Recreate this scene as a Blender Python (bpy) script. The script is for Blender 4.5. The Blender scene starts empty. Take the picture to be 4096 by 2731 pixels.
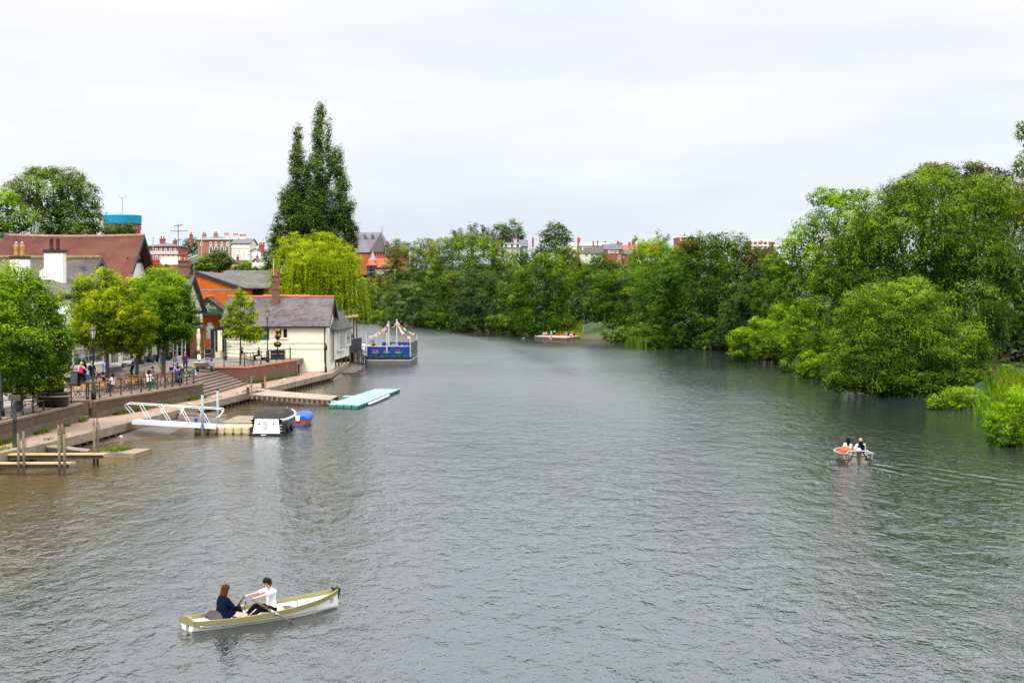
import bpy, bmesh, math, random
import numpy as np
from mathutils import Vector, Matrix, noise as mnoise
R = math.radians
random.seed(11); rng = np.random.default_rng(11)
scene = bpy.context.scene; col = scene.collection

# ---------------------------------------------------------------- camera model (pixels of the 4096 x 2731 photograph -> metres)
LENS = 55.0; F = 4096 * LENS / 36.0; CAMZ = 8.5; HOR = 1185.0
TH = math.atan((1365.5 - HOR) / F); K = F / 3982.0
def ray(px, py):
    u = (px - 2048) / F; v = (1365.5 - py) / F
    return Vector((u, math.cos(TH) + v * math.sin(TH), -math.sin(TH) + v * math.cos(TH)))
def G(px, py, z=0.0):                       # where the sight line meets height z
    d = ray(px, py); t = (z - CAMZ) / d.z
    return Vector((0, 0, CAMZ)) + d * t
def AT(px, py, Y):                          # where the sight line meets depth Y
    d = ray(px, py); t = Y / d.y
    return Vector((0, 0, CAMZ)) + d * t
def S(Y): return F / Y                      # pixels per metre at depth Y

cam = bpy.data.cameras.new('camera'); cam.lens = LENS; cam.sensor_width = 36; cam.clip_start = .5; cam.clip_end = 9000
co = bpy.data.objects.new('camera', cam); col.objects.link(co)
co.location = (0, 0, CAMZ); co.rotation_euler = (math.pi / 2 - TH, 0, 0); scene.camera = co

# ---------------------------------------------------------------- materials
MATS = {}
def _nt(name):
    m = bpy.data.materials.new(name); m.use_nodes = True
    nt = m.node_tree; b = nt.nodes['Principled BSDF']
    return m, nt, b
def _mix(nt, fac, a, b, mode='MIX'):
    n = nt.nodes.new('ShaderNodeMix'); n.data_type = 'RGBA'; n.blend_type = mode
    for sock, v in ((0, fac), (6, a), (7, b)):
        if hasattr(v, 'links') or hasattr(v, 'is_linked'): nt.links.new(v, n.inputs[sock])
        else: n.inputs[sock].default_value = v if sock == 0 else (*v[:3], 1)
    return n.outputs[2]
def _noise(nt, scale, detail=4, coord='Object', vec=None):
    tc = nt.nodes.new('ShaderNodeTexCoord'); n = nt.nodes.new('ShaderNodeTexNoise')
    n.inputs['Scale'].default_value = scale; n.inputs['Detail'].default_value = detail; n.inputs['Roughness'].default_value = .62
    nt.links.new(vec if vec else tc.outputs[coord], n.inputs['Vector'])
    return n.outputs['Fac']
def _ramp(nt, fac, p0, p1):
    r = nt.nodes.new('ShaderNodeMapRange'); r.inputs[1].default_value = p0; r.inputs[2].default_value = p1
    nt.links.new(fac, r.inputs[0]); return r.outputs[0]
def _bump(nt, b, h, dist, strength=.6):
    n = nt.nodes.new('ShaderNodeBump'); n.inputs['Strength'].default_value = strength; n.inputs['Distance'].default_value = dist
    nt.links.new(h, n.inputs['Height']); nt.links.new(n.outputs[0], b.inputs['Normal'])
def M(name, c, rough=.7, var=.22, scale=1.5, metal=0, bump=.01, dirt=None, dirt_amt=.35, spec=.4):
    if name in MATS: return MATS[name]
    m, nt, b = _nt(name)
    n1 = _noise(nt, scale, 6); n2 = _noise(nt, scale * 9, 3)
    lo = [x * (1 - var) for x in c]; hi = [min(1, x * (1 + var)) for x in c]
    o = _mix(nt, _ramp(nt, n1, .3, .7), lo, hi)
    o = _mix(nt, _ramp(nt, n2, .25, .75), o, [1 - var * .8] * 3, 'MULTIPLY') if var else o
    if dirt:
        n3 = _noise(nt, scale * .6 + .13, 8)
        f = nt.nodes.new('ShaderNodeMath'); f.operation = 'MULTIPLY'; f.inputs[1].default_value = dirt_amt
        nt.links.new(_ramp(nt, n3, .45, .65), f.inputs[0]); o = _mix(nt, f.outputs[0], o, dirt)
    nt.links.new(o, b.inputs['Base Color'])
    b.inputs['Roughness'].default_value = rough; b.inputs['Metallic'].default_value = metal
    b.inputs['Specular IOR Level'].default_value = spec
    if bump: _bump(nt, b, n2, bump)
    MATS[name] = m; return m
def BR(name, c1, c2, mortar, w, h, ms=.012, rough=.85, dirt=None, dirt_amt=.5, bump=.01, dscale=.5, offs=.5, ct=1.0):
    """courses of bricks, slates, tiles or planks laid along each face (uv in metres)"""
    if name in MATS: return MATS[name]
    m, nt, b = _nt(name)
    tc = nt.nodes.new('ShaderNodeTexCoord')
    t = nt.nodes.new('ShaderNodeTexBrick'); nt.links.new(tc.outputs['UV'], t.inputs['Vector'])
    t.offset = offs
    t.inputs['Scale'].default_value = 1; t.inputs['Brick Width'].default_value = w; t.inputs['Row Height'].default_value = h
    t.inputs['Mortar Size'].default_value = ms; t.inputs['Color1'].default_value = (*c1, 1); t.inputs['Color2'].default_value = (*c2, 1)
    t.inputs['Mortar'].default_value = (*mortar, 1); t.inputs['Bias'].default_value = -.1
    n1 = _noise(nt, .8, 6); n2 = _noise(nt, 7, 3)
    o = _mix(nt, .55, t.outputs['Color'], _mix(nt, n2, [1-.55*ct] * 3, [1.0] * 3), 'MULTIPLY')
    o = _mix(nt, .6, o, _mix(nt, _ramp(nt, n1, .3, .7), [1-.45*ct] * 3, [1+.25*ct] * 3), 'MULTIPLY')
    if dirt:
        n3 = _noise(nt, dscale, 9)
        f = nt.nodes.new('ShaderNodeMath'); f.operation = 'MULTIPLY'; f.inputs[1].default_value = dirt_amt
        nt.links.new(_ramp(nt, n3, .46, .62), f.inputs[0]); o = _mix(nt, f.outputs[0], o, dirt)
    nt.links.new(o, b.inputs['Base Color']); b.inputs['Roughness'].default_value = rough
    b.inputs['Specular IOR Level'].default_value = .3
    _bump(nt, b, t.outputs['Fac'], -bump)
    MATS[name] = m; return m
def LEAF(name, dark, light, tip, trans=.4):
    if name in MATS: return MATS[name]
    m, nt, b = _nt(name); trans = min(.5, trans+.08)
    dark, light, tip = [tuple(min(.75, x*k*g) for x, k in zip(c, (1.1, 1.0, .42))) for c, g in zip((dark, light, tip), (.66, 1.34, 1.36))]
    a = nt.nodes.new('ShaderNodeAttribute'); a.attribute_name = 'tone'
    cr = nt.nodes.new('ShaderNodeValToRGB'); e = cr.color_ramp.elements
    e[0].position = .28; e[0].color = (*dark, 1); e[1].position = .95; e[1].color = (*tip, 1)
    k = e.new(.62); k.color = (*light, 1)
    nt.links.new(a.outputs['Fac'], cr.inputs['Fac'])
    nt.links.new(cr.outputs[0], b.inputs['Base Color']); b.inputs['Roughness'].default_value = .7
    b.inputs['Specular IOR Level'].default_value = .12
    tr = nt.nodes.new('ShaderNodeBsdfTranslucent'); mx = nt.nodes.new('ShaderNodeMixShader'); mx.inputs[0].default_value = trans
    nt.links.new(_mix(nt, .5, cr.outputs[0], (.75, 1, .35), 'MULTIPLY'), tr.inputs['Color'])
    nt.links.new(b.outputs[0], mx.inputs[1]); nt.links.new(tr.outputs[0], mx.inputs[2])
    nt.links.new(mx.outputs[0], nt.nodes['Material Output'].inputs['Surface'])
    MATS[name] = m; return m

# ---------------------------------------------------------------- mesh builder
class MB:
    def __init__(s): s.v = []; s.f = []; s.m = []; s.cur = 0
    def add(s, vs, fs):
        o = len(s.v); s.v += [tuple(p) for p in vs]; s.f += [tuple(i + o for i in f) for f in fs]; s.m += [s.cur] * len(fs); return s
    def mat(s, i): s.cur = i; return s
    def box(s, x0, y0, z0, x1, y1, z1):
        return s.add([(x0,y0,z0),(x1,y0,z0),(x1,y1,z0),(x0,y1,z0),(x0,y0,z1),(x1,y0,z1),(x1,y1,z1),(x0,y1,z1)],
                     [(0,3,2,1),(4,5,6,7),(0,1,5,4),(1,2,6,5),(2,3,7,6),(3,0,4,7)])
    def cbox(s, c, d, rz=0, rx=0, ry=0):
        m = Matrix.Translation(c) @ Matrix.Rotation(rz, 4, 'Z') @ Matrix.Rotation(ry, 4, 'Y') @ Matrix.Rotation(rx, 4, 'X')
        vs = [m @ Vector((x*d[0]/2, y*d[1]/2, z*d[2]/2)) for x,y,z in ((-1,-1,-1),(1,-1,-1),(1,1,-1),(-1,1,-1),(-1,-1,1),(1,-1,1),(1,1,1),(-1,1,1))]
        return s.add(vs, [(0,3,2,1),(4,5,6,7),(0,1,5,4),(1,2,6,5),(2,3,7,6),(3,0,4,7)])
    def path(s, pts, r, n=6, close=False):
        pts = [Vector(p) for p in pts]; rs = r if isinstance(r, (list, tuple)) else [r] * len(pts)
        rings = []; vs = []
        for i, p in enumerate(pts):
            a = pts[i-1] if i else (pts[-1] if close else p); b = pts[i+1] if i < len(pts)-1 else (pts[0] if close else p)
            t = (b - a); t = t.normalized() if t.length > 1e-9 else Vector((0,0,1))
            u = t.cross(Vector((0,0,1))) if abs(t.z) < .95 else t.cross(Vector((1,0,0)))
            u.normalize(); w = t.cross(u)
            rings.append(len(vs)); vs += [p + (u*math.cos(2*math.pi*k/n) + w*math.sin(2*math.pi*k/n)) * rs[i] for k in range(n)]
        fs = []
        m = len(pts)
        for i in range(m if close else m-1):
            a = rings[i]; b = rings[(i+1) % m]
            fs += [(a+k, a+(k+1) % n, b+(k+1) % n, b+k) for k in range(n)]
        if not close:
            fs.append(tuple(range(n))[::-1]); fs.append(tuple(rings[-1]+k for k in range(n)))
        return s.add(vs, fs)
    def tube(s, p, q, r0, r1=None, n=8): return s.path([p, q], [r0, r0 if r1 is None else r1], n)
    def lathe(s, prof, c=(0,0,0), n=12):
        vs = []; fs = []
        for r, z in prof: vs += [(c[0]+r*math.cos(2*math.pi*k/n), c[1]+r*math.sin(2*math.pi*k/n), c[2]+z) for k in range(n)]
        for i in range(len(prof)-1): fs += [(i*n+k, i*n+(k+1) % n, (i+1)*n+(k+1) % n, (i+1)*n+k) for k in range(n)]
        fs.append(tuple(range(n))[::-1]); fs.append(tuple((len(prof)-1)*n+k for k in range(n)))
        return s.add(vs, fs)
    def ball(s, c, r, n=10, m=7, mtx=None):
        r = r if isinstance(r, (list, tuple)) else (r, r, r); vs = []; fs = []
        mtx = mtx or Matrix.Identity(3); c = Vector(c)
        vs.append(c + mtx @ Vector((0, 0, -r[2])))
        for i in range(1, m):
            a = -math.pi/2 + math.pi*i/m
            for k in range(n):
                b = 2*math.pi*k/n
                vs.append(c + mtx @ Vector((r[0]*math.cos(a)*math.cos(b), r[1]*math.cos(a)*math.sin(b), r[2]*math.sin(a))))
        vs.append(c + mtx @ Vector((0, 0, r[2])))
        for k in range(n): fs.append((0, 1+(k+1) % n, 1+k))
        for i in range(m-2):
            a = 1+i*n
            fs += [(a+k, a+(k+1) % n, a+n+(k+1) % n, a+n+k) for k in range(n)]
        L = len(vs)-1; a = 1+(m-2)*n
        for k in range(n): fs.append((a+k, a+(k+1) % n, L))
        return s.add(vs, fs)
    def prism(s, poly, vec):
        poly = [Vector(p) for p in poly]; n = len(poly); vec = Vector(vec)
        fs = [tuple(range(n))[::-1], tuple(range(n, 2*n))] + [(k, (k+1) % n, n+(k+1) % n, n+k) for k in range(n)]
        return s.add(poly + [p+vec for p in poly], fs)
    def face(s, pts): return s.add(pts, [tuple(range(len(pts)))])
    def grid(s, rows):
        n = len(rows[0]); vs = [p for r in rows for p in r]
        return s.add(vs, [(i*n+k, i*n+k+1, (i+1)*n+k+1, (i+1)*n+k) for i in range(len(rows)-1) for k in range(n-1)])
    def data(s, name, mats, smooth=False, recalc=True):
        me = bpy.data.meshes.new(name); me.from_pydata(s.v, [], s.f)
        for m in (mats if isinstance(mats, (list, tuple)) else [mats]): me.materials.append(m)
        me.polygons.foreach_set('material_index', s.m)
        if recalc:
            bm = bmesh.new(); bm.from_mesh(me); bmesh.ops.recalc_face_normals(bm, faces=bm.faces); bm.to_mesh(me); bm.free()
        if smooth: me.polygons.foreach_set('use_smooth', [True]*len(me.polygons))
        if len(me.polygons) < 6000:
            uv = me.uv_layers.new(name='UVMap').data; vv = me.vertices
            for p in me.polygons:
                n = p.normal
                t = Vector((-n.y, n.x, 0))
                if t.length < .05: t = Vector((1, 0, 0))
                t.normalize(); b = n.cross(t)
                for li in p.loop_indices:
                    q = vv[me.loops[li].vertex_index].co; uv[li].uv = (q.dot(t), q.dot(b))
        return me
    def build(s, name, mats, parent=None, smooth=False, loc=None, rz=0, recalc=True):
        return ob(name, s.data(name, mats, smooth, recalc), parent, loc, rz)
def ob(name, data, parent=None, loc=None, rz=0):
    o = bpy.data.objects.new(name, data); col.objects.link(o)
    if parent: o.parent = parent
    if loc is not None: o.location = loc
    if rz: o.rotation_euler = (0, 0, rz)
    return o
def tag(o, label, cat, group=None, kind=None):
    if label: o['label'] = label
    if cat: o['category'] = cat
    if group: o['group'] = group
    if kind: o['kind'] = kind
    return o
def thing(name, label, cat, loc=(0,0,0), rz=0, group=None):
    return tag(ob(name, None, None, loc, rz), label, cat, group)
def struct(o): o['kind'] = 'structure'; return o
def dup(root, loc, rz=0, label=None, scale=None):
    r = root.copy(); col.objects.link(r); r.location = loc; r.rotation_euler = (0, 0, rz)
    if label: r['label'] = label
    if scale: r.scale = scale
    for ch in list(root.children):
        c = ch.copy(); col.objects.link(c); c.parent = r
        for g in list(ch.children):
            d = g.copy(); col.objects.link(d); d.parent = c
    return r
def text(body, size, mat, parent, loc, rot=(math.pi/2,0,0), name='lettering', align='CENTER', ext=.004):
    cu = bpy.data.curves.new('t', 'FONT'); cu.body = body; cu.size = size; cu.align_x = align; cu.extrude = ext; cu.resolution_u = 3
    t = bpy.data.objects.new('t', cu); col.objects.link(t)
    dg = bpy.context.evaluated_depsgraph_get()
    me = bpy.data.meshes.new_from_object(t.evaluated_get(dg)); bpy.data.objects.remove(t); me.materials.clear(); me.materials.append(mat)
    o = ob(name, me, parent, loc); o.rotation_euler = rot; return o
ORD = ['first','second','third','fourth','fifth','sixth','seventh','eighth','ninth','tenth','eleventh','twelfth','thirteenth','fourteenth','fifteenth','sixteenth','seventeenth','eighteenth','nineteenth','twentieth']

# palette
white = M('white paint', (.78,.77,.74), .55, .06, 1.2, dirt=(.55,.5,.42), dirt_amt=.25)
cream = M('cream paint', (.80,.72,.53), .7, .06, .6, dirt=(.5,.44,.33), dirt_amt=.35)
creamb = BR('cream painted brick', (.90,.83,.65), (.86,.79,.61), (.82,.75,.58), .45, .15, .01, dirt=(.55,.48,.36), dirt_amt=.2, ct=.25)
black = M('black paint', (.012,.012,.014), .45, .2)
iron = M('painted iron', (.012,.014,.017), .4, .3)
darkwood = M('dark stained timber', (.02,.016,.013), .6, .3)
glass = M('window glass', (.03,.04,.045), .06, .1, bump=0, spec=.6)
chrome = M('galvanised steel', (.5,.51,.53), .35, .1, metal=.85)
alu = M('white aluminium', (.72,.72,.72), .35, .05, metal=.1)
green_sign = M('green signboard', (.004,.075,.045), .5, .1)
gold = M('gold lettering', (.6,.42,.12), .45, .1)
redbrick = BR('red brick', (.30,.085,.045), (.22,.06,.035), (.3,.2,.15), .225, .075, dirt=(.12,.06,.04), dirt_amt=.3)
wallbrick = BR('old red brick wall', (.24,.085,.055), (.19,.065,.045), (.22,.15,.11), .225, .08, dirt=(.12,.075,.045), dirt_amt=.45)
brownbrick = BR('weathered river wall', (.125,.075,.045), (.095,.06,.036), (.10,.07,.045), .3, .1, dirt=(.10,.085,.05), dirt_amt=.6)
orangebrick = BR('orange brick', (.64,.15,.010), (.56,.125,.010), (.5,.14,.03), .225, .075, .006, dirt=(.45,.1,.02), dirt_amt=.25)
slate = BR('purple grey slate', (.165,.125,.135), (.07,.056,.062), (.028,.024,.026), .42, .27, .018, .6, dirt=(.2,.2,.17), dirt_amt=.3, bump=.03)
slate_dark = BR('dark grey slate', (.13,.12,.115), (.08,.076,.075), (.04,.04,.04), .4, .25, .02, .65, dirt=(.17,.165,.13), dirt_amt=.5, bump=.03)
slate_far = M('far slate', (.13,.125,.14), .7, .2, 1)
redtile = BR('russet clay tiles', (.17,.042,.026), (.115,.03,.021), (.06,.02,.015), .2, .2, .02, .8, dirt=(.16,.075,.03), dirt_amt=.35, bump=.02, dscale=.35)
terracotta = M('terracotta ridge', (.45,.12,.06), .75, .2, 4)
timberdeck = M('weathered timber', (.30,.245,.175), .8, .3, 3, dirt=(.12,.09,.06), dirt_amt=.5)
wetwood = M('wet timber', (.075,.055,.035), .55, .35, 3)
concrete = M('edge concrete', (.29,.225,.16), .9, .22, 1.2, dirt=(.13,.11,.06), dirt_amt=.55)
waterline_later = []
stone = M('brown stone', (.125,.09,.06), .9, .3, 2, dirt=(.07,.08,.03), dirt_amt=.5)
teak = M('golden wood slat', (.42,.2,.05), .55, .25, 6)
def waterline(m, z0, z1, c, amt=.8):
    nt = m.node_tree; b = nt.nodes['Principled BSDF']; l = b.inputs['Base Color'].links[0].from_socket
    g = nt.nodes.new('ShaderNodeNewGeometry'); sp = nt.nodes.new('ShaderNodeSeparateXYZ'); nt.links.new(g.outputs['Position'], sp.inputs[0])
    a = nt.nodes.new('ShaderNodeMath'); a.operation = 'MULTIPLY_ADD'; a.inputs[1].default_value = (z1-z0)*1.6; nt.links.new(_noise(nt, 1.7, 6), a.inputs[0]); nt.links.new(sp.outputs[2], a.inputs[2])
    f = _ramp(nt, a.outputs[0], z1+(z1-z0)*.8, z0+(z1-z0)*.8); k = nt.nodes.new('ShaderNodeMath'); k.operation = 'MULTIPLY'; k.inputs[1].default_value = amt; nt.links.new(f, k.inputs[0])
    nt.links.new(_mix(nt, k.outputs[0], l, c), b.inputs['Base Color']); return m
skinm = M('skin', (.55,.3,.21), .55, .08, 8, bump=0)
waterline(brownbrick, .8, 1.35, (.075,.07,.035), .75); waterline(concrete, .1, .45, (.10,.09,.05), .7); waterline(wallbrick, .9, 1.3, (.12,.10,.06), .6)
# ---------------------------------------------------------------- world and light: bright overcast
SUN_EL, SUN_AZ = R(52), R(205)              # azimuth from +Y clockwise; behind the camera, a little to the left
w = bpy.data.worlds.new('World'); scene.world = w; w.use_nodes = True
nt = w.node_tree; bg = nt.nodes['Background']
sky = nt.nodes.new('ShaderNodeTexSky'); sky.sky_type = 'NISHITA'; sky.sun_disc = False
sky.sun_elevation = SUN_EL; sky.sun_rotation = SUN_AZ; sky.air_density = 1.2; sky.dust_density = 2
tc = nt.nodes.new('ShaderNodeTexCoord'); sep = nt.nodes.new('ShaderNodeSeparateXYZ'); nt.links.new(tc.outputs['Generated'], sep.inputs[0])
mp = nt.nodes.new('ShaderNodeMapping'); mp.inputs['Scale'].default_value = (1.6, 1.6, 8); nt.links.new(tc.outputs['Generated'], mp.inputs[0])
cn = nt.nodes.new('ShaderNodeTexNoise'); cn.inputs['Scale'].default_value = 1.7; cn.inputs['Detail'].default_value = 6; cn.inputs['Roughness'].default_value = .55
nt.links.new(mp.outputs[0], cn.inputs['Vector'])
# cloud sheet: bluish grey low down, near white above, brighter still at the zenith
g1 = nt.nodes.new('ShaderNodeValToRGB'); nt.links.new(sep.outputs[2], g1.inputs[0])
e = g1.color_ramp.elements; e[0].position = 0.0; e[0].color = (6.7, 7.3, 7.9, 1); e[1].position = 1; e[1].color = (25, 24.6, 24.2, 1)
for p, c in ((.045, (7.0, 7.5, 8.05)), (.10, (7.6, 7.75, 8.1)), (.17, (7.95, 7.85, 8.1)), (.2, (8.6, 8.55, 8.7)), (.25, (12.6, 12.7, 12.9)), (.36, (15.6, 15.7, 15.8)), (.52, (18.4, 18.4, 18.5))):
    k = e.new(p); k.color = (*c, 1)
cl = nt.nodes.new('ShaderNodeValToRGB'); nt.links.new(cn.outputs['Fac'], cl.inputs[0])
e = cl.color_ramp.elements; e[0].position = .34; e[0].color = (.84, .88, .93, 1); e[1].position = .6; e[1].color = (1.03, 1.02, 1.02, 1)
mm = _mix(nt, .9, g1.outputs[0], cl.outputs[0], 'MULTIPLY')
mm = _mix(nt, .93, sky.outputs[0], mm)
nt.links.new(mm, bg.inputs['Color']); bg.inputs['Strength'].default_value = .13
sl = bpy.data.lights.new('sun', 'SUN'); sl.energy = 2.9; sl.angle = R(18); sl.color = (1, .96, .9)
so = bpy.data.objects.new('sun', sl); col.objects.link(so)
so.rotation_euler = (math.pi/2 - SUN_EL, 0, math.pi - SUN_AZ + math.pi * 0)
sd = Vector((math.sin(SUN_AZ)*math.cos(SUN_EL), math.cos(SUN_AZ)*math.cos(SUN_EL), math.sin(SUN_EL)))
so.rotation_euler = sd.to_track_quat('Z', 'Y').to_euler()
scene.view_settings.view_transform = 'Standard'; scene.view_settings.look = 'None'; scene.view_settings.exposure = 0
scene.cycles.max_bounces = 8; scene.cycles.transparent_max_bounces = 8
scene.cycles.diffuse_bounces = 3; scene.cycles.glossy_bounces = 3

# ---------------------------------------------------------------- river and ground
QE = [G(-900,2060,.7), G(-200,1868,.7), G(0,1816,.7), G(168,1780,.7), G(523,1690,.7), G(990,1573,.7), G(1324,1494,.7), G(1394,1450,.7)]
RBpx = [(5200,2300),(4700,2000),(4330,1810),(4050,1790),(3935,1700),(3880,1660),(3800,1640),(3720,1612),(3620,1588),(3300,1530),(3190,1500),(3000,1440),(2880,1402),(2800,1392),(2520,1376),(2380,1362),(2300,1352),(2150,1343),(2000,1325),(1700,1310),(1600,1305),(1500,1293),(1440,1291)]
RB = [G(*p) for p in RBpx]
RB = [Vector((p.x + (3.2 if p.y < 260 else 1.0), p.y + (0 if p.y < 260 else 7), 0)) for p in RB]
poly = [(p.x, p.y) for p in QE] + [(-20, 215), (-25, 250), (-40, 320), (-75, 400), (-130, 430), (-140, 520), (-100, 535)] + [(p.x, p.y) for p in RB[::-1]] + [(60, 10), (60, -60), (-40, -60), (-30, 20)]
PA = np.array(poly)
def river_d(x, y):                          # signed distance, negative in the river
    x = np.asarray(x, float); y = np.asarray(y, float); best = np.full(x.shape, 1e9); ins = np.zeros(x.shape, bool)
    for i in range(len(PA)):
        x0, y0 = PA[i]; x1, y1 = PA[(i+1) % len(PA)]
        dx, dy = x1-x0, y1-y0; t = np.clip(((x-x0)*dx+(y-y0)*dy)/(dx*dx+dy*dy+1e-9), 0, 1)
        best = np.minimum(best, np.hypot(x-x0-t*dx, y-y0-t*dy))
        c = ((y0 > y) != (y1 > y)); ins ^= c & (x < (x1-x0)*(y-y0)/((y1-y0) if y1 != y0 else 1e-9)+x0)
    return np.where(ins, -best, best)
CP = [(-110,315*K,19),(-80,300*K,17),(-60,260*K,9),(-95,200*K,8),(-70,160*K,3),(-47,345*K,16),(-20,360*K,16),(35,400*K,21),(70,430*K,22),(0,420*K,22),(100,450*K,22),(-150,350*K,22),(-300,500*K,26),
      (0,700*K,26),(300,700*K,26),(-600,300*K,20),(-36,95*K,1.4),(-60,90*K,2.2),(-50,60*K,2),(-40,120*K,1.8),(-80,110*K,3),(40,85*K,1.6),(50,70*K,1.6),(45,60*K,1.6),(60,110*K,3),(80,150*K,6),(40,170*K,2.5),(30,200*K,3),(0,260*K,3),(20,300*K,9),(-30,300*K,4),(60,300*K,10),(150,120*K,8),(150,250*K,12),(400,200*K,14)]
CPA = np.array(CP)
def ground_z(x, y):
    x = np.asarray(x, float); y = np.asarray(y, float)
    d2 = (x[..., None]-CPA[:, 0])**2 + ((y[..., None]-CPA[:, 1])*.7)**2 + 60
    wt = 1/d2**1.6; z = (wt*CPA[:, 2]).sum(-1)/wt.sum(-1)
    d = river_d(x, y)
    z = np.minimum(z, .12 + np.where(y > 230, .2, .42)*np.maximum(d, 0))
    quay = (x < -12) & (y < 122*K) & (d > -9)
    z = np.where(quay, np.minimum(z, -.35 + .1*d), z)
    z = np.where(d < 0, np.maximum(-2, np.where(quay, -.35 + .3*d, .12 + .3*d)), z)
    return z
def gz(x, y): return float(ground_z(np.array([x]), np.array([y]))[0])
xs = np.concatenate([[-4000,-2500,-1500,-900,-600,-420], np.arange(-300,-60,9), np.arange(-60,70,1.9), np.arange(70,320,9), [420,600,900,1500,2500,4000]])
ys = np.concatenate([[-300,-120,-40,0,30], np.arange(50,340,2.6), np.arange(340,800,7), np.arange(800,1300,50), [1600,2200,3200,4500,7000]])
gx, gy = np.meshgrid(xs, ys); gzv = ground_z(gx, gy)
gzv = gzv + np.where(river_d(gx, gy) > 4, .25*np.sin(gx*.37+gy*.21)*np.sin(gy*.17-gx*.29), 0)*np.where((gx < -12) & (gy < 195), 0, 1)
mb = MB(); mb.grid([[(gx[i,j], gy[i,j], gzv[i,j]) for j in range(len(xs))] for i in range(len(ys))])
m, nt, b = _nt('grassy ground')
n1 = _noise(nt, .15, 6); n2 = _noise(nt, 1.4, 5)
o = _mix(nt, _ramp(nt, n1, .35, .65), (.03,.065,.012), (.085,.125,.022)); o = _mix(nt, _ramp(nt, n2, .3, .7), o, (.35,.4,.3), 'MULTIPLY')
geo = nt.nodes.new('ShaderNodeNewGeometry'); sp = nt.nodes.new('ShaderNodeSeparateXYZ'); nt.links.new(geo.outputs['Position'], sp.inputs[0])
o = _mix(nt, _ramp(nt, sp.outputs[2], .25, .8), (.075,.055,.035), o)
nt.links.new(o, b.inputs['Base Color']); b.inputs['Roughness'].default_value = .95; _bump(nt, b, n2, .3)
struct(mb.build('ground', m, smooth=True, recalc=False))

# water
m, nt, b = _nt('river water')
geo = nt.nodes.new('ShaderNodeNewGeometry'); pos = geo.outputs['Position']
def mapped(sx, sy, rz=0):
    q = nt.nodes.new('ShaderNodeMapping'); q.inputs['Scale'].default_value = (sx, sy, 1); q.inputs['Rotation'].default_value = (0, 0, rz)
    nt.links.new(pos, q.inputs[0]); return q.outputs[0]
def math2(op, a, c, d=None):
    n = nt.nodes.new('ShaderNodeMath'); n.operation = op
    for i, v in enumerate((a, c, d)):
        if v is None: continue
        if isinstance(v, (int, float)): n.inputs[i].default_value = v
        else: nt.links.new(v, n.inputs[i])
    return n.outputs[0]
wA = _noise(nt, 1, 3, vec=mapped(1.5, .72, .25)); wB = _noise(nt, 1, 3, vec=mapped(3.6, 1.9, -.2)); wC = _noise(nt, 1, 2, vec=mapped(9, 4.6, .1)); wD = _noise(nt, 1, 2, vec=mapped(.55, .24, .12))
gust = _ramp(nt, _noise(nt, 1, 4, vec=mapped(.03, .012, .1)), .3, .66)
def ridge(n, p):                                  # sharper crests, broad troughs
    return math2('POWER', math2('SUBTRACT', 1, math2('ABSOLUTE', math2('MULTIPLY_ADD', n, 2.6, -1.3), 0)), p)
h = math2('MULTIPLY_ADD', ridge(wA, 1.1), .075, math2('MULTIPLY', ridge(wB, 1.1), .04)); h = math2('MULTIPLY_ADD', wA, .2, math2('MULTIPLY_ADD', wB, .09, h)); h = math2('MULTIPLY_ADD', wC, .04, h); h = math2('MULTIPLY_ADD', wD, .3, h)
# calm lee close to both banks, ruffled open water between them ('bank' = metres from the shore, stored on the mesh)
sp = nt.nodes.new('ShaderNodeSeparateXYZ'); nt.links.new(pos, sp.inputs[0])
at = nt.nodes.new('ShaderNodeAttribute'); at.attribute_name = 'bank'
bankd = math2('ADD', at.outputs['Fac'], math2('MULTIPLY_ADD', _noise(nt, .12, 4, vec=mapped(1, .35)), 9, -4.5))
right = _ramp(nt, math2('MULTIPLY_ADD', sp.outputs[1], .08, sp.outputs[0]), 4, 20)
lee = _ramp(nt, math2('MULTIPLY_ADD', right, -3.5, math2('MULTIPLY', bankd, math2('MULTIPLY_ADD', right, -.6, 1))), 0, 8)
far = _ramp(nt, sp.outputs[1], 32, 150)
leftness = math2('ADD', sp.outputs[0], math2('MULTIPLY', _noise(nt, .12, 4, vec=mapped(1, .35)), 9))
amp = math2('MULTIPLY', math2('MULTIPLY_ADD', gust, .75, .45), math2('ADD', math2('MULTIPLY_ADD', lee, .6, .4), math2('MULTIPLY', right, math2('MULTIPLY_ADD', lee, -.35, .35))))
amp = math2('MULTIPLY', amp, math2('MULTIPLY_ADD', far, .25, 1))
h = math2('MULTIPLY', h, amp)
# wake behind the motor boat: two diverging trains of ripples
WB = G(3428, 1850)
dx = math2('SUBTRACT', sp.outputs[0], WB.x); dy = math2('SUBTRACT', WB.y + 1, sp.outputs[1])
sgn = 1
def train(sl, off, lam, am, wid):
    # lateral distance from a line trailing from the stern
    t = math2('SUBTRACT', dx, math2('MULTIPLY_ADD', dy, sl, off)); g = math2('POWER', 2.718, math2('MULTIPLY', math2('MULTIPLY', t, t), -1/(wid*wid)))
    s = math2('SINE', math2('MULTIPLY_ADD', wD, 5, math2('MULTIPLY', t, 6.283/lam)), 0); on = _ramp(nt, dy, -.5, 2); fade = math2('POWER', 2.718, math2('MULTIPLY', dy, -.03))
    return math2('MULTIPLY', math2('MULTIPLY', math2('MULTIPLY', s, g), on), math2('MULTIPLY', fade, am))
for a in ((.45, .6, 1.5, .06, 2.6), (-.16, -.5, 1.3, .03, 1.6), (.22, 0, .9, .03, 1.3)): h = math2('ADD', h, train(*a))
bn = nt.nodes.new('ShaderNodeBump'); bn.inputs['Strength'].default_value = 1; bn.inputs['Distance'].default_value = .37
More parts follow.
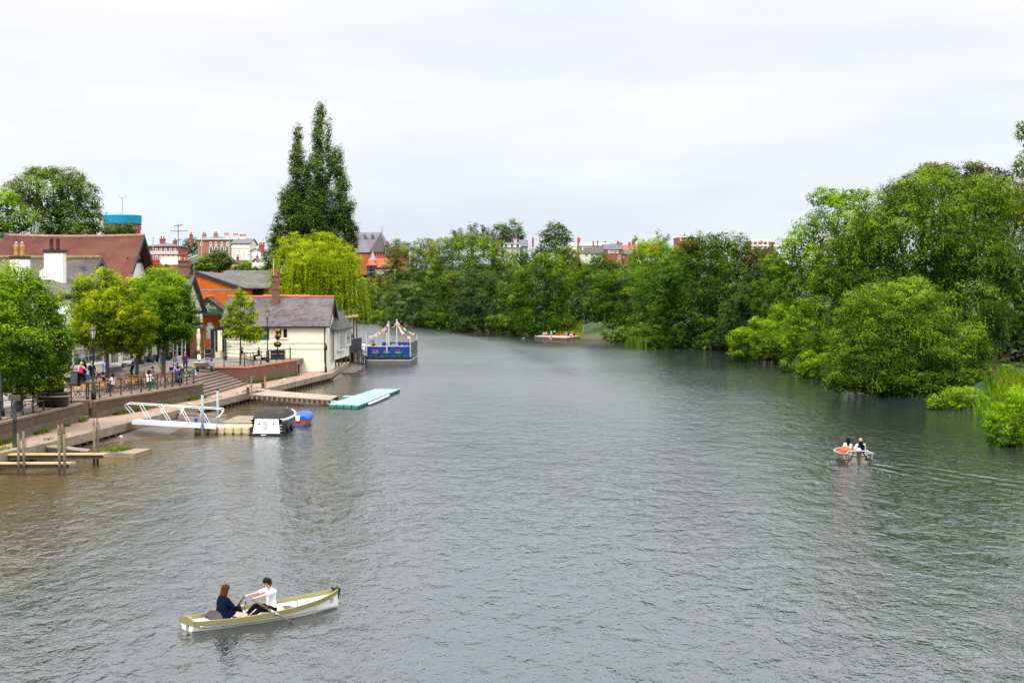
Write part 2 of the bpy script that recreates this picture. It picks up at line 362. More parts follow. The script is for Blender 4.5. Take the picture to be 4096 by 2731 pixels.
nt.links.new(h, bn.inputs['Height']); nt.links.new(bn.outputs[0], b.inputs['Normal'])
murk = _mix(nt, math2('MAXIMUM', _ramp(nt, leftness, -19, -9), _ramp(nt, sp.outputs[1], 150, 185)), (.12,.08,.03), (.022,.028,.029))
nt.links.new(murk, b.inputs['Base Color']); nt.links.new(math2('MULTIPLY_ADD', math2('MULTIPLY', lee, math2('MULTIPLY_ADD', gust, .4, .7)), math2('MULTIPLY_ADD', far, .22, .02), .035), b.inputs['Roughness']); b.inputs['IOR'].default_value = 1.5
b.inputs['Specular IOR Level'].default_value = .5
WATERMAT = m
wx = np.arange(-150, 91, 2.4); wy = np.concatenate([np.arange(-60, 30, 10), np.arange(30, 330, 2.4), np.arange(330, 640, 6)])
gx2, gy2 = np.meshgrid(wx, wy); mb = MB(); mb.grid([[(x, y, 0) for x in wx] for y in wy])
wo = mb.build('water', m, recalc=False); bk = -river_d(gx2, gy2)
wo.data.attributes.new('bank', 'FLOAT', 'POINT').data.foreach_set('value', np.clip(bk, 0, 60).ravel().astype(np.float32)); struct(wo)

# mud showing at the foot of the quay
mud = M('river mud', (.085,.06,.038), .45, .35, 1.2, bump=.05)
def mudbank(pts, name='mud_shore'):
    mb = MB(); rows = []
    for a, c, hz in pts:
        A = G(*a, 0); C = G(*c, 0); rows.append([A.lerp(C, t) + Vector((0, 0, hz*(1-t)**1.3 - .12*t + .06*mnoise.noise(Vector((A.x*1.3, A.y*.7, t*4))))) for t in (0,.2,.4,.6,.8,1)])
    return struct(mb.grid(rows).build(name, mud, smooth=True))
mudbank([((250,1800),(300,1812),.1),((420,1745),(470,1775),.3),((560,1720),(700,1755),.4),((680,1690),(770,1722),.3),((780,1662),(840,1676),.15),((900,1630),(930,1640),.05)])
mudbank([((1330,1520),(1340,1525),.1),((1370,1490),(1400,1500),.3),((1400,1465),(1470,1480),.4),((1430,1440),(1500,1452),.3)])

# ---------------------------------------------------------------- left quay
PZ, TZ, LZ = 1.85, 2.1, .7
pink = BR('pink block paving', (.27,.17,.135), (.23,.15,.125), (.2,.15,.12), .2, .1, .01, dirt=(.22,.16,.12), dirt_amt=.4)
pathm = M('pinkish path', (.34,.22,.165), .95, .14, 1, dirt=(.2,.17,.12), dirt_amt=.4)
asphalt = M('worn asphalt', (.20,.19,.185), .95, .16, .7, dirt=(.27,.24,.21), dirt_amt=.4)
cobble = BR('grey setts', (.27,.235,.195), (.22,.195,.165), (.17,.15,.12), .2, .12, .02, dirt=(.2,.19,.13), dirt_amt=.4)
def slab(name, top, th, mat):
    return struct(MB().prism([(p[0], p[1], p[2]-th) for p in top], (0, 0, th)).build(name, mat))
inner = [Vector((p.x-7, p.y, LZ)) for p in QE]
mb = MB()
mb.grid([[Vector((p.x-.0, p.y, LZ)) for p in QE], inner])
mb.grid([[Vector((p.x, p.y, LZ)) for p in QE], [Vector((p.x, p.y, LZ-.4)) for p in QE]])
quay = struct(mb.build('quay_path', pathm))
# edge beam of the quay and its piles
mb = MB()
for a, c in zip(QE[1:-1], QE[2:]):
    d = (c-a).normalized(); n = Vector((d.y, -d.x, 0))
    a = a + d*.02; c = c - d*.02
    q = [a+n*.12, c+n*.12, c-n*.42, a-n*.42]
    mb.prism([(p.x, p.y, LZ-.42) for p in q], (0, 0, .5))
mb.build('edge_beam', concrete, quay)
pil = MB().box(-.1,-.09,-1,.1,.09,.28).data('pile', wetwood); i = 0
for a, c in zip(QE[2:-1], QE[3:]):
    L = (c-a).length; n = int(L/1.15)
    for k in range(n):
        if i < 95: p = a.lerp(c, (k+.5)/n); ob('pile', pil, quay, (p.x-.02, p.y, 0)); i += 1
# retaining walls with stone coping
def wall(name, label, base, top_z, th, mat, coping, cz=.12, plinth=0):
    """base: list of pixels at path level; the wall body runs back from them"""
    P = [G(px, py, LZ) for px, py in base]
    t = thing(name, label, 'wall'); mb = MB(); mc = MB(); mp = MB()
    for a, c in zip(P[:-1], P[1:]):
        d = (c-a).normalized(); n = Vector((d.y, -d.x, 0)).normalized()
        q = [a, c, c-n*th, a-n*th]; mb.prism([(p.x, p.y, LZ-.3) for p in q], (0, 0, top_z-cz-LZ+.3))
        q = [a+n*.06, c+n*.06, c-n*(th+.05), a-n*(th+.05)]; mc.prism([(p.x, p.y, top_z-cz) for p in q], (0, 0, cz))
        if plinth:
            q = [a+n*.05, c+n*.05, c-n*.1, a-n*.1]; mp.prism([(p.x, p.y, LZ-.2) for p in q], (0, 0, plinth+.2))
    mb.build('wall', mat, t); mc.build('coping', coping, t)
    if plinth: mp.build('plinth', stone, t)
    return t, P
coping = M('stone coping', (.2,.15,.105), .9, .25, 2)
w1, W1 = wall('retaining_wall', 'low brown brick river wall at the left edge, below the planter and bench', [(-420,1895),(0,1776),(331,1683)], PZ, .45, brownbrick, coping, plinth=.5)
w2, W2 = wall('retaining_wall', 'long brown brick river wall below the cafe tables and railing', [(386,1672),(600,1634),(813,1590)], PZ, .45, brownbrick, coping, plinth=.45)
w3, W3 = wall('brick_wall', 'red brick terrace wall with terracotta coping in front of the white boathouse', [(1000,1535),(1100,1517),(1187,1500)], TZ+.12, .4, wallbrick, terracotta, .1, .5)
a = W3[0]; mb = MB().box(a.x-3.2, a.y-.2, LZ-.3, a.x-.02, a.y+.2, TZ-.0); mb.build('return_wall', wallbrick, w3)
MB().box(a.x-3.2, a.y-.26, TZ+.0, a.x-.08, a.y+.26, TZ+.1).build('return_coping', terracotta, w3)
# end walls of the small step gap
e0 = W1[-1]; e1 = W2[0]
MB().box(e1.x-3.2, e1.y-.22, LZ-.2, e1.x-.47, e1.y+.2, PZ-.02).build('return_wall', brownbrick, w2)
# paved levels
outer = [W1[0]+Vector((-.3,0,0)), W1[1]+Vector((-.3,0,0)), W1[2]+Vector((-.3,0,0)), Vector((e0.x-2.6,e0.y,0)), Vector((e1.x-2.6,e1.y,0)), e1+Vector((-.3,0,0)), W2[2]+Vector((-.3,0,0)), Vector((W2[2].x-2.6,W2[2].y,0)), Vector((W3[0].x-2.9,W3[0].y,0)), Vector((W3[0].x-2.9,118*K,0)), Vector((-110,118*K,0)), Vector((-110,40*K,0))]
slab('promenade', [(p.x, p.y, PZ) for p in outer], .5, pink)
tp = [Vector((W3[0].x-3.1,W3[0].y+.05,0)), W3[0]+Vector((-.3,.05,0)), W3[2]+Vector((-.3,0,0)), Vector((W3[2].x-.3,103.5*K,0)), Vector((-31.5,103.5*K,0)), Vector((-31.5,W3[0].y+6,0))]
slab('terrace', [(p.x, p.y, TZ) for p in tp], .5, cobble)
# road: along the promenade, then opening to the street and the car park
rp = [G(-500,1650,PZ), G(0,1600,PZ), G(200,1555,PZ), G(330,1528,PZ), Vector((-33,80*K,0)), Vector((-35.2,90*K,0)), Vector((-36,99*K,0)), Vector((-31.8,99*K,0)), Vector((-31.8,124*K,0)), Vector((-70,124*K,0)), Vector((-70,40*K,0))]
rp2 = [(-29.6,40*K),(-30.3,58*K),(-30.6,70*K),(-31.6,78*K),(-33,84*K),(-34.6,97*K),(-33.3,101*K),(-31.2,104*K),(-31.2,124*K),(-75,124*K),(-75,40*K)]
MBr = MB().face([(x, y, PZ+.006) for x, y in rp2]); struct(MBr.build('road', asphalt))
struct(MB().face([(-34.5,99*K,PZ+.012),(-37.4,103*K,PZ+.012),(-60,104*K,PZ+.012),(-60,110*K,PZ+.012),(-36,110*K,PZ+.012),(-32.5,104*K,PZ+.012)]).build('side_street', M('bluish asphalt', (.215,.225,.225), .95, .12)))
yl = M('yellow road paint', (.5,.36,.07), .8, .3)
mb = MB()
for off in (0, .22):
    pts = [(-29.9-off,40*K),(-30.6-off,58*K),(-30.9-off,70*K),(-31.9-off,78*K),(-33.3-off,84*K)]
    for a, c in zip(pts[:-1], pts[1:]): mb.face([(a[0],a[1],PZ+.014),(c[0],c[1],PZ+.014),(c[0]-.1,c[1],PZ+.014),(a[0]-.1,a[1],PZ+.014)])
struct(mb.build('road_marking', yl))
wl = M('white road paint', (.6,.58,.54), .8, .2); mb = MB()
for y in (112, 115, 118): mb.face([(-35,y*K,PZ+.02),(-33,y*K+1.2,PZ+.02),(-33,y*K+1.4,PZ+.02),(-35,y*K+.2,PZ+.02)])
struct(mb.build('road_marking', wl))
# pavement in front of the houses
struct(MB().prism([(-34.2,72*K,PZ-.1),(-32.6,72*K,PZ-.1),(-33.5,83*K,PZ-.1),(-34.4,91*K,PZ-.1),(-35.2,98*K,PZ-.1),(-37,100*K,PZ-.1),(-39,90*K,PZ-.1)], (0,0,.22)).build('pavement', cobble))
# steps up to the promenade
t = thing('stone_steps', 'wide flight of brown stone steps between the river wall and the brick terrace wall', 'steps')
sa, sb = W2[2], W3[0]
for i in range(7):
    z1 = LZ + (PZ-LZ)*(i+1)/7; x = i*.4
    MB().prism([(sa.x-x, sa.y+.02, LZ-.2), (sb.x-x-.1, sb.y-.22, LZ-.2), (sb.x-x-.52, sb.y-.22, LZ-.2), (sa.x-x-.42, sa.y+.02, LZ-.2)], (0, 0, z1-LZ+.2)).build('step', M('worn step stone', (.25,.185,.145), .9, .25, 2, dirt=(.12,.09,.06), dirt_amt=.5), t)
    MB().prism([(sa.x-x+.025, sa.y+.03, z1-.055), (sb.x-x-.075, sb.y-.23, z1-.055), (sb.x-x-.12, sb.y-.23, z1-.055), (sa.x-x-.02, sa.y+.03, z1-.055)], (0,0,.059)).build('nosing', M('step nosing', (.115,.085,.065), .9, .3, 2), t)
t = thing('stone_steps', 'short narrow stone steps in the gap between the two river walls', 'steps')
for i in range(5):
    z1 = LZ + (PZ-LZ)*(i+1)/6
    MB().box(e1.x-.75-i*.4, e0.y+.1, LZ-.2, e1.x-.35-i*.4, e1.y-.25, z1).build('step', stone, t)

# ---------------------------------------------------------------- railings
def railing(label, pts, h=1.05, post_d=1.5, rails=(.52,1.0), pr=.045, name='railing'):
    t = thing(name, label, 'railing', pts[0])
    o = Vector(pts[0]); pm = MB().lathe([(pr*1.5,0),(pr*1.4,.12),(pr,.14),(pr*.9,h-.08),(pr*1.3,h-.05),(pr*1.3,h),(pr*.5,h+.06)], n=8).data('post', iron, True)
    for a, c in zip(pts[:-1], pts[1:]):
        a = Vector(a)-o; c = Vector(c)-o; n = max(1, round((c-a).length/post_d))
        for k in range(n + (1 if c == Vector(pts[-1])-o else 0)): ob('post', pm, t, a.lerp(c, k/n))
        for r in rails: MB().tube(a+Vector((0,0,r)), c+Vector((0,0,r)), .026, n=6).build('rail', iron, t, True)
    return t
RL = W2[0]+Vector((-.75,.9,PZ-LZ)); RM = W2[1]+Vector((-.6,0,PZ-LZ)); RR = W2[2]+Vector((-.6,-.6,PZ-LZ))
railing('long black railing along the wall beside the cafe tables', [RL, RM, RR], post_d=1.55)
ra = W1[0]+Vector((-.6,0,PZ-LZ)); rb = W1[2]+Vector((-.6,-.4,PZ-LZ))
railing('black railing above the leftmost river wall in front of bench and planter', [ra, W1[1]+Vector((-.6,0,PZ-LZ)), rb], post_d=2.0)
railing('short black railing running inland beside the narrow steps', [rb, rb+Vector((-2.4,.4,0))], post_d=1.2, name='railing')
railing('short black railing joining the tall lamp post to the narrow steps', [rb+Vector((-2.6,3.2,0)), RL+Vector((-.15,.1,0))], post_d=2.4)
T0 = G(897,1466,TZ); T1 = G(985,1463,TZ); T2 = W3[2]+Vector((-.55,-.5,TZ-LZ))
railing('black railing with tall posts along the brick terrace edge', [G(896,1467,TZ), W3[0]+Vector((-.6,.8,TZ-LZ)), W3[1]+Vector((-.55,0,TZ-LZ)), T2], post_d=2.2, h=1.3, rails=(.5,.9,1.25))
railing('black railing at the back of the terrace beside the white wall', [G(825,1432,TZ), G(900,1430,TZ), G(1010,1430,TZ), G(1160,1432,TZ)], post_d=2.6, h=1.25, rails=(.5,1.2))

# ---------------------------------------------------------------- lamp posts
lampglass = M('frosted lantern glass', (.45,.42,.34), .25, .1, bump=0)
def lamp(label, loc, h):
    t = thing('street_lamp', label, 'lamp post', loc)
    MB().lathe([(.17,0),(.17,.5),(.12,.58),(.12,1.0),(.07,1.1),(.055,2.0),(.045,h-.95),(.08,h-.9),(.04,h-.82)], n=10).build('post', iron, t, True)
    MB().lathe([(.1,h-.8),(.21,h-.28)], n=6).build('lantern', lampglass, t)
    mb = MB().lathe([(.25,h-.29),(.25,h-.25),(.12,h-.08),(.05,h-.04),(.02,h+.05)], n=6)
    for k in range(6):
        a = k*math.pi/3; mb.tube((.1*math.cos(a),.1*math.sin(a),h-.8),(.215*math.cos(a),.215*math.sin(a),h-.28),.014,n=4)
    mb.tube((-.28,0,h-1.05),(.28,0,h-1.05),.016,n=5); mb.build('cap', iron, t); return t
lamp('tall black Victorian lamp post rising from the railing among the cafe trees', G(374,1597,PZ), 4.75)
lamp('black lamp post with lantern standing on the terrace before the slate roof', G(1070,1448,TZ), 5.2)
t = thing('street_lamp', 'black lamp post on the lower path at the right corner of the white boathouse', 'lamp post', G(1303,1489,LZ))
MB().lathe([(.13,0),(.12,.5),(.075,.6),(.06,2.1),(.09,2.2)], n=10).build('post', iron, t, True); MB().lathe([(.08,2.2),(.17,2.4),(.17,2.65),(.1,2.85),(.03,3.0)], n=10).build('lantern', iron, t, True)
t = thing('black_post', 'thick black iron column cut off by the left edge of the picture', 'post', G(4,1664,PZ)); MB().lathe([(.22,0),(.22,.35),(.15,.45),(.13,1.2),(.09,1.3),(.08,2.5),(.03,2.6)], n=10).build('post', iron, t, True)
t = thing('black_post', 'plain black post with a ball finial at the left end of the white boathouse wall', 'post', G(903,1440,TZ)); MB().lathe([(.12,0),(.12,.4),(.08,.5),(.065,2.7),(.1,2.75),(.11,2.85),(.02,3.0)], n=10).build('post', iron, t, True)
# name board on a post at the water's edge
p = G(60,1788,LZ); t = thing('signpost', 'weathered board on a dark post at the water edge, lower left', 'sign', p)
MB().lathe([(.16,0),(.14,.1),(.11,1.4),(.13,1.42),(.1,1.5),(.09,2.3),(.12,2.4)], n=10).build('post', M('grey green post', (.035,.045,.05), .5, .2), t, True)
MB().cbox((0,0,2.56),(.6,.08,.3)).build('board', M('old signboard', (.09,.085,.075), .8, .6, 12), t)
# ---------------------------------------------------------------- trees
def unit(n):
    v = rng.normal(size=(n, 3)); return v/np.linalg.norm(v, axis=1, keepdims=True)
def leaf_mesh(name, P, N, size, tone, mat, aspect=.62, axis=None):
    n = len(P); N = N/np.linalg.norm(N, axis=1, keepdims=True)
    A = rng.normal(size=(n, 3)) if axis is None else axis + rng.normal(size=(n, 3))*.25
    T = A - (A*N).sum(1, keepdims=True)*N; T /= np.linalg.norm(T, axis=1, keepdims=True)+1e-9
    B = np.cross(N, T); s = (size*rng.uniform(.6, 1.25, n))[:, None]
    fold = N*s*.22
    V = np.stack([P - T*s, P + B*s*aspect + fold, P + T*s, P - B*s*aspect + fold], 1).reshape(-1, 3).astype(np.float32)
    me = bpy.data.meshes.new(name); me.vertices.add(4*n); me.vertices.foreach_set('co', V.ravel())
    me.loops.add(4*n); me.loops.foreach_set('vertex_index', np.arange(4*n, dtype=np.int32))
    me.polygons.add(n); me.polygons.foreach_set('loop_start', np.arange(0, 4*n, 4, dtype=np.int32))
    me.polygons.foreach_set('loop_total', np.full(n, 4, dtype=np.int32))
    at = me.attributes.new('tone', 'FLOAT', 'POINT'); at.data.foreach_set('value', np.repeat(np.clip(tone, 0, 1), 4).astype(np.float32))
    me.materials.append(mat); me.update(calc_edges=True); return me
def crown(lobes, leaf, dens=1.0, clump=None, flat=.7, weep=0, up=.0, inner=.35, spread=1.0, tonevar=.2):
    """lobes: rows (cx,cy,cz, rx,ry,rz) in metres. Leaf clumps lie through the outer shell of every lobe."""
    L = np.array(lobes, float); zm = L[:, 2].mean(); zr_ = L[:, 2].std()+1e-6; Ps = []; Ns = []; Ts = []; Ax = []; Sz = []
    for li, l in enumerate(L):
        c, r = l[:3], l[3:]; rm = r.mean()
        cr = clump or min(max(.24*rm, 2.2*leaf), 2.4)
        area = 4*math.pi*((r[0]*r[1])**1.6/3 + (r[0]*r[2])**1.6/3 + (r[1]*r[2])**1.6/3)**(1/1.6)
        nc = max(6, int(area/(cr*cr*1.15)*dens)); ni = int(nc*inner)
        d = unit(nc+ni); rad = np.concatenate([rng.uniform(.74, 1.06, nc), rng.uniform(.3, .75, ni)])[:, None]
        kv = rng.normal(size=(7, 3)); kv *= (rng.uniform(3.2, 7, 7)/np.linalg.norm(kv, axis=1))[:, None]
        bump = np.sin(d@kv.T + rng.uniform(0, 6.28, 7)).sum(1)/3.2            # bosses and hollows of the crown
        C = c + d*r*rad*(1 + .13*bump)[:, None]
        keep = np.ones(len(C), bool)
        for lj, o in enumerate(L):
            if lj != li: keep &= (((C-o[:3])/o[3:])**2).sum(1) > .5
        C = C[keep]; d = d[keep]; bump = bump[keep]
        if len(C) == 0: continue
        ct = rng.normal(0, tonevar*.75, len(C)) + .13*d[:, 2] + .2*bump + .05*np.clip((c[2]-zm)/zr_, -1, 1)  # tone: tops and bosses lighter, hollows and lower lobes darker, shading put in colour
        crs = cr*rng.uniform(.55, 1.35, len(C))
        per = max(8, int(2.9*cr*cr/(leaf*leaf)*spread))
        n = len(C)*per; ci = np.repeat(np.arange(len(C)), per)
        e = unit(n); e[:, 2] = np.where((e[:, 2] < 0) & (rng.random(n) < .45), -e[:, 2], e[:, 2])
        q = rng.random(n)**.4
        P = C[ci] + e*(crs[ci]*q)[:, None]*np.array([1.1, 1.1, flat]) + np.array([0, 0, up])*(q*crs[ci])[:, None]*rng.random(n)[:, None]
        N = e*1.1 + d[ci]*.7 + unit(n)*.28 + np.array([0, 0, .45])
        T = .5 + ct[ci] + .10*e[:, 2]*q + rng.normal(0, .05, n)  # upper leaves of each clump toned lighter, as if lit from above
        Ps.append(P); Ns.append(N); Ts.append(T); Ax.append(rng.normal(size=(n, 3))); Sz.append(np.full(n, leaf/2))
        if weep:
            ns = int(area/(.55*leaf*2)*.3*dens*1.1); d2 = unit(ns); d2[:, 2] = np.abs(d2[:, 2])*.9 - .15
            st = c + d2*r*rng.uniform(.85, 1.03, ns)[:, None]; ln = weep*rng.uniform(.35, 1, ns); m = np.maximum(4, (ln/(leaf*1.0)).astype(int))
            si = np.repeat(np.arange(ns), m); tt = np.concatenate([np.linspace(0, 1, k) for k in m])
            out = d2.copy(); out[:, 2] = 0
            P = st[si] + out[si]*(np.sqrt(tt)*.14*weep)[:, None] + np.array([0, 0, -1])*(tt*ln[si])[:, None] + rng.normal(0, leaf*.33, (len(si), 3))
            P[:, 2] = np.maximum(P[:, 2], .25)
            cl = rng.normal(0, .13, ns)
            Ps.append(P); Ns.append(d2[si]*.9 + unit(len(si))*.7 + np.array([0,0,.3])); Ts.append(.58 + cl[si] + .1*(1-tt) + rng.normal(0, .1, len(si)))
            Ax.append(np.tile(np.array([0, 0, -1.]), (len(si), 1))*3); Sz.append(np.full(len(si), leaf*.62))
    return np.concatenate(Ps), np.concatenate(Ns), np.concatenate(Sz), np.concatenate(Ts), np.concatenate(Ax)
bark = M('grey brown bark', (.075,.06,.045), .9, .35, 3, bump=.03)
bark_l = M('pale bark', (.14,.12,.09), .9, .35, 3, bump=.03)
G1 = LEAF('lime leaf', (.014,.05,.003), (.088,.19,.006), (.24,.36,.015))
G2 = LEAF('yellow green leaf', (.028,.075,.003), (.15,.24,.006), (.38,.42,.02))
G3 = LEAF('fresh green leaf', (.014,.055,.003), (.10,.22,.007), (.26,.38,.015))
G4 = LEAF('willow yellow leaf', (.045,.085,.002), (.20,.29,.006), (.40,.47,.02), .4)
G5 = LEAF('poplar leaf', (.012,.036,.010), (.055,.105,.022), (.10,.15,.05), .25)
G6 = LEAF('dark alder leaf', (.006,.028,.006), (.038,.098,.010), (.10,.18,.016), .3)
G7 = LEAF('mid alder leaf', (.010,.04,.005), (.06,.135,.010), (.14,.23,.02), .3)
G8 = LEAF('bluish chestnut leaf', (.008,.03,.016), (.035,.085,.042), (.075,.14,.07), .25)
G9 = LEAF('silver willow leaf', (.016,.042,.014), (.085,.14,.05), (.19,.26,.11), .3)
GA = LEAF('olive willow leaf', (.012,.044,.005), (.075,.145,.016), (.19,.28,.045), .3)
GB = LEAF('copper beech leaf', (.008,.006,.006), (.03,.015,.018), (.07,.04,.04), .2)
GC = LEAF('bright shrub leaf', (.025,.085,.004), (.12,.25,.010), (.24,.38,.02), .4)
GD = LEAF('plane tree leaf', (.018,.05,.012), (.085,.15,.03), (.2,.28,.08), .3)
GE = LEAF('far blue green leaf', (.012,.035,.012), (.045,.10,.035), (.10,.17,.07), .25)
def tree(name, label, base, Y, lobes, mat, leaf0, skirt=0, cat='tree', trunk=.3, barkm=None, dens=1.0, group=None, depth=.9, limbs=6, extra=None, **kw):
    """base = (px,py) of the foot; lobes = rows (px,py,rx,ry[,dy metres]) measured on the photograph, turned into metres at depth Y"""
    leaf = leaf0*(.78 if leaf0 > .19 else .92); B = AT(base[0], base[1], Y); s = S(Y); t = thing(name, label, cat, B, 0, group); rows = []
    lobes = list(lobes)
    if skirt:
        x0 = min(l[0]-l[2]*.8 for l in lobes); x1 = max(l[0]+l[2]*.8 for l in lobes); n_ = max(4, int((x1-x0)/70))
        for k in range(n_): lobes.append((x0+(x1-x0)*(k+.5)/n_, base[1]-skirt*random.uniform(.45,.9), (x1-x0)/n_*.75, skirt*random.uniform(.7,1.2), random.uniform(-.1,.05)*(x1-x0)/S(Y)))
    for l in lobes:
        c = AT(l[0], l[1], Y) - B; rx = l[2]/s; rz = l[3]/s
        rows.append((c.x, (l[4] if len(l) > 4 else random.uniform(-.25, .25)*rx), c.z, rx, min(rx, rz*1.6)*depth, rz))
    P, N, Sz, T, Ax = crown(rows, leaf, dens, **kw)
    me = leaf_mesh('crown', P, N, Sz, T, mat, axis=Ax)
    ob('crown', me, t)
    if trunk:
        mb = MB(); top = max(r[2] for r in rows); cen = sum((Vector(r[:3]) for r in rows), Vector())/len(rows)
        by_ = 3.0 if skirt else 0; bx = Vector((0, by_, -2.2 if base[1] < 1400 or base[0] > 2800 else -.3)); mid = Vector((cen.x*.25, cen.y*.3, max(cen.z*.55, .8)))
        up = Vector((cen.x*.7, cen.y*.7, cen.z))
        mb.path([bx, Vector((0,by_,.1)), mid*.6+Vector((0,by_*.7,0)), mid, up], [trunk*1.5, trunk*1.15, trunk*.9, trunk*.75, trunk*.4], 8)
        for r in sorted(rows, key=lambda r: -r[3]*r[5])[:limbs]:
            c = Vector(r[:3]); a = mid.lerp(up, random.uniform(0, .8)); k = a.lerp(c, .55) + Vector((0, 0, -.06*c.length))
            mb.path([a, k, c, c+Vector((0,0,r[5]*.55))], [trunk*.5, trunk*.34, trunk*.2, .03], 6)
            for _ in range(4):
                d = Vector(unit(1)[0]); d.z = abs(d.z)*.7; e = c + Vector((d.x*r[3], d.y*r[4], d.z*r[5]))*.8
                mb.path([k.lerp(c, random.random()), c.lerp(e, .5), e], [trunk*.16, trunk*.1, .02], 5)
        mb.build('trunk', barkm or bark, t, True)
    return t
def blob(x0, x1, y0, y1, n=7, seed=1, rr=.3, jag=.12):
    """lobes filling a crown outline given as a pixel box, wide in the middle and rounded off above"""
    q = random.Random(seed); w = (x1-x0)/2; h = (y1-y0)/2; cx = (x0+x1)/2; cy = (y0+y1)/2
    out = [(cx, cy, w*.62, h*.68, 0)]
    for k in range(n):
        a = 2*math.pi*k/n + q.uniform(-.3, .3); r = q.uniform(.62, .78)
        f = rr*q.uniform(.8, 1.3)
        out.append((cx+math.cos(a)*w*(1-f)*q.uniform(.92,1.06), cy-math.sin(a)*h*(1-f)*q.uniform(.92,1.06), w*f, h*f*1.05, q.uniform(-.5,.1)*w/60))
    for k in range(3):
        out.append((cx+q.uniform(-.5,.5)*w, cy+q.uniform(-.35,.45)*h, w*.36, h*.34, -w/60*q.uniform(.35,.6)))
    return out

# --- lime trees along the promenade
def Yof(px, py, z): return G(px, py, z).y
y = Yof(79,1645,PZ)
tree('lime_tree', 'large dense lime tree at the far left overhanging the bench', (79,1645), y, [(80,1330,190,200),(60,1160,110,95),(-40,1250,120,160),(160,1230,100,110),(220,1345,84,90),(235,1440,56,66),(90,1500,160,80),(0,1450,120,110),(-60,1380,120,120),(170,1520,80,60),(105,1400,150,130,-2.2),(40,1260,120,110,-2),(170,1400,80,85,-2.2)], G1, .165, trunk=.2, dens=1.35, inner=.7)
y = Yof(430,1551,PZ)
tree('lime_tree', 'yellow tinged lime tree behind the tall black lamp post', (430,1551), y, [(440,1260,130,120),(425,1130,52,60),(350,1170,70,70),(500,1190,80,75),(330,1270,70,75),(550,1290,75,80),(430,1350,110,65),(340,1340,60,50),(520,1370,75,50),(440,1240,90,80,-2),(400,1310,80,60,-2),(505,1300,70,70,-2)], G2, .15, trunk=.16, dens=1.35, inner=.7)
y = Yof(547,1538,PZ)
tree('lime_tree', 'slim lime tree mostly hidden between its two neighbours', (547,1538), y, [(560,1370,45,45),(550,1300,60,60),(575,1400,30,28),(530,1330,40,50),(565,1230,50,60)], G1, .15, trunk=.15, limbs=4)
y = Yof(654,1502,PZ)
tree('lime_tree', 'fresh green lime tree above the cafe tables nearest the stone steps', (654,1502), y, [(655,1230,120,120),(650,1130,78,62),(580,1150,55,50),(725,1180,55,65),(755,1260,38,60),(565,1240,50,60),(650,1330,90,60),(735,1330,50,45),(590,1340,55,45),(785,1288,26,10),(660,1220,85,80,-2.2),(700,1280,60,60,-2)], G3, .17, trunk=.17, dens=1.35, inner=.7)
y = Yof(961,1460,TZ)
tree('lime_tree', 'small young lime tree standing on the terrace before the white boathouse', (961,1460), y, [(962,1190,26,42),(935,1225,30,24),(990,1215,28,22),(948,1270,48,34),(1005,1268,28,32),(960,1325,62,36),(905,1290,22,22),(1030,1330,26,28),(915,1335,26,20),(1010,1355,34,16)], G2, .15, trunk=.085, limbs=5, dens=1.25)
# --- willow and poplar behind the boathouse
YW = 129*K
tree('weeping_willow', 'yellow green weeping willow drooping over the water behind the boathouse', (1310,1345), YW, [(1275,1080,135,125),(1180,1010,75,70),(1280,985,80,62),(1370,1050,75,85),(1130,1090,55,80),(1400,1140,68,90),(1330,1160,90,90,-1.5),(1200,1150,90,90,-1.5),(1420,1200,48,80),(1260,1060,100,80,-3)], G4, .2, trunk=.5, weep=5.6, dens=.8, flat=.6)
YP = 141*K
pop = []
q = random.Random(5)
def column(x0, y0, x1, y1, wtop, wbot, n):
    for k in range(n):
        f = k/(n-1); x = x0+(x1-x0)*f + q.uniform(-1,1)*wbot*.18*f; y = y0+(y1-y0)*f
        wd = wtop+(wbot-wtop)*f**.8; pop.append((x+q.uniform(-.25,.25)*wd, y, wd*q.uniform(.75,1.1), (y1-y0)/n*q.uniform(.75,1.05), q.uniform(-1.5,1.5)))
column(1278,455,1272,960,20,52,12); column(1190,540,1175,930,19,50,10); column(1342,620,1375,960,22,54,9)
column(1316,520,1308,700,7,20,4); column(1226,680,1212,900,12,34,6); column(1120,880,1110,960,16,34,3); column(1395,860,1395,1040,16,34,4); column(1240,800,1260,1100,70,95,4); column(1160,800,1150,1000,40,62,4); column(1340,860,1345,1040,50,70,3); column(1262,780,1262,1000,40,60,4)
tree('poplar_tree', 'very tall dark poplar with three spires towering over the willow', (1270,1330), YP, pop, G5, .34, trunk=.7, up=.9, flat=1.15, dens=1.75, limbs=16, inner=.5, tonevar=.16, spread=.85)
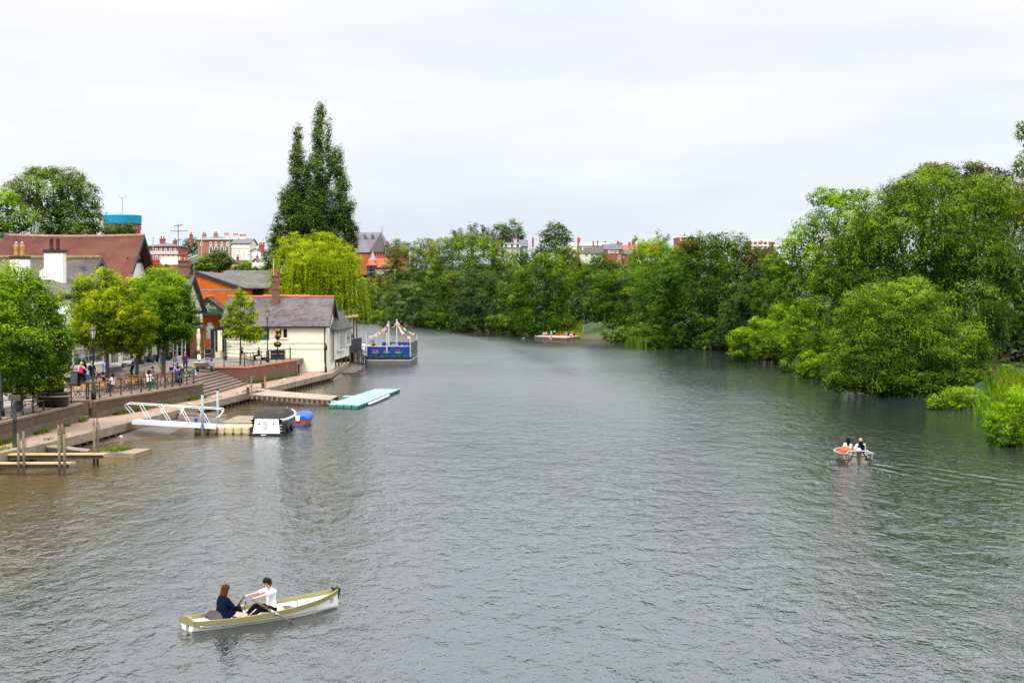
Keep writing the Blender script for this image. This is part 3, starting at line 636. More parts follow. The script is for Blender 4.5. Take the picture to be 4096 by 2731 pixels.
# --- trees on the left skyline
tree('plane_tree', 'broad pale green plane tree rising behind the long red roof', (250,1130), 165*K, [(210,780,120,110),(120,760,80,80),(250,730,95,62),(330,800,70,80),(60,770,50,55),(360,880,52,62),(250,880,120,75),(150,720,60,50),(310,940,80,50),(200,960,100,50)], GD, .42, trunk=.6, dens=1.25)
tree('maple_tree', 'bright green tree at the left edge above the chimneys', (30,1130), 128*K, [(30,830,75,70),(80,880,70,55),(0,900,90,80),(105,890,45,30),(-50,830,70,80),(20,1000,80,70)], G3, .34, trunk=.4)
for i, (l, b, Y, lb, mt, lf) in enumerate([
    ('dark round tree half hiding the brick drum of the water tower', (490,960), 250*K, blob(440,550,888,960,6,31), GE, .5),
    ('dark shrub at the left foot of the water tower', (425,965), 240*K, blob(395,470,900,965,5,32), GE, .5),
    ('dark green tree between the red terrace and the brown brick townhouse', (770,1075), 270*K, [(765,985,36,32),(735,1010,20,25),(750,1050,36,36),(800,1030,36,30),(830,1055,40,32)], GE, .55),
    ('round dark green tree below the brown brick townhouse', (880,1100), 235*K, blob(810,940,1000,1095,7,34), GE, .5),
    ('loose mid green tree behind the chimney of the gabled house', (790,1120), 225*K, blob(740,860,1025,1110,6,35), GA, .5),
    ('pale green hedge like tree below the white townhouses', (985,1105), 215*K, blob(920,1080,1045,1110,7,36), GA, .45),
    ('tree with dark leaves between the small white house and the willow', (1085,1130), 200*K, blob(1050,1130,960,1120,7,37), GE, .45)]):
    tree('hillside_tree', l, b, Y, lb, mt, lf, trunk=.3, group='trees on the town hill', dens=1.3, inner=.5)
# --- far bank, centre
FB = 'trees on the far bank'
far = [
 ('pale shrubby tree below the half timbered house', (1510,1290), 327*K, blob(1440,1590,1090,1290,9,41), GA, .6),
 ('dark bush overhanging the water beside the willow', (1455,1295), 318*K, blob(1420,1490,1130,1292,6,42), G6, .5),
 ('silvery green willow at the left end of the far trees', (1680,1308), 276*K, [(1650,1060,85,70),(1600,1010,55,50),(1700,1000,60,50),(1575,1090,50,60),(1640,1170,90,80),(1740,1100,70,110),(1590,1200,55,80),(1680,1250,100,55),(1780,1230,60,70)], G9, .5),
 ('huge domed light green tree in the middle of the far bank', (1880,1312), 262*K, [(1880,1040,130,90),(1870,985,95,52),(1780,1020,70,70),(1960,1010,70,60),(2000,1060,45,60),(1830,1110,110,90),(1920,1130,90,80),(1760,1130,60,80),(1830,1230,90,80)], GA, .5),
 ('bluish dark horse chestnut in front of the domed tree', (1930,1325), 238*K, [(1915,1130,62,55),(1870,1160,55,55),(1960,1150,50,50),(1905,1210,85,60),(1850,1220,50,50),(1990,1220,40,60),(1860,1280,60,40),(1940,1270,60,45)], G8, .5),
 ('slender light green alder with a visible grey stem', (2050,1335), 232*K, blob(1985,2130,1045,1330,9,46,.3), G7, .46),
 ('tall alder leaning over the swimmers with a bare trunk', (2186,1316), 213*K, [(2190,1060,70,45),(2180,1110,110,60),(2240,1150,60,55),(2110,1120,60,50),(2160,1190,95,50),(2080,1190,50,60),(2230,1220,50,40),(2120,1260,60,40)], G7, .44),
 ('feathery brownish green tree behind the tall alder', (2260,1300), 250*K, blob(2180,2340,980,1180,8,48), GA, .5),
 ('dark green rounded tree beneath the pale green house', (2420,1300), 245*K, [(2400,1050,45,40),(2385,1110,60,50),(2450,1080,50,40),(2340,1130,60,60),(2300,1200,55,60),(2420,1180,60,60)], G6, .46),
 ('yellow green sycamore below the row of red chimneys', (2620,1330), 235*K, [(2620,1010,75,55),(2560,1020,50,45),(2690,1030,50,45),(2600,1070,90,50),(2660,1110,80,60),(2640,1190,100,80)], GC, .5),
 ('wide spreading alder with flat layers behind the far landing', (2455,1322), 192*K, [(2450,1120,85,45),(2400,1180,60,45),(2520,1170,80,50),(2430,1230,80,40),(2520,1250,70,45),(2570,1130,50,60),(2370,1230,36,40),(2470,1290,60,30)], G7, .4),
 ('dark alder standing between the spreading alder and the big dark tree', (2620,1360), 186*K, [(2610,1110,50,60),(2590,1200,60,70),(2640,1260,60,60),(2560,1300,60,45)], G6, .4),
 ('big dark alder with drooping layered boughs at the river bend', (2840,1400), 162*K, [(2850,1060,150,85),(2800,985,85,55),(2910,990,90,55),(2740,1060,80,70),(2990,1060,75,80),(2680,1160,80,80),(2830,1170,150,90),(2960,1180,100,90),(2640,1260,60,60),(2760,1280,110,80),(2900,1290,110,80),(2700,1340,70,45),(3010,1280,60,80),(2690,1110,60,50,-4)], G6, .4),
 ('black green bush below the big dark alder', (2950,1400), 150*K, blob(2860,3060,1180,1405,8,53), LEAF('deep green leaf',(.005,.022,.008),(.025,.07,.016),(.06,.11,.03),.2), .36)]
for i, (l, b, Y, lb, mt, lf) in enumerate(far): tree('riverside_tree', l, b, Y, lb, mt, lf, trunk=.32, group=FB, barkm=bark_l, dens=.95, skirt=(0 if b[1] < 1304 and i not in (0,1) else 42) if 'landing' not in l else 0)
for l, b, Y, lb in [('leftmost tree of the skyline clump, small and rounded', (1835,1010), 430*K, blob(1800,1862,905,1010,6,61)),
    ('second tree of the skyline clump, pointed crown', (1890,1010), 430*K, blob(1862,1920,882,1010,6,62)),
    ('low tree between the pointed one and the great clump', (1935,1010), 430*K, blob(1912,1960,895,1010,6,63)),
    ('left half of the great skyline clump above the domed tree', (2010,1010), 425*K, blob(1945,2050,890,1010,8,64)),
    ('tallest tree of the skyline clump at its right end', (2065,1010), 430*K, blob(2005,2102,872,1010,8,65)),
    ('lone open crowned tree standing above the chimneys', (2225,1060), 340*K, [(2220,930,50,36),(2180,950,28,28),(2260,950,30,36),(2215,990,62,42),(2170,1020,40,30),(2262,1020,30,36),(2225,905,34,18)])]:
    tree('skyline_tree', l, b, Y, lb, GE, .75, trunk=.45, group='skyline trees', dens=.9)
tree('young_poplar', 'thin wispy pale tree poking above the yellow green sycamore', (2650,1060), 245*K, [(2650,965,18,30),(2635,940,8,18),(2672,950,9,22),(2660,1000,28,22),(2545,955,8,14)], GD, .42, trunk=.12, dens=.55, limbs=3)
tree('riverside_tree', 'mid green tree filling the gap between the big dark alder and the tall lime', (3090,1405), 141*K, blob(3010,3180,1010,1405,9,92), G7, .34, trunk=.3, group=FB)
# low bushes at the far waterline
bush = [('bush with pale flowers at the far waterline left of the landing', (2130,1340), 218*K, blob(2075,2195,1285,1345,6,71), G9, .36),
 ('low bush on the mud spit below the chestnut', (1870,1330), 236*K, blob(1810,1930,1270,1332,6,72), G8, .4),
 ('dark overhanging bush under the domed tree', (1760,1318), 262*K, blob(1690,1830,1230,1318,7,73), G6, .42),
 ('bright bush at the end of the river behind the barge', (1510,1298), 316*K, blob(1475,1560,1240,1298,6,74), GC, .42),
 ('grassy bush right of the far landing', (2500,1372), 184*K, blob(2400,2580,1305,1376,7,75), GA, .32),
 ('reedy bush below the dark alder trunk', (2590,1378), 180*K, blob(2520,2680,1290,1385,7,76), G7, .32),
 ('green bush at the foot of the big dark alder', (2720,1398), 168*K, blob(2640,2810,1290,1400,7,77), G7, .34),
 ('dark shrub at the foot of the black green bush', (2870,1404), 160*K, blob(2790,2960,1310,1406,7,78), G6, .34),
 ('green undergrowth between the alder trunk and the water', (2030,1335), 226*K, blob(1930,2090,1255,1336,7,79), G7, .38)]
for l, b, Y, lb, mt, lf in bush: tree('bush', l, b, Y, lb, mt, lf, cat='bush', trunk=.06, group='bushes at the far waterline', limbs=2)
# grass on the far landing bank
# --- right bank
YR = 90*K
tree('lime_tree', 'tall dark green lime left of the great willow', (3260,1460), 122*K, [(3350,900,130,110),(3260,960,110,100),(3180,1030,80,90),(3400,830,75,60),(3300,1080,140,120),(3190,1150,90,90),(3310,790,70,40),(3450,950,80,120),(3130,1080,45,60),(3420,780,60,26)], G3, .34, trunk=.5, dens=.9)
tree('copper_beech', 'dark purple copper beech showing behind the great willow', (3800,1500), 128*K, [(3660,740,70,45),(3760,690,90,40),(3960,740,110,70),(4060,800,80,80),(3640,790,60,50),(3880,700,60,50)], GB, .36, trunk=.6)
tree('great_willow', 'huge spreading willow dominating the right bank', (3720,1560), 93*K, [(3700,960,260,190),(3680,800,170,110),(3560,900,150,130),(3850,860,190,150),(3450,1010,140,130),(3900,1050,190,170),(3750,720,90,55),(3330,1120,90,90),(3600,1150,240,180),(3830,1250,180,180),(3450,1170,130,110),(3400,1260,110,90),(3920,1300,110,150),(3950,790,120,90)], GA, .25, trunk=.7, dens=1.0, limbs=10, weep=1.6)
tree('great_willow', 'lower mound of pale willow boughs sweeping to the water in front', (3560,1570), 84.5*K, [(3560,1300,190,150),(3470,1230,110,90),(3650,1230,140,110),(3420,1360,110,110),(3700,1360,160,140),(3560,1430,200,110),(3800,1430,120,110),(3360,1450,70,80),(3880,1400,90,110),(3470,1500,120,60),(3650,1510,150,60),(3830,1510,100,60)], LEAF('grey green willow leaf',(.012,.04,.004),(.075,.155,.016),(.19,.29,.04),.3), .2, trunk=.4, dens=1.0, weep=1.2, skirt=60)
tree('park_tree', 'dense tree with yellowing leaves at the right edge', (4030,1480), 100*K, [(4020,960,130,160),(4080,840,90,100),(3960,880,80,100),(4090,1100,100,150),(3990,1150,90,110),(3900,800,60,70),(4100,1300,90,90),(3990,1290,70,80),(3720,690,50,36),(3900,670,30,34)], LEAF('yellowing leaf',(.010,.035,.004),(.06,.105,.010),(.20,.2,.02),.3), .26, trunk=.5, dens=.8)
tree('overhanging_tree', 'near tree reaching into the picture at the upper right edge', (4330,1700), 66*K, [(4095,520,30,45),(4105,660,50,46),(4230,600,120,160),(4300,800,170,170),(4400,500,150,160),(4080,690,28,30),(4075,545,18,20),(4330,1000,150,150)], G1, .2, trunk=.4, dens=.85)
for l, b, Y, lb, mt, lf in [
  ('brightest green shrub leaning over the river bend', (3020,1440), 130*K, blob(2910,3150,1270,1445,7,81), GC, .26),
  ('light green shrub behind the brightest one, further up the bank', (3150,1400), 135*K, blob(3040,3290,1190,1420,8,82), GC, .28),
  ('large light green shrub left of the willow mound', (3230,1500), 112*K, blob(3120,3400,1180,1500,9,83), LEAF('shrub green leaf',(.014,.055,.004),(.09,.185,.010),(.2,.32,.03),.35), .24),
  ('low yellow green shrub at the foot of the willow mound', (3250,1520), 104*K, blob(3170,3340,1400,1522,7,84), GC, .2),
  ('dark shrub touching the water under the lime', (3080,1440), 126*K, blob(3010,3180,1350,1446,6,85), G7, .26)]:
  tree('shrub', l, b, Y, lb, mt, lf, cat='shrub', trunk=.08, group='shrubs along the right bank', limbs=3, skirt=35 if b[1] > 1430 else 0, dens=1.1)
tree('willow_shrub', 'yellow green young willow spreading over the water by the reeds', (3800,1645), 75*K, [(3770,1605,62,30),(3830,1580,60,36),(3740,1622,36,18),(3880,1590,60,40),(3820,1620,70,24),(3930,1615,55,34),(3985,1640,50,36)], GC, .15, cat='shrub', trunk=.05, limbs=3)
tree('round_bush', 'big bright bush at the right edge nearest the camera', (4060,1795), 56.5*K, [(4060,1690,110,90),(4000,1720,70,62),(4100,1620,90,70),(4050,1740,100,50),(3975,1750,36,30),(4120,1740,90,60),(4000,1660,50,40)], GC, .13, cat='bush', trunk=.06, limbs=3)
tree('round_bush', 'rounded green bush beside the grey path at the right', (4020,1520), 84*K, blob(3985,4065,1460,1530,6,88), GC, .16, cat='bush', trunk=.05, limbs=2)
tree('flowering_bush', 'loose bush with pinkish white flower heads below the willow', (3955,1545), 82*K, blob(3930,3995,1475,1550,6,89), LEAF('pinkish flower',(.03,.06,.01),(.16,.15,.07),(.45,.34,.28),.3), .13, cat='bush', trunk=.04, limbs=2)
tree('round_bush', 'leafy bush between the reeds and the grey path', (4075,1640), 68*K, blob(4020,4140,1555,1650,6,91), GC, .14, cat='bush', trunk=.05, limbs=2)
# backdrop of the right hand wood that reads as one mass
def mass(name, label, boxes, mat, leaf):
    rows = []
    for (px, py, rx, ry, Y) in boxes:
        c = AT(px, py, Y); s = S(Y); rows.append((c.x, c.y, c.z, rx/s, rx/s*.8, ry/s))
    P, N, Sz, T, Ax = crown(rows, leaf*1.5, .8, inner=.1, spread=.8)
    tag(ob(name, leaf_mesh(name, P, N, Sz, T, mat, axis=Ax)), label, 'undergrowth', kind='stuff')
mass('undergrowth', 'dark shaded wood behind the far bank trees', [(2300,1230,160,70,225*K),(2480,1240,150,60,210*K),(2130,1240,120,70,245*K),(1950,1210,160,90,262*K),(2660,1220,120,90,200*K),(1760,1200,120,110,282*K),(2350,1120,150,60,262*K),(2100,1080,110,70,275*K),(2540,1130,120,60,252*K),(2800,1200,170,120,176*K),(3050,1180,120,120,148*K),(2960,1330,110,60,156*K)], LEAF('shade leaf',(.004,.016,.006),(.018,.045,.012),(.05,.09,.02),.2), .6)  # shade under the canopy is put into this near-black leaf colour
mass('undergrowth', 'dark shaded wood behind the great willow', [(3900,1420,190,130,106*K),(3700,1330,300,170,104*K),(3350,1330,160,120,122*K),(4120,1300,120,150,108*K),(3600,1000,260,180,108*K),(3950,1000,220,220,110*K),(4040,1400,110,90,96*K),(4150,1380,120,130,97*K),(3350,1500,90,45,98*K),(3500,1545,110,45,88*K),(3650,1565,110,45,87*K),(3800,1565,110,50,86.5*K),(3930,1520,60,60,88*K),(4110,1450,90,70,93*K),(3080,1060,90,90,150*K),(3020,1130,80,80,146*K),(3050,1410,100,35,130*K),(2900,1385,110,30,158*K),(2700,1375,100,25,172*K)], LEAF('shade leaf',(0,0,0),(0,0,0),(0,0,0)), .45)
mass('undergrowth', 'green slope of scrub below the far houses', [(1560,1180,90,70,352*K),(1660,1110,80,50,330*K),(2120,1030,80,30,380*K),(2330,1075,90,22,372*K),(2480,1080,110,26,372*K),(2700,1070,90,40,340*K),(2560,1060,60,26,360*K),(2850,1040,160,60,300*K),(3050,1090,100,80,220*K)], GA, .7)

# --- grass, reeds, weeds (stuff)
def blades(name, label, pts, hgt, wid, mat, cat='grass', lean=.25):
    n = len(pts); P = np.array(pts); a = rng.uniform(0, 2*math.pi, n); hh = hgt*rng.uniform(.5, 1.15, n)
    d = np.stack([np.cos(a), np.sin(a), np.zeros(n)], 1); b = np.stack([-np.sin(a), np.cos(a), np.zeros(n)], 1)*(wid*rng.uniform(.6,1.3,n))[:,None]
    up = np.array([0,0,1.]); l = (lean*hh*rng.uniform(.2,1.6,n))[:,None]
    V = np.stack([P-b, P+b, P+up*(hh*.6)[:,None]+d*l*.3+b*.8, P+up*(hh*.6)[:,None]+d*l*.3-b*.8, P+up*hh[:,None]+d*l], 1).reshape(-1,3)
    F = []; o = np.arange(n)*5
    me = bpy.data.meshes.new(name); fs = [(int(i),int(i)+1,int(i)+2,int(i)+3) for i in o]+[(int(i)+3,int(i)+2,int(i)+4) for i in o]
    me.from_pydata(V.tolist(), [], fs); me.materials.append(mat)
    at = me.attributes.new('tone', 'FLOAT', 'POINT'); at.data.foreach_set('value', np.repeat(np.clip(rng.normal(.55,.17,n),0,1),5).astype(np.float32))
    return tag(ob(name, me), label, cat, kind='stuff')
def scatter_quad(a, b, c, d, n, zf=None, j=0):
    u = rng.random(n)[:, None]; v = rng.random(n)[:, None]; a, b, c, d = (np.array(q) for q in (a, b, c, d))
    P = (a*(1-u)+b*u)*(1-v) + (d*(1-u)+c*u)*v
    if zf: P[:, 2] = zf(P[:, 0], P[:, 1])
    return P
reed = LEAF('reed blade', (.015,.05,.004), (.07,.18,.008), (.2,.32,.03), .3)
zf = lambda x, y: np.maximum(-.1, ground_z(x, y))
blades('reeds', 'tall bright reeds growing at the right water edge', scatter_quad(G(3890,1660),G(4000,1700),G(4140,1600),G(3960,1575),1500,zf), 1.15, .028, reed, 'reeds')
blades('grass', 'long bright grass on the right bank above the reeds', scatter_quad(G(3940,1590,1),G(4200,1700,1),G(4200,1540,1.3),G(4000,1540,1.3),5000,zf), .8, .03, LEAF('long grass',(.04,.075,.004),(.15,.21,.012),(.36,.33,.05),.3))
blades('grass', 'tall seeding grass on the bank behind the far landing', scatter_quad(G(2160,1338,.3),G(2335,1345,.3),G(2330,1298,1),G(2200,1298,1),4200,lambda x,y: np.maximum(.2,ground_z(x,y))), 1.2, .05, LEAF('seeding grass',(.03,.075,.004),(.12,.19,.012),(.3,.28,.06),.3))
blades('reeds', 'pale reeds in the water under the big dark alder', scatter_quad(G(2500,1382),G(2590,1398),G(2600,1380),G(2520,1375),400,lambda x,y: x*0-.05), 1.8, .05, G7, 'reeds')
def weeds(line, n, hgt):
    out = []
    for _ in range(n):
        i = random.randrange(len(line)-1); t = random.random(); p = line[i].lerp(line[i+1], t)
        if mnoise.noise(Vector((p.x*.9, p.y*.35, 0))) > .0: out.append((p.x+abs(random.gauss(0,.16))+.03, p.y, LZ-.01))
    return out
wd = weeds(W1, 5200, .2)+weeds(W2, 6800, .2)+weeds(W3, 3000, .2)
blades('weeds', 'green weeds sprouting along the foot of the river walls', wd, .22, .02, LEAF('weed leaf',(.025,.05,.004),(.09,.15,.012),(.2,.26,.03),.3), 'weeds', .8)
ed = []
for i in range(1, len(QE)-2):
    for _ in range(150):
        p = QE[i].lerp(QE[i+1], random.random())
        if mnoise.noise(Vector((p.x*2, p.y*.6, 9))) > .15: ed.append((p.x-.35-random.random()*.4, p.y, LZ+.07))
blades('weeds', 'thin grass tufts along the edge of the quay', ed, .16, .03, MATS['weed leaf'], 'weeds', .8)
# ---------------------------------------------------------------- buildings
def win_mb(w, h, nx=2, ny=3, fr=.06, d=.08, bar=.03):
    """window standing in the XZ plane, facing -Y, origin at the lower left; slot 0 frame, slot 1 glass"""
    mb = MB()
    for b in ((0,0,fr,h),(w-fr,0,w,h),(fr,0,w-fr,fr),(fr,h-fr,w-fr,h)): mb.box(b[0],-d,b[1],b[2],.02,b[3])
    for i in range(1,nx): mb.box(fr+(w-2*fr)*i/nx-bar/2,-d*.7,fr,fr+(w-2*fr)*i/nx+bar/2,.0,h-fr)
    for j in range(1,ny): mb.box(fr,-d*.68,fr+(h-2*fr)*j/ny-bar/2,w-fr,.0,fr+(h-2*fr)*j/ny+bar/2)
    return mb
def window(par, x, y, z, w, h, nx=2, ny=3, frame=None, rz=0, sill=True, fr=.06, glassm=None):
    f = win_mb(w,h,nx,ny,fr).build('window', frame or white, par, loc=(x,y,z), rz=rz)
    MB().box(fr*.5,-.03,fr*.5,w-fr*.5,-.012,h-fr*.5).build('pane', glassm or glass, f)
    if sill: MB().box(-.06,-.16,-.1,w+.06,.01,0).build('sill', frame or white, f)
    return f
def gable_roof(par, x0, x1, y0, y1, ze, zr, mat, over=.25, th=.14, ridge=None, name='roof', axis='X', barge=None):
    """pitched roof; axis = direction of the ridge"""
    mb = MB(); yc = (y0+y1)/2; xc = (x0+x1)/2
    if axis == 'X':
        sl = (zr-ze)/(yc-y0); e0 = (y0-over, ze-over*sl); e1 = (y1+over, ze-over*sl)
        for (ya, za) in (e0, e1): mb.prism([(x0-over,ya,za),(x1+over,ya,za),(x1+over,yc,zr),(x0-over,yc,zr)], (0,0,th))
        ends = [[(x,e0[0],e0[1]),(x,yc,zr),(x,e1[0],e1[1])] for x in (x0-over, x1+over)]
        rl = [(x0-over,yc,zr+th),(x1+over,yc,zr+th)]
    else:
        sl = (zr-ze)/(xc-x0); e0 = (x0-over, ze-over*sl); e1 = (x1+over, ze-over*sl)
        for (xa, za) in (e0, e1): mb.prism([(xa,y0-over,za),(xa,y1+over,za),(xc,y1+over,zr),(xc,y0-over,zr)], (0,0,th))
        ends = [[(e0[0],y,e0[1]),(xc,y,zr),(e1[0],y,e1[1])] for y in (y0-over, y1+over)]
        rl = [(xc,y0-over,zr+th),(xc,y1+over,zr+th)]
    r = mb.build(name, mat, par)
    if ridge: MB().path(rl, .14, 8).build('ridge_tiles', ridge, par)
    if barge:
        for k, en in enumerate(ends):
            off = -.06 if k == 0 else .06; b = MB(); v = (off,0,0) if axis == 'X' else (0,off,0)
            for a, c in ((en[0],en[1]),(en[1],en[2])):
                b.prism([(a[0],a[1],a[2]-.18),(c[0],c[1],c[2]-.18),(c[0],c[1],c[2]+th+.03),(a[0],a[1],a[2]+th+.03)], v)
            b.build('bargeboard', barge, par)
    return r
def gable_walls(par, x0, x1, y0, y1, z0, ze, zr, mat, axis='X', name='wall', gm=None, flat=False):
    mb = MB()
    if axis == 'X': sec = [(x0,y0,z0),(x0,y1,z0),(x0,y1,ze),(x0,(y0+y1)/2,zr),(x0,y0,ze)]; v = (x1-x0,0,0)
    else: sec = [(x0,y0,z0),(x1,y0,z0),(x1,y0,ze),((x0+x1)/2,y0,zr),(x0,y0,ze)]; v = (0,y1-y0,0)
    return mb.prism(sec, v).build(name, mat, par)
def hip_roof(par, x0, x1, y0, y1, ze, zr, mat, over=.3, inset=None, name='roof'):
    yc = (y0+y1)/2; i = inset if inset is not None else (y1-y0)/2
    a = [(x0-over,y0-over,ze),(x1+over,y0-over,ze),(x1+over,y1+over,ze),(x0-over,y1+over,ze)]; r0 = (x0+i,yc,zr); r1 = (x1-i,yc,zr)
    if x0+i > x1-i: r0 = r1 = ((x0+x1)/2, yc, zr)
    vs = a+[r0,r1]+[(p[0],p[1],ze-.15) for p in a]
    return MB().add(vs, [(0,1,5,4),(1,2,5),(2,3,4,5),(3,0,4),(6,7,1,0),(7,8,2,1),(8,9,3,2),(9,6,0,3),(9,8,7,6)]).build(name, mat, par)
def chimney(par, x, y, z0, z1, w, d, mat, pots=2, potm=None, cap=True, poth=.55, potr=.13):
    c = MB().box(x-w/2,y-d/2,z0,x+w/2,y+d/2,z1).build('chimney', mat, par)
    if cap:
        MB().box(x-w/2-.09,y-d/2-.09,z1,x+w/2+.09,y+d/2+.09,z1+.16).build('chimney_cap', mat if cap is True else cap, c)
    for k in range(pots):
        px = x+(k-(pots-1)/2)*w/max(pots,1)
        MB().lathe([(potr*1.15,0),(potr,.1),(potr*.9,poth-.1),(potr*1.1,poth-.08),(potr*1.05,poth)], (px,y,z1+.16), 10).build('chimney_pot', potm or terracotta, c, True)
    return c
def bx(name, x0,y0,z0,x1,y1,z1, mat, par): return MB().box(x0,y0,z0,x1,y1,z1).build(name, mat, par)

# --- white boathouse
s_ = S(103.5*K); B = G(1305,1486,LZ); BY = B.y
def X(px, y=None): return AT(px, 1185, y or BY).x
xl, xr = X(893), X(1304); zE = AT(1300,1302,BY).z; zR = AT(1300,1192,BY+4.2).z
t = thing('boathouse', 'long white painted brick boathouse with purple slate roof and tall red chimney', 'building', (xr,BY,0))
o_ = Vector((xr,BY,0)); W = xl-xr; D = 8.4
gable_walls(t, W, 0, 0, D, .5, zE, zR-.1, creamb)
gable_roof(t, W, .08, 0, D, zE, zR, slate, over=.3, ridge=terracotta, barge=black)
bx('gutter', W-.3,-.42,zE-.22,.35,-.3,zE-.08, black, t); MB().tube((-.15,-.12,zE-.2),(-.15,-.12,.9),.05).build('drainpipe', black, t)
for z0, z1, d in ((LZ+2.35,LZ+2.47,.07),(3.05,3.11,.05),(zE-1.72,zE-1.62,.06)): bx('string_course', W-.02,-d,z0,.02,.01,z1, creamb, t)
mb = MB()
for k in range(60): mb.box(W+.15+k*(-W-.3)/60,-.09,zE-1.86,W+.15+(k+.5)*(-W-.3)/60,0,zE-1.72)
mb.build('dentil_course', creamb, t)
zw = AT(0,1352,BY).z; zt = AT(0,1313,BY).z
for a, b in ((1108,1127),(1131,1150)): window(t, X(a)-xr, -.0, zw, X(b)-X(a), zt-zw, 1, 1, frame=cream, glassm=M('dark pane',(.008,.01,.012),.1,.1,bump=0), fr=.05)
for a, b in ((917,936),(941,958)): window(t, X(a)-xr, -.0, zw, X(b)-X(a), zt-zw, 1, 1, frame=cream, glassm=MATS['dark pane'], fr=.05)
# louvred vent panel
mb = MB()
for k in range(12): mb.cbox(((X(1094)-xr),-.05,zw+(zt-zw)*(k+.5)/12*1.1),(.55,.05,.06),rx=.5)
mb.build('vent_louvre', cream, t)
# sign on the long wall
sg = bx('sign', X(958)-xr,-.1,AT(0,1357,BY).z,X(1076)-xr,-.02,AT(0,1313,BY).z, green_sign, t)
text('BOATHOUSE', .42, gold, sg, ((X(1017)-xr),-.115,AT(0,1336,BY).z)).scale = (1.12,1,1)
grey_paint = M('faded grey lettering', (.36,.33,.28), .9, .25, 8)
for k, (bd, py) in enumerate((("THE RIVER DEE'S",1382),('ORIGINAL FLOATING',1389.5),('BEER GARDEN',1397))): text(bd, .26, grey_paint, t, (X(971)-xr,-.012,AT(0,py,BY).z), name='lettering', ext=.002)
mb = MB().lathe([(.1,0),(.26,.02),(.26,.05),(.1,.06)], n=14); e_ = mb.build('barrel_emblem', grey_paint, t, loc=(X(917)-xr,-.012,AT(0,1388,BY).z)); e_.rotation_euler = (math.pi/2,0,0); e_.scale = (1.2,.8,.4)
mb = MB().box(-.5,-.02,-.1,-.34,0,.1); mb.build('barrel_emblem', grey_paint, t, loc=(X(917)-xr,-.002,AT(0,1388,BY).z))
# chimney of the boathouse
cx = X(1084)-xr; zc0 = AT(0,1215,BY+2).z; zc1 = AT(0,1106,BY+2).z
c = chimney(t, cx, 3.2, zc0-.6, zc1, .72, .62, wallbrick, pots=1, poth=.5, potr=.2)
for zz in (zc1-.55, zc1-1.35): bx('chimney_band', cx-.42,3.2-.37,zz,cx+.42,3.2+.37,zz+.16, wallbrick, c)
bx('lead_flashing', cx-.5,2.35,zR-1.45,cx+.5,2.75,zR-1.1, M('lead', (.3,.3,.33), .5), c).rotation_euler = (0,0,0)
# rear ridge of the back range
gable_roof(t, X(1060,BY+14)-xr, X(1238,BY+14)-xr, 9.5, 17, zE+.1, AT(0,1188,BY+13).z, slate, over=.1, ridge=terracotta)
gable_walls(t, W+.2, X(1238,BY+14)-xr, 9.5, 17, .5, zE+.1, AT(0,1188,BY+13).z-.1, creamb)
bx('side_extension', W-1.3,.5,.6,W+.02,5,AT(0,1330,BY).z, creamb, t); bx('side_doorframe', W-1.4,.3,.6,W-1.05,.55,AT(0,1325,BY).z, black, t); bx('lintel', W-1.4,.25,AT(0,1325,BY).z,W+.1,.7,AT(0,1315,BY).z, black, t)
bx('service_box', -.75,-.16,LZ+.05,-.05,.02,LZ+.9, creamb, t)
# --- glazed river room beside it
YR0 = BY+4; a = G(1322,1404,1.95); Xr = lambda px, y: AT(px,1185,y).x
t = thing('river_room', 'white boarded river room with hipped slate roof and tall window overhanging the bank', 'building')
x0 = xr+.02; yb = BY+4.0; ye = BY+18; x1 = Xr(1396, ye); zf_ = 1.7; zw_ = AT(0,1312,BY+8).z
boards = BR('white weatherboard', (.82,.79,.71), (.78,.75,.67), (.5,.47,.4), 4, .16, .012, dirt=(.5,.46,.36), dirt_amt=.3, ct=.3)
xf = AT(1322,1185,yb).x + .25
MB().prism([(x0,yb,zf_),(xf,yb,zf_),(x1,ye,zf_),(x0,ye,zf_)], (0,0,zw_-zf_)).build('wall', boards, t)
ap = AT(1319,1243,yb+5)
ov = .5
MB().add([(x0,yb-ov,zw_),(xf+ov,yb-ov,zw_-.05),(x1+ov,ye+ov,zw_-.05),(x0,ye+ov,zw_),(x0,yb+5,ap.z),(x0,ye-5,ap.z)]+[(x0,yb-ov,zw_-.2),(xf+ov,yb-ov,zw_-.25),(x1+ov,ye+ov,zw_-.25),(x0,ye+ov,zw_-.2)], [(0,1,4),(1,2,5,4),(2,3,5),(6,7,1,0),(7,8,2,1),(8,9,3,2),(9,8,7,6)]).build('roof', slate_dark, t)
# tall bay window on the river face
d = (Vector((x1,ye,0))-Vector((xf,yb,0))); an = math.atan2(d.y,d.x); L = d.length; un = d.normalized()
for f0, f1, zb, zt2 in ((.24,.62,2.55,4.85),(.66,.96,2.9,4.7)):
    p = Vector((xf,yb,0))+un*L*f0; f_ = win_mb(L*(f1-f0), zt2-zb, 3, 1 if f0 < .5 else 3, .12, .3).build('window', white, t, loc=(p.x,p.y,zb), rz=an)
    MB().box(.08,-.16,.08,L*(f1-f0)-.08,-.14,zt2-zb-.08).build('pane', M('pale pane', (.22,.3,.3), .08, .2, bump=0, spec=.6), f_)
mb = MB()
for f in (.3,.5,.7,.95):
    p = Vector((xf,yb,0))+un*L*f; mb.tube((p.x-.3,p.y,-.5),(p.x-.3,p.y,zf_),.1)
mb.build('support_posts', wetwood, t)
MB().tube((xf+.05,yb-.08,zw_-.2),(xf+.05,yb-.08,1.75),.05).build('drainpipe', black, t)
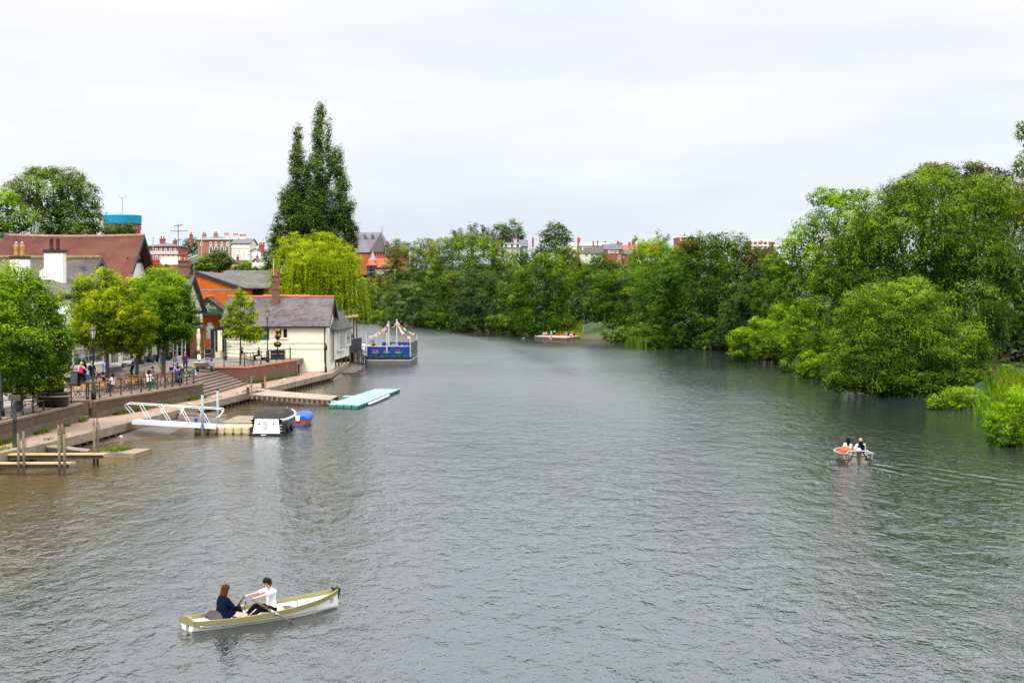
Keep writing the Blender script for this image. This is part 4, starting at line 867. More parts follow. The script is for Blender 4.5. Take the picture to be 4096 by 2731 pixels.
# apron of broken paving under the river room
struct(MB().prism([(x0-.4,BY-.2,-.4),(QE[-2].x,QE[-2].y,-.4),(QE[-1].x,QE[-1].y,-.4),(x1-.5,BY+18,-.4),(x0-.4,BY+18,-.4)], (0,0,LZ+.37)).build('river_apron', M('broken paving', (.33,.25,.18), .95, .3, 1.5, dirt=(.14,.11,.07), dirt_amt=.6)))
# black decking wall and its four lamps beyond the river room
t = thing('deck_screen', 'black solid screen along the deck behind the river room', 'fence'); p0 = AT(1394,1185,BY+20); p1 = AT(1446,1185,BY+30)
MB().prism([(p0.x,p0.y,1.9),(p1.x,p1.y,1.9),(p1.x,p1.y+.15,1.9),(p0.x,p0.y+.15,1.9)], (0,0,1.55)).build('screen', black, t)
mb = MB()
for f in (.1,.4,.7,.98): q = p0.lerp(p1,f); mb.tube((q.x,q.y+.3,-1),(q.x,q.y+.3,2),.09)
mb.build('deck_posts', wetwood, t); MB().prism([(p0.x-8,p0.y+.2,1.75),(p1.x,p1.y+.2,1.75),(p1.x,p1.y+9,1.75),(p0.x-8,p0.y+9,1.75)], (0,0,.14)).build('deck', timberdeck, t)
brass = M('warm lamp globe', (.75,.52,.2), .3, .1, bump=0)
for k, (px, py) in enumerate(((1384,1268),(1400,1266),(1415,1263),(1427,1263))):
    y = BY+22+k*3.2; p = AT(px,py,y); l = thing('deck_lamp', ORD[k]+' from the left of four brass globe lamps on black posts under the willow', 'lamp post', (p.x,p.y,1.85), 0, 'globe lamps on the deck')
    h = p.z-1.85; MB().lathe([(.09,0),(.07,h-.3),(.12,h-.28),(.12,h-.2)], n=8).build('post', iron, l); MB().lathe([(.1,h-.2),(.2,h-.05),(.2,h+.1),(.08,h+.2)], n=10).build('globe', brass, l, True); MB().lathe([(.22,h+.13),(.1,h+.25),(.02,h+.36)], n=10).build('cap', iron, l)
# --- orange brick building with slate roof
YO = 128*K; XO = lambda px, y=YO: AT(px,1185,y).x
t = thing('orange_brick_building', 'orange brick building with low slate roof and green gabled pub sign', 'building')
g0, g1 = XO(600), XO(966); zap = AT(0,1090,YO).z; zev = AT(0,1152,YO).z
gable_walls(t, g0, g1, YO, YO+26, 1.5, zev, zap, orangebrick, 'Y'); gable_roof(t, g0, g1, YO, YO+26, zev, zap+.05, slate_dark, over=.3, axis='Y', barge=darkwood)
bx('grey_band', g0,YO-.03,AT(0,1163,YO).z,g1+.01,YO+.02,AT(0,1156.5,YO).z, M('grey brick band',(.25,.2,.22),.8), t)
bx('grey_band', XO(690),YO-.03,AT(0,1263,YO).z,g1+.01,YO+.02,AT(0,1257,YO).z, MATS['grey brick band'], t)
yb0 = YO+8; m0 = XO(975,yb0); m1 = XO(1073,yb0); zme = AT(0,1154,yb0).z; zmr = AT(0,1085,yb0+9).z
bx('wall', m0-2,yb0+1.3,1.5,m1-.3,yb0+17,zme, orangebrick, t)
gable_roof(t, XO(905,yb0+9), m1, yb0, yb0+18, zme, zmr, slate_dark, over=.1)
bx('balcony_opening', XO(1003,yb0),yb0+1.15,AT(0,1183,yb0).z,XO(1035,yb0),yb0+1.28,AT(0,1160,yb0).z, M('dark opening', (.006,.006,.01), .6), t)
for k, px in enumerate((1038,1047,1056,1066)): bx('balcony_post', XO(px,yb0),yb0+1.0,AT(0,1185,yb0).z,XO(px,yb0)+.12,yb0+1.28,zme, darkwood, t)
bx('brick_arch', XO(873),YO-.05,1.9,XO(905),YO-.012,AT(0,1302,YO).z, MATS['dark opening'], t)
mb = MB(); xa = XO(889); ra_ = (XO(905)-XO(873))/2; za = AT(0,1302,YO).z
mb.prism([(xa+ra_*math.cos(a*math.pi/12),YO-.05,za+ra_*1.15*math.sin(a*math.pi/12)) for a in range(13)], (0,.04,0)); mb.build('brick_arch', MATS['dark opening'], t)
# gabled green sign porch
ys = YO-3.5; q0, q1 = XO(784,ys), XO(905,ys); za, zb = AT(0,1192,ys).z, AT(0,1254,ys).z; qa = XO(829,ys)
w_ = (q1-qa); q0 = qa-w_
gable_roof(t, q0, q1, ys, ys+3.4, zb+.1, za, slate, over=.25, axis='Y', barge=darkwood, name='porch_roof', ridge=terracotta)
sgn = MB().prism([(q0+.3,ys-.1,zb),(q1-.3,ys-.1,zb),((q0+q1)/2,ys-.1,za-.25)], (0,.12,0)).build('sign', green_sign, t)
bx('porch_beam', q0-.1,ys-.2,zb-.22,q1+.1,ys+.2,zb-.02, darkwood, t)
xc = AT(818,1185,ys).x
text('THE', .26, gold, sgn, (AT(798,1185,ys).x,ys-.125,AT(0,1226,ys).z)); text('BOATHOUSE', .55, gold, sgn, (xc,ys-.125,AT(0,1234.5,ys).z)); text('&', .2, gold, sgn, (xc,ys-.125,AT(0,1240.5,ys).z)); text('RIVERSIDE ROOMS', .19, gold, sgn, (xc,ys-.125,AT(0,1246.5,ys).z))
for k in (-1, 1):
    mb = MB(); b0 = (xc-k*.5,ys-.13,AT(0,1240,ys).z); b1 = (xc+k*.42,ys-.13,AT(0,1222,ys).z); b2 = (xc+k*.6,ys-.13,AT(0,1215,ys).z); mb.tube(b0,b1,.018,n=5); mb.path([b1,Vector(b1).lerp(Vector(b2),.4),b2],[.02,.06,.045],6); mb.build('crossed_oar', white, sgn)
# security light and aerial mast before the orange wall
t = thing('aerial_mast', 'tall thin mast with a comb aerial before the orange brick wall', 'aerial', AT(777,1215,YO-6)); h = AT(777,1030,YO-6).z-t.location.z
mb = MB().tube((0,0,-3),(0,0,h),.05,.03); mb.tube((-.7,0,h-.1),(.5,0,h+.3),.03)
for k in range(6): mb.tube((-.5+k*.2,-.0,h-.6+k*.06),(-.5+k*.2,0,h+.35+k*.06),.02,n=4)
for k in range(4): mb.tube((-.7,0,h-.2-k*.2),(.6,0,h+.1-k*.2),.02,n=4)
mb.build('mast', chrome, t)
t = thing('flagpole', 'bare pale flagpole rising behind the boathouse chimney', 'pole', AT(1095,1240,YO-8)); h = AT(1095,1040,YO-8).z-t.location.z; MB().path([(0,0,-4),(0,0,h)],[.09,.05]).build('pole', M('pale pole', (.55,.5,.38), .6), t); MB().ball((0,0,h+.05),.09).build('finial', gold, t)

# --- long red roofed house
Y1 = 100*K; t = thing('red_roofed_house', 'long house with sagging russet tile roof and black and white gable', 'building')
hd = 7.6; xR = AT(575,1185,Y1).x; xL = AT(22,1185,Y1).x; zr1 = AT(0,942,Y1).z; ze1 = AT(0,1168,Y1-hd).z
gable_walls(t, xL+1.2, xR-.9, Y1-hd+.3, Y1+hd-.3, 1.5, ze1, zr1-.25, white)
# hipped left end, sagging ridge
rows = []
for j in range(9):
    f = j/8
    rows.append([(xL+(1-f)*-2.4+(xR-xL+.1+(1-f)*2.4)*i/20, Y1-hd*(1-f), ze1+(zr1-ze1)*f-.14*math.sin(math.pi*i/20)*f + .03*mnoise.noise(Vector((i,j,0)))) for i in range(21)])
mb = MB().grid(rows); mb.grid([[(p[0],2*Y1-p[1],p[2]) for p in r] for r in rows]); mb.face([rows[0][0],rows[-1][0],(rows[0][0][0],2*Y1-rows[0][0][1],rows[0][0][2])])
mb.grid([[(p[0],p[1],p[2]-.2) for p in r] for r in rows]); mb.build('roof', redtile, t)
MB().path([Vector(p)+Vector((0,0,.02)) for p in rows[-1]], .17, 8).build('ridge_tiles', M('mossy ridge tile', (.33,.16,.12), .85, .3, 2, dirt=(.36,.33,.26), dirt_amt=.4), t)
for k in (-1, 1):
    a_ = Vector((xR+.02,Y1+k*hd,ze1)); c_ = Vector((xR+.02,Y1,zr1)); MB().prism([a_-Vector((0,0,.35)),c_-Vector((0,0,.35)),c_+Vector((0,0,.08)),a_+Vector((0,0,.08))], (.12,0,0)).build('bargeboard', black, t)
gx_ = xR-.88
for z in (ze1+1.0, ze1+3.0): bx('timber_beam', gx_,Y1-hd+1.0+(z-ze1)*1.1,z,gx_+.12,Y1+hd-1.0-(z-ze1)*1.1,z+.4, black, t)
for k in (-3.6,-1.8,0,1.8,3.6): bx('timber_post', gx_,Y1+k-.15,1.9,gx_+.1,Y1+k+.15,ze1+1.0, black, t)
window(t, gx_+.02, Y1-2.0, ze1-1.6, 1.5, 2.4, 4, 2, rz=math.pi/2)
window(t, gx_+.02, Y1+1.0, ze1-1.6, 1.5, 2.4, 4, 2, rz=math.pi/2)
# --- grey corrugated roof house
Y2 = 86*K; t = thing('corrugated_roof_house', 'white boarded house with dark corrugated roof and two white chimneys', 'building')
corr = M('corrugated sheet', (.105,.10,.098), .8, .3, .6, dirt=(.2,.15,.07), dirt_amt=.55)
hd = 6.3; xR = AT(405,1185,Y2).x; xL = xR-19; zr2 = AT(0,1034,Y2).z; ze2 = AT(0,1172,Y2-hd).z
gable_walls(t, xL, xR-.35, Y2-hd+.3, Y2+hd-.3, 1.5, ze2, zr2-.25, boards)
n = 150; mb = MB(); rows = []
for j in range(2):
    rows.append([(xL+(xR-xL)*i/n, Y2-hd*(1-j), ze2+(zr2-ze2)*j+(.07 if i % 2 else -.05)) for i in range(n+1)])
mb.grid(rows); mb.grid([[(p[0],2*Y2-p[1],p[2]) for p in r] for r in rows]); mb.build('roof', corr, t)
MB().path([(xL,Y2,zr2+.08),(xR,Y2,zr2+.08)], .18, 8).build('ridge_capping', M('mossy capping', (.2,.16,.08), .9, .5, 3), t)
for k in (-1, 1):
    a_ = Vector((xR,Y2+k*hd,ze2)); c_ = Vector((xR,Y2,zr2)); MB().prism([a_-Vector((0,0,.35)),c_-Vector((0,0,.35)),c_+Vector((0,0,.1)),a_+Vector((0,0,.1))], (.1,0,0)).build('bargeboard', M('dark grey board',(.05,.05,.052),.6), t)
window(t, xR-.33, Y2-1.4, ze2-1.2, 1.2, 1.8, 2, 3, rz=math.pi/2); bx('red_pennant', xR-.2,Y2-2.2,ze2-1.5,xR-.16,Y2-1.9,ze2-.3, M('faded red cloth', (.4,.05,.03), .8), t)
yc = 82*K; cz = AT(0,1012,yc).z; bw = M('bright render', (.86,.85,.79), .7, .06, .7, dirt=(.6,.55,.45), dirt_amt=.25)
cx0, cx1 = AT(174,0,yc).x, AT(248,0,yc).x; zc = AT(0,1107,yc).z
c = MB().prism([(AT(155,0,yc).x,yc-.5,zc-1.5),(cx1,yc-.5,zc-1.5),(cx1,yc-.5,cz),(cx0,yc-.5,cz),(cx0,yc-.5,AT(0,1073,yc).z),(AT(155,0,yc).x,yc-.5,AT(0,1086,yc).z)], (0,1.1,0)).build('chimney', bw, t)
capm = M('sooty cap', (.045,.035,.03), .9, .5, 5); bx('chimney_cap', cx0-.05,yc-.56,cz,cx1+.05,yc+.66,cz+.26, capm, c)
for px in (197,223): MB().lathe([(.2,0),(.17,.15),(.16,.8),(.19,.85),(.19,.95)], (AT(px,0,yc).x,yc,cz+.26), 8).build('chimney_pot', M('brown clay pot', (.09,.035,.025), .8, .4, 5), c, True)
c0, c1 = AT(37,0,yc).x, AT(103,0,yc).x; cz = AT(0,1037,yc).z
c = bx('chimney', c0,yc-.5,zc-2.5,c1,yc+.6,cz, bw, t); bx('chimney_cap', c0-.04,yc-.55,cz,c1+.04,yc+.65,cz+.25, capm, c)
ypot = M('yellow clay pot', (.42,.235,.06), .75, .25, 4)
for px in (56,80): MB().lathe([(.24,0),(.2,.1),(.18,.5),(.21,.75),(.21,.9),(.17,.93)], (AT(px,0,yc).x,yc,cz+.25), 10).build('chimney_pot', ypot, c, True); MB().lathe([(.1,1.15),(.12,1.2),(.12,1.4),(.03,1.45)], (AT(px,0,yc).x,yc,cz), 8).build('cowl', chrome, c)
# --- low slate wing with bay windowed cafe front
Y3 = 78*K; t = thing('white_cafe_house', 'white rendered cafe house with hipped purple slate roof and bay window shopfront', 'building')
xf3 = -34.15; ze3 = AT(0,1182,Y3-3).z; zr3 = AT(0,1104,Y3+3).z
y0, y1 = 71*K, 87*K; yh = 78*K
bx('wall', xf3-11,yh,1.5,xf3,y1,ze3, white, t); hip_roof(t, xf3-12, xf3, yh, y1, ze3+.1, zr3, slate, .45, inset=4.5)
bx('eaves_board', xf3-11,yh-.4,ze3-.3,xf3+.4,yh-.3,ze3-.06, black, t); bx('eaves_board', xf3+.3,yh-.3,ze3-.3,xf3+.4,y1+.3,ze3-.06, black, t)
for k in range(3): window(t, xf3, yh+2.0+k*5.5, 5.4, 1.3, 1.7, 2, 3, rz=math.pi/2)
window(t, xf3-2.2, yh, 5.3, 1.25, 1.9, 2, 3); window(t, xf3-6, yh, 5.3, 1.25, 1.9, 2, 3); window(t, xf3-6, yh, 2.6, 1.8, 1.9, 3, 3)
bx('brick_front', xf3-.3,yh+4.4,PZ,xf3+.06,yh+9,4.9, redbrick, t); bx('shop_door', xf3+.05,yh+6.5,PZ,xf3+.12,yh+8,4.4, M('grey green door', (.12,.15,.15), .5), t); bx('plinth', xf3-.3,yh+9.05,PZ,xf3+.05,y1+.03,PZ+.6, M('slate blue panel', (.05,.06,.065), .6), t); window(t, xf3+.02, yh+10.2, PZ+.9, 2.6, 1.9, 3, 2, rz=math.pi/2); window(t, xf3+.02, yh+14.2, PZ+.9, 2.6, 1.9, 3, 2, rz=math.pi/2)
# bay: faces towards the river and the camera
by0, by1 = yh-5.5, yh+4.2; bxo = xf3+.95
base = [(xf3-3.4,by0,0),(xf3+.1,by0,0),(bxo,by0+1.1,0),(bxo,by1,0),(xf3-.1,by1,0)]
def pz(p, z): return [(q[0],q[1],z) for q in p]
bay = MB().prism(pz(base,PZ), (0,0,.55)).build('bay_plinth', black, t)
MB().prism(pz(base,PZ+.55), (0,0,.75)).build('bay_apron', cream, t); MB().prism(pz(base,4.55), (0,0,.5)).build('bay_cornice', white, t)
MB().prism(pz([(xf3-3.2,by0+.3,0),(xf3,by0+.3,0),(bxo-.3,by0+1.3,0),(bxo-.3,by1-.3,0),(xf3-.2,by1-.3,0)],PZ+1.3), (0,0,4.55-PZ-1.3)).build('bay_interior', M('dim interior', (.05,.05,.055), .5), t)
window(t, xf3-3.4, by0, PZ+1.3, 3.5, 1.42+.0, 3, 2, fr=.12)
d_ = Vector((bxo-xf3-.1,1.1,0)); window(t, xf3+.1, by0, PZ+1.3, d_.length, 1.42, 1, 2, rz=math.atan2(d_.y,d_.x), fr=.12)
window(t, bxo, by0+1.1, PZ+1.3, by1-by0-1.1, 1.42, 4, 2, rz=math.pi/2, fr=.12)
bx('slate_canopy', xf3-.2,by0-.3,5.05,bxo+.35,by1+.2,5.2, slate, t)
# brick pier, portico
p0, p1 = 84*K, 88*K
bx('brick_pier', xf3-2.4,p0-6,PZ,xf3-.6,p0,5.0, redbrick, t); bx('wall', xf3-6,p0,PZ,xf3-1.8,p1+4,6.5, redbrick, t); bx('brick_pier', -36.4,p1-.9,PZ,-34.7,p1+.2,5.0, redbrick, t)
t = thing('columned_portico', 'shop row with black columns and white panelling under a deep eave', 'building')
bx('wall', -42,91*K,PZ,-37.2,104*K,7.8, white, t); bx('entablature', -42,90.6*K,4.6,-35.4,104*K,5.4, black, t)
for k in range(6):
    y = (91.2+k*2.5)*K; MB().lathe([(.34,0),(.34,.5),(.2,.6),(.17,2.6),(.28,2.75)], (-35.9,y,PZ), 10).build('column', black, t, True)
    bx('panel', -37.2,y-1,PZ+.6,-37.12,y+1,PZ+2.3, boards, t); bx('panel', -37.2,y-1.2,PZ,-37.08,y+1.2,PZ+.6, M('slate blue panel', (.05,.06,.065), .6), t)
# --- half timbered gable house with tall chimney
Y4 = 110*K; t = thing('half_timbered_house', 'small house with black and white gable and tall twin potted brick chimney', 'building')
xR = AT(756,0,Y4).x; hd = 6.5; zr4 = AT(0,1105,Y4).z; ze4 = AT(0,1250,Y4-hd).z; xL = xR-11
gable_walls(t, xL, xR, Y4-hd, Y4+hd, 1.5, ze4, zr4-.2, white); gable_roof(t, xL, xR, Y4-hd, Y4+hd, ze4, zr4, slate_dark, over=.45, barge=black)
bx('cream_wall', AT(580,0,Y4-hd).x,Y4-hd-.25,PZ+.75,AT(680,0,Y4-hd).x,Y4-hd-.02,5, cream, t); bx('black_plinth', AT(580,0,Y4-hd).x,Y4-hd-.27,PZ,AT(680,0,Y4-hd).x,Y4-hd-.02,PZ+.75, black, t)
bx('brick_front', AT(680,0,Y4-hd).x,Y4-hd-.25,PZ,xR-.3,Y4-hd-.02,4.9, wallbrick, t)
window(t, AT(686,0,Y4-hd).x, Y4-hd-.26, PZ+.1, 1.0, 2.3, 2, 3); window(t, AT(701,0,Y4-hd).x, Y4-hd-.26, PZ+.3, .95, 1.9, 2, 2)
for k in range(5): bx('timber_post', xR,Y4-hd+1.2+k*2.4,3.6,xR+.06,Y4-hd+1.45+k*2.4,ze4+min(k+.5,4.5-k)*.9, black, t)
bx('timber_beam', xR,Y4-hd+.2,5.2,xR+.07,Y4+hd-.2,5.5, black, t); bx('timber_beam', xR,Y4-hd+.2,ze4-.2,xR+.07,Y4+hd-.2,ze4+.1, black, t)
cz = AT(0,1047,Y4).z; cxx = AT(734,0,Y4).x
c = chimney(t, cxx, Y4-.5, ze4, cz, 1.0, 1.0, wallbrick, pots=2, poth=.75, potr=.19, cap=True)
for zz in (cz-.5, cz-1.7): bx('chimney_band', cxx-.6,Y4-1.1,zz,cxx+.6,Y4+.1,zz+.2, wallbrick, c)
t = thing('brick_gateway', 'brick gate pier with cream turned porch post and striped base beside the half timbered house', 'wall')
xg = AT(752,0,106*K).x; bx('brick_pier', xg,106*K,PZ,xg+1.0,106*K+2.5,5.0, wallbrick, t); bx('pier_cap', xg-.1,106*K-.1,5.0,AT(798,0,106*K).x,106*K+2.6,5.3, M('dark grey board', (0,0,0)), t)
xp = AT(786,0,106*K).x; MB().lathe([(.22,.6),(.2,1.2),(.12,1.4),(.2,1.9),(.24,2.6),(.14,2.8),(.2,3.2)], (xp,106*K,PZ), 10).build('porch_post', cream, t, True); bx('porch_base', xp-.45,106*K-.4,PZ,xp+.2,106*K+.4,PZ+.85, wetwood, t)
mb = MB()
for k in range(4): mb.cbox((xp+.24,106*K-.1,PZ+.12+k*.2),(.1,.7,.09),ry=0,rx=.3)
mb.build('hazard_stripe', M('hazard yellow', (.6,.42,.02), .6), t)
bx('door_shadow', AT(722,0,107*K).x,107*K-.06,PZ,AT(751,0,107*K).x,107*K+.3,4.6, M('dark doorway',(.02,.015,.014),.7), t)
# --- terrace end gates: black framed cream panels left of the boathouse
# ---------------------------------------------------------------- aerials
def aerial(label, px, py0, py1, Y, arms, cross=None):
    p = AT(px, py0, Y); t = thing('tv_aerial', label, 'aerial', p); h = AT(px, py1, Y).z-p.z; s = S(Y); mb = MB().tube((0,0,-.8),(0,0,h),.05,.04)
    mb.build('mast', M('dark aerial metal', (.12,.12,.12), .5), t)
    for (dy, x0, x1, tilt) in arms:
        b = MB(); z = h-dy/s; b.tube((x0/s,0,z),(x1/s,0,z+tilt/s),.035,n=5)
        n = 6
        for k in range(n): f = k/(n-1); b.tube((x0/s+(x1-x0)/s*f,-.35,z+tilt/s*f),(x0/s+(x1-x0)/s*f,.35,z+tilt/s*f),.018,n=4); b.tube((x0/s+(x1-x0)/s*f,0,z+tilt/s*f-.12),(x0/s+(x1-x0)/s*f,0,z+tilt/s*f+.12),.018,n=4)
        b.build('antenna', MATS['dark aerial metal'], t)
    return t
aerial('tall television mast with two long aerials behind the black and white gable', 714, 1060, 900, 112*K, [(4,-16,16,4),(24,-28,36,0),(62,-14,10,4)])
aerial('small white aerial on the dark corrugated roof', 337, 1115, 1070, 83*K, [(0,-18,6,2),(8,-10,14,0)])
aerial('white aerial at the far left end of the russet roof', 14, 1010, 932, 96*K, [(2,-10,45,0),(8,-6,20,1)])

# ---------------------------------------------------------------- town on the hill
def hill_house(name, label, x0, x1, ye, yb, Y, depth, wall, roof, rows, yr=None, chims=(), rk='hip', frame=None, cat='building', band=None, arch=False, group='houses on the town hill', hw=.62, wpx=None):
    """x0..x1, eaves ye and base yb in pixels at depth Y; rows = list of (pixel top, pixel bottom, number or list of pixel centres)"""
    t = thing(name, label, cat, None or (0,0,0), 0, group)
    a = AT(x0,ye,Y); b = AT(x1,ye,Y); z0 = AT(0,yb,Y).z; ze = a.z
    bx('wall', a.x,Y,z0-3,b.x,Y+depth,ze, wall, t)
    if yr is not None:
        zr = AT(0,yr,Y+depth/2).z
        if rk == 'hip': hip_roof(t, a.x, b.x, Y, Y+depth, ze+.12, zr, roof, .35)
        elif rk == 'gx': gable_walls(t, a.x, b.x, Y, Y+depth, ze-.1, ze, zr-.05, wall, name='gable_wall'); gable_roof(t, a.x, b.x, Y, Y+depth, ze, zr, roof, .3)
        elif rk == 'gy': gable_walls(t, a.x, b.x, Y, Y+depth, ze-.1, ze, AT(0,yr,Y).z-.05, wall, 'Y', name='gable_wall'); gable_roof(t, a.x, b.x, Y, Y+depth, ze, AT(0,yr,Y).z, roof, .2, axis='Y')
    else: bx('parapet', a.x-.15,Y-.15,ze,b.x+.15,Y+depth,ze+.35, frame or white, t)
    for (p0, p1, cs) in rows:
        zt = AT(0,p0,Y).z; zb = AT(0,p1,Y).z; h = zt-zb; w_ = (wpx/S(Y)) if wpx else h*hw
        if isinstance(cs, int): cs = [x0+(x1-x0)*(k+.5)/cs for k in range(cs)]
        for c in cs: window(t, AT(c,0,Y).x-w_/2, Y-.01, zb, w_, h, 2, 2, frame=frame or white, fr=.12)
    if band:
        for py in band: bx('band', a.x-.05,Y-.12,AT(0,py,Y).z-.18,b.x+.05,Y+.02,AT(0,py,Y).z+.18, frame or white, t)
    for (px, pt, pb, wp, m, np_) in chims:
        yy = Y+depth*.5; chimney(t, AT(px,0,yy).x, yy, AT(0,pb,yy).z-1.5, AT(0,pt,yy).z, wp/S(yy), 1.0, m, pots=np_, poth=.6, potr=.16)
    return t
hb1 = M('hill red brick', (.30,.075,.05), .85, .12, 1); hb2 = M('hill brown brick', (.34,.15,.095), .85, .12, 1); hcream = M('hill cream render', (.78,.74,.62), .8, .05, .5)
Yh = 250*K
hill_house('brick_terrace', 'two storey red brick terrace with white lintels on the left hill', 591, 713, 986, 1066, 235*K, 10, hb1, slate_far, [(993,1008,[619,637.5,656.5,676,694]),(1023,1042,[620,638,657,677,695])], 972, [(644,958,975,20,hb1,2),(694,966,984,14,hb1,1)], band=[1008.5,1013], hw=.62)
hill_house('brick_townhouse', 'tall brown brick townhouse with arched windows and white cornice', 790, 925, 960, 1045, Yh, 14, hb2, slate_far, [(967,982,[800,838,859,883,905]),(988,1012,[838,859,883,904])], 946, [(759,940,960,10,hb1,1),(812,941,950,14,hb2,2),(858,938,956,14,hb2,2),(901,944,958,20,hcream,3)], band=[958], hw=.6)
hill_house('white_townhouse', 'tall cream townhouse of three storeys beside the brown brick one', 926, 998, 974, 1066, Yh-3, 12, hcream, slate_far, [(980,986,4),(1000,1016,4),(1026,1038,[940,957,973,990])], 957, [(938,946,966,20,hcream,3),(967,949,968,24,hcream,4)], rk='gx', band=[990], wpx=6)
hill_house('white_gabled_house', 'small white house with shaped gable right of the cream townhouse', 999, 1043, 1005, 1050, Yh-2, 8, white, slate_far, [(1016,1025,[1005,1023])], 996, [(1042,982,998,20,hb1,3)], rk='gy', wpx=5)
hill_house('beige_house', 'beige house with grey roof half hidden by the willow', 1044, 1063, 1008, 1050, Yh+2, 8, hcream, slate_far, [(1020,1030,[1053])], 998, [(1053,982,1000,10,white,1)], rk='gx', wpx=5)
hill_house('crowstep_house', 'red brick house with stepped gable below the small white house', 998, 1042, 1055, 1072, Yh-20, 8, hb1, slate_far, [(1044,1050,[1018])], 1034, [(1024,1028,1045,7,hb1,1),(946,1030,1045,8,hb1,1)], rk='gy', wpx=5)
hill_house('brown_roof_cottage', 'low cottage with a brown roof below the cream townhouse', 930, 972, 1054, 1070, Yh-25, 7, hcream, redtile, [], 1042, rk='gx')
# water tower
t = thing('water_tower', 'round brick water tower with bright blue tank and mast', 'tower', AT(490,940,350*K)); Yt = 350*K; z0 = t.location.z; rt = 72/S(Yt)
zz = lambda py: AT(0,py,Yt).z-z0
MB().lathe([(rt*.98,-8),(rt*.98,zz(901)),(rt*.96,zz(900))], n=40).build('brick_drum', hb1, t, True)
mb = MB()
for k in range(28): a_ = k*2*math.pi/28; mb.cbox((rt*.99*math.cos(a_),rt*.99*math.sin(a_),zz(912)),(.5,.9,1.2),rz=a_)
mb.build('brick_panels', hb2, t)
bl = M('blue tank paint', (.035,.50,.92), .5, .06, .3); MB().lathe([(rt*1.02,zz(901)),(rt*1.02,zz(893)),(rt*1.04,zz(892)),(rt*1.04,zz(866)),(rt*1.06,zz(865)),(rt*1.06,zz(861)),(rt*.2,zz(858))], n=48).build('tank', bl, t, True)
MB().lathe([(rt*1.05,zz(899.5)),(rt*1.05,zz(897))], n=40).build('tank_rim', black, t)
mb = MB().tube((0,0,zz(859)),(0,0,zz(790)),.25,.12); mb.tube((-1.2,0,zz(792)),(1.2,0,zz(790)),.1); mb.tube((-1.1,0,zz(792)),(-1.1,0,zz(780)),.06); mb.tube((1.1,0,zz(790)),(1.1,0,zz(778)),.06); mb.cbox((-1.2,0,zz(855)),(2,.3,.4)); mb.build('mast', M('grey mast', (.35,.37,.4), .6), t)
MB().path([(-rt*.92,0,zz(860)),(-rt*.92,0,zz(848)),(-rt*.87,0,zz(846)),(-rt*.85,0,zz(860))], .25, 6).build('vent_pipe', bl, t)
# vehicles parked before the terrace
def van(name, label, px, py, Y, L, H, body, rz=0, cab=True, cat='van', group='vehicles on the hill road'):
    t = thing(name, label, cat, AT(px,py+7,Y), rz, group); L *= .8; H *= .78
    b = MB(); Wd = 1.9
    prof = [(-L/2,.35),(-L/2,H),(L*.22,H),(L*.30,H*.97),(L*.40,H*.58),(L/2,H*.5),(L/2,.35)] if cab else [(-L/2,.6),(-L/2,H),(L*.24,H),(L*.24,H*.9),(L/2-.1,H*.9),(L/2,H*.5),(L/2,.6)]
    b.prism([(x,-Wd/2,z) for x, z in prof], (0,Wd,0)); b.build('body', body, t)
    MB().box(L*.24,-Wd/2-.02,H*.55,L*.40-.1,Wd/2+.02,H*.86).build('side_window', glass, t)
    for x in (-L*.3, L*.33):
        for y in (-Wd/2, Wd/2): w_ = MB().lathe([(.2,-.1),(.36,-.1),(.36,.1),(.2,.1)], n=12).build('wheel', black, t, loc=(x,y,.36)); w_.rotation_euler = (math.pi/2,0,0)
    return t
van('white_van', 'white van parked at the left before the red brick terrace', 606, 1064, 228*K, 5, 2.2, white)
van('red_van', 'small red vehicle behind the white van before the terrace', 626, 1062, 226*K, 2.4, 2.2, M('red paint', (.5,.02,.02), .4))
van('white_van', 'long white van at the middle of the brick terrace front', 648, 1060, 229*K, 5.6, 1.9, white)
van('white_lorry', 'white lorry at the right end of the brick terrace', 700, 1062, 226*K, 7.5, 3.0, white, cab=False, cat='lorry')
van('white_van', 'white van on the slope above the orange building roof', 1050, 1072, 215*K, 5.5, 2, white)
# hillside retaining hedge wall under the vehicles
for l_, px, y0, y1, Y in (('thin white lamp standard before the brick terrace', 613, 1062, 950, 226*K), ('slender grey lamp standard beside the cream townhouse', 918, 1060, 952, 236*K), ('white lamp standard on the hill left of the poplar', 1075, 1060, 954, 215*K), ('grey lamp standard in front of the brown townhouse', 807, 1000, 950, 246*K)):
    p = AT(px,y0,Y); t = thing('lamp_standard', l_, 'lamp post', p, 0, 'lamp standards on the hill'); h = AT(px,y1,Y).z-p.z; MB().path([(0,0,-2),(0,0,h),(.7,0,h+.15)],[.14,.1,.07]).build('pole', M('grey mast', (0,0,0)), t); MB().cbox((.8,0,h+.12),(.7,.25,.14)).build('lamp_head', white, t)
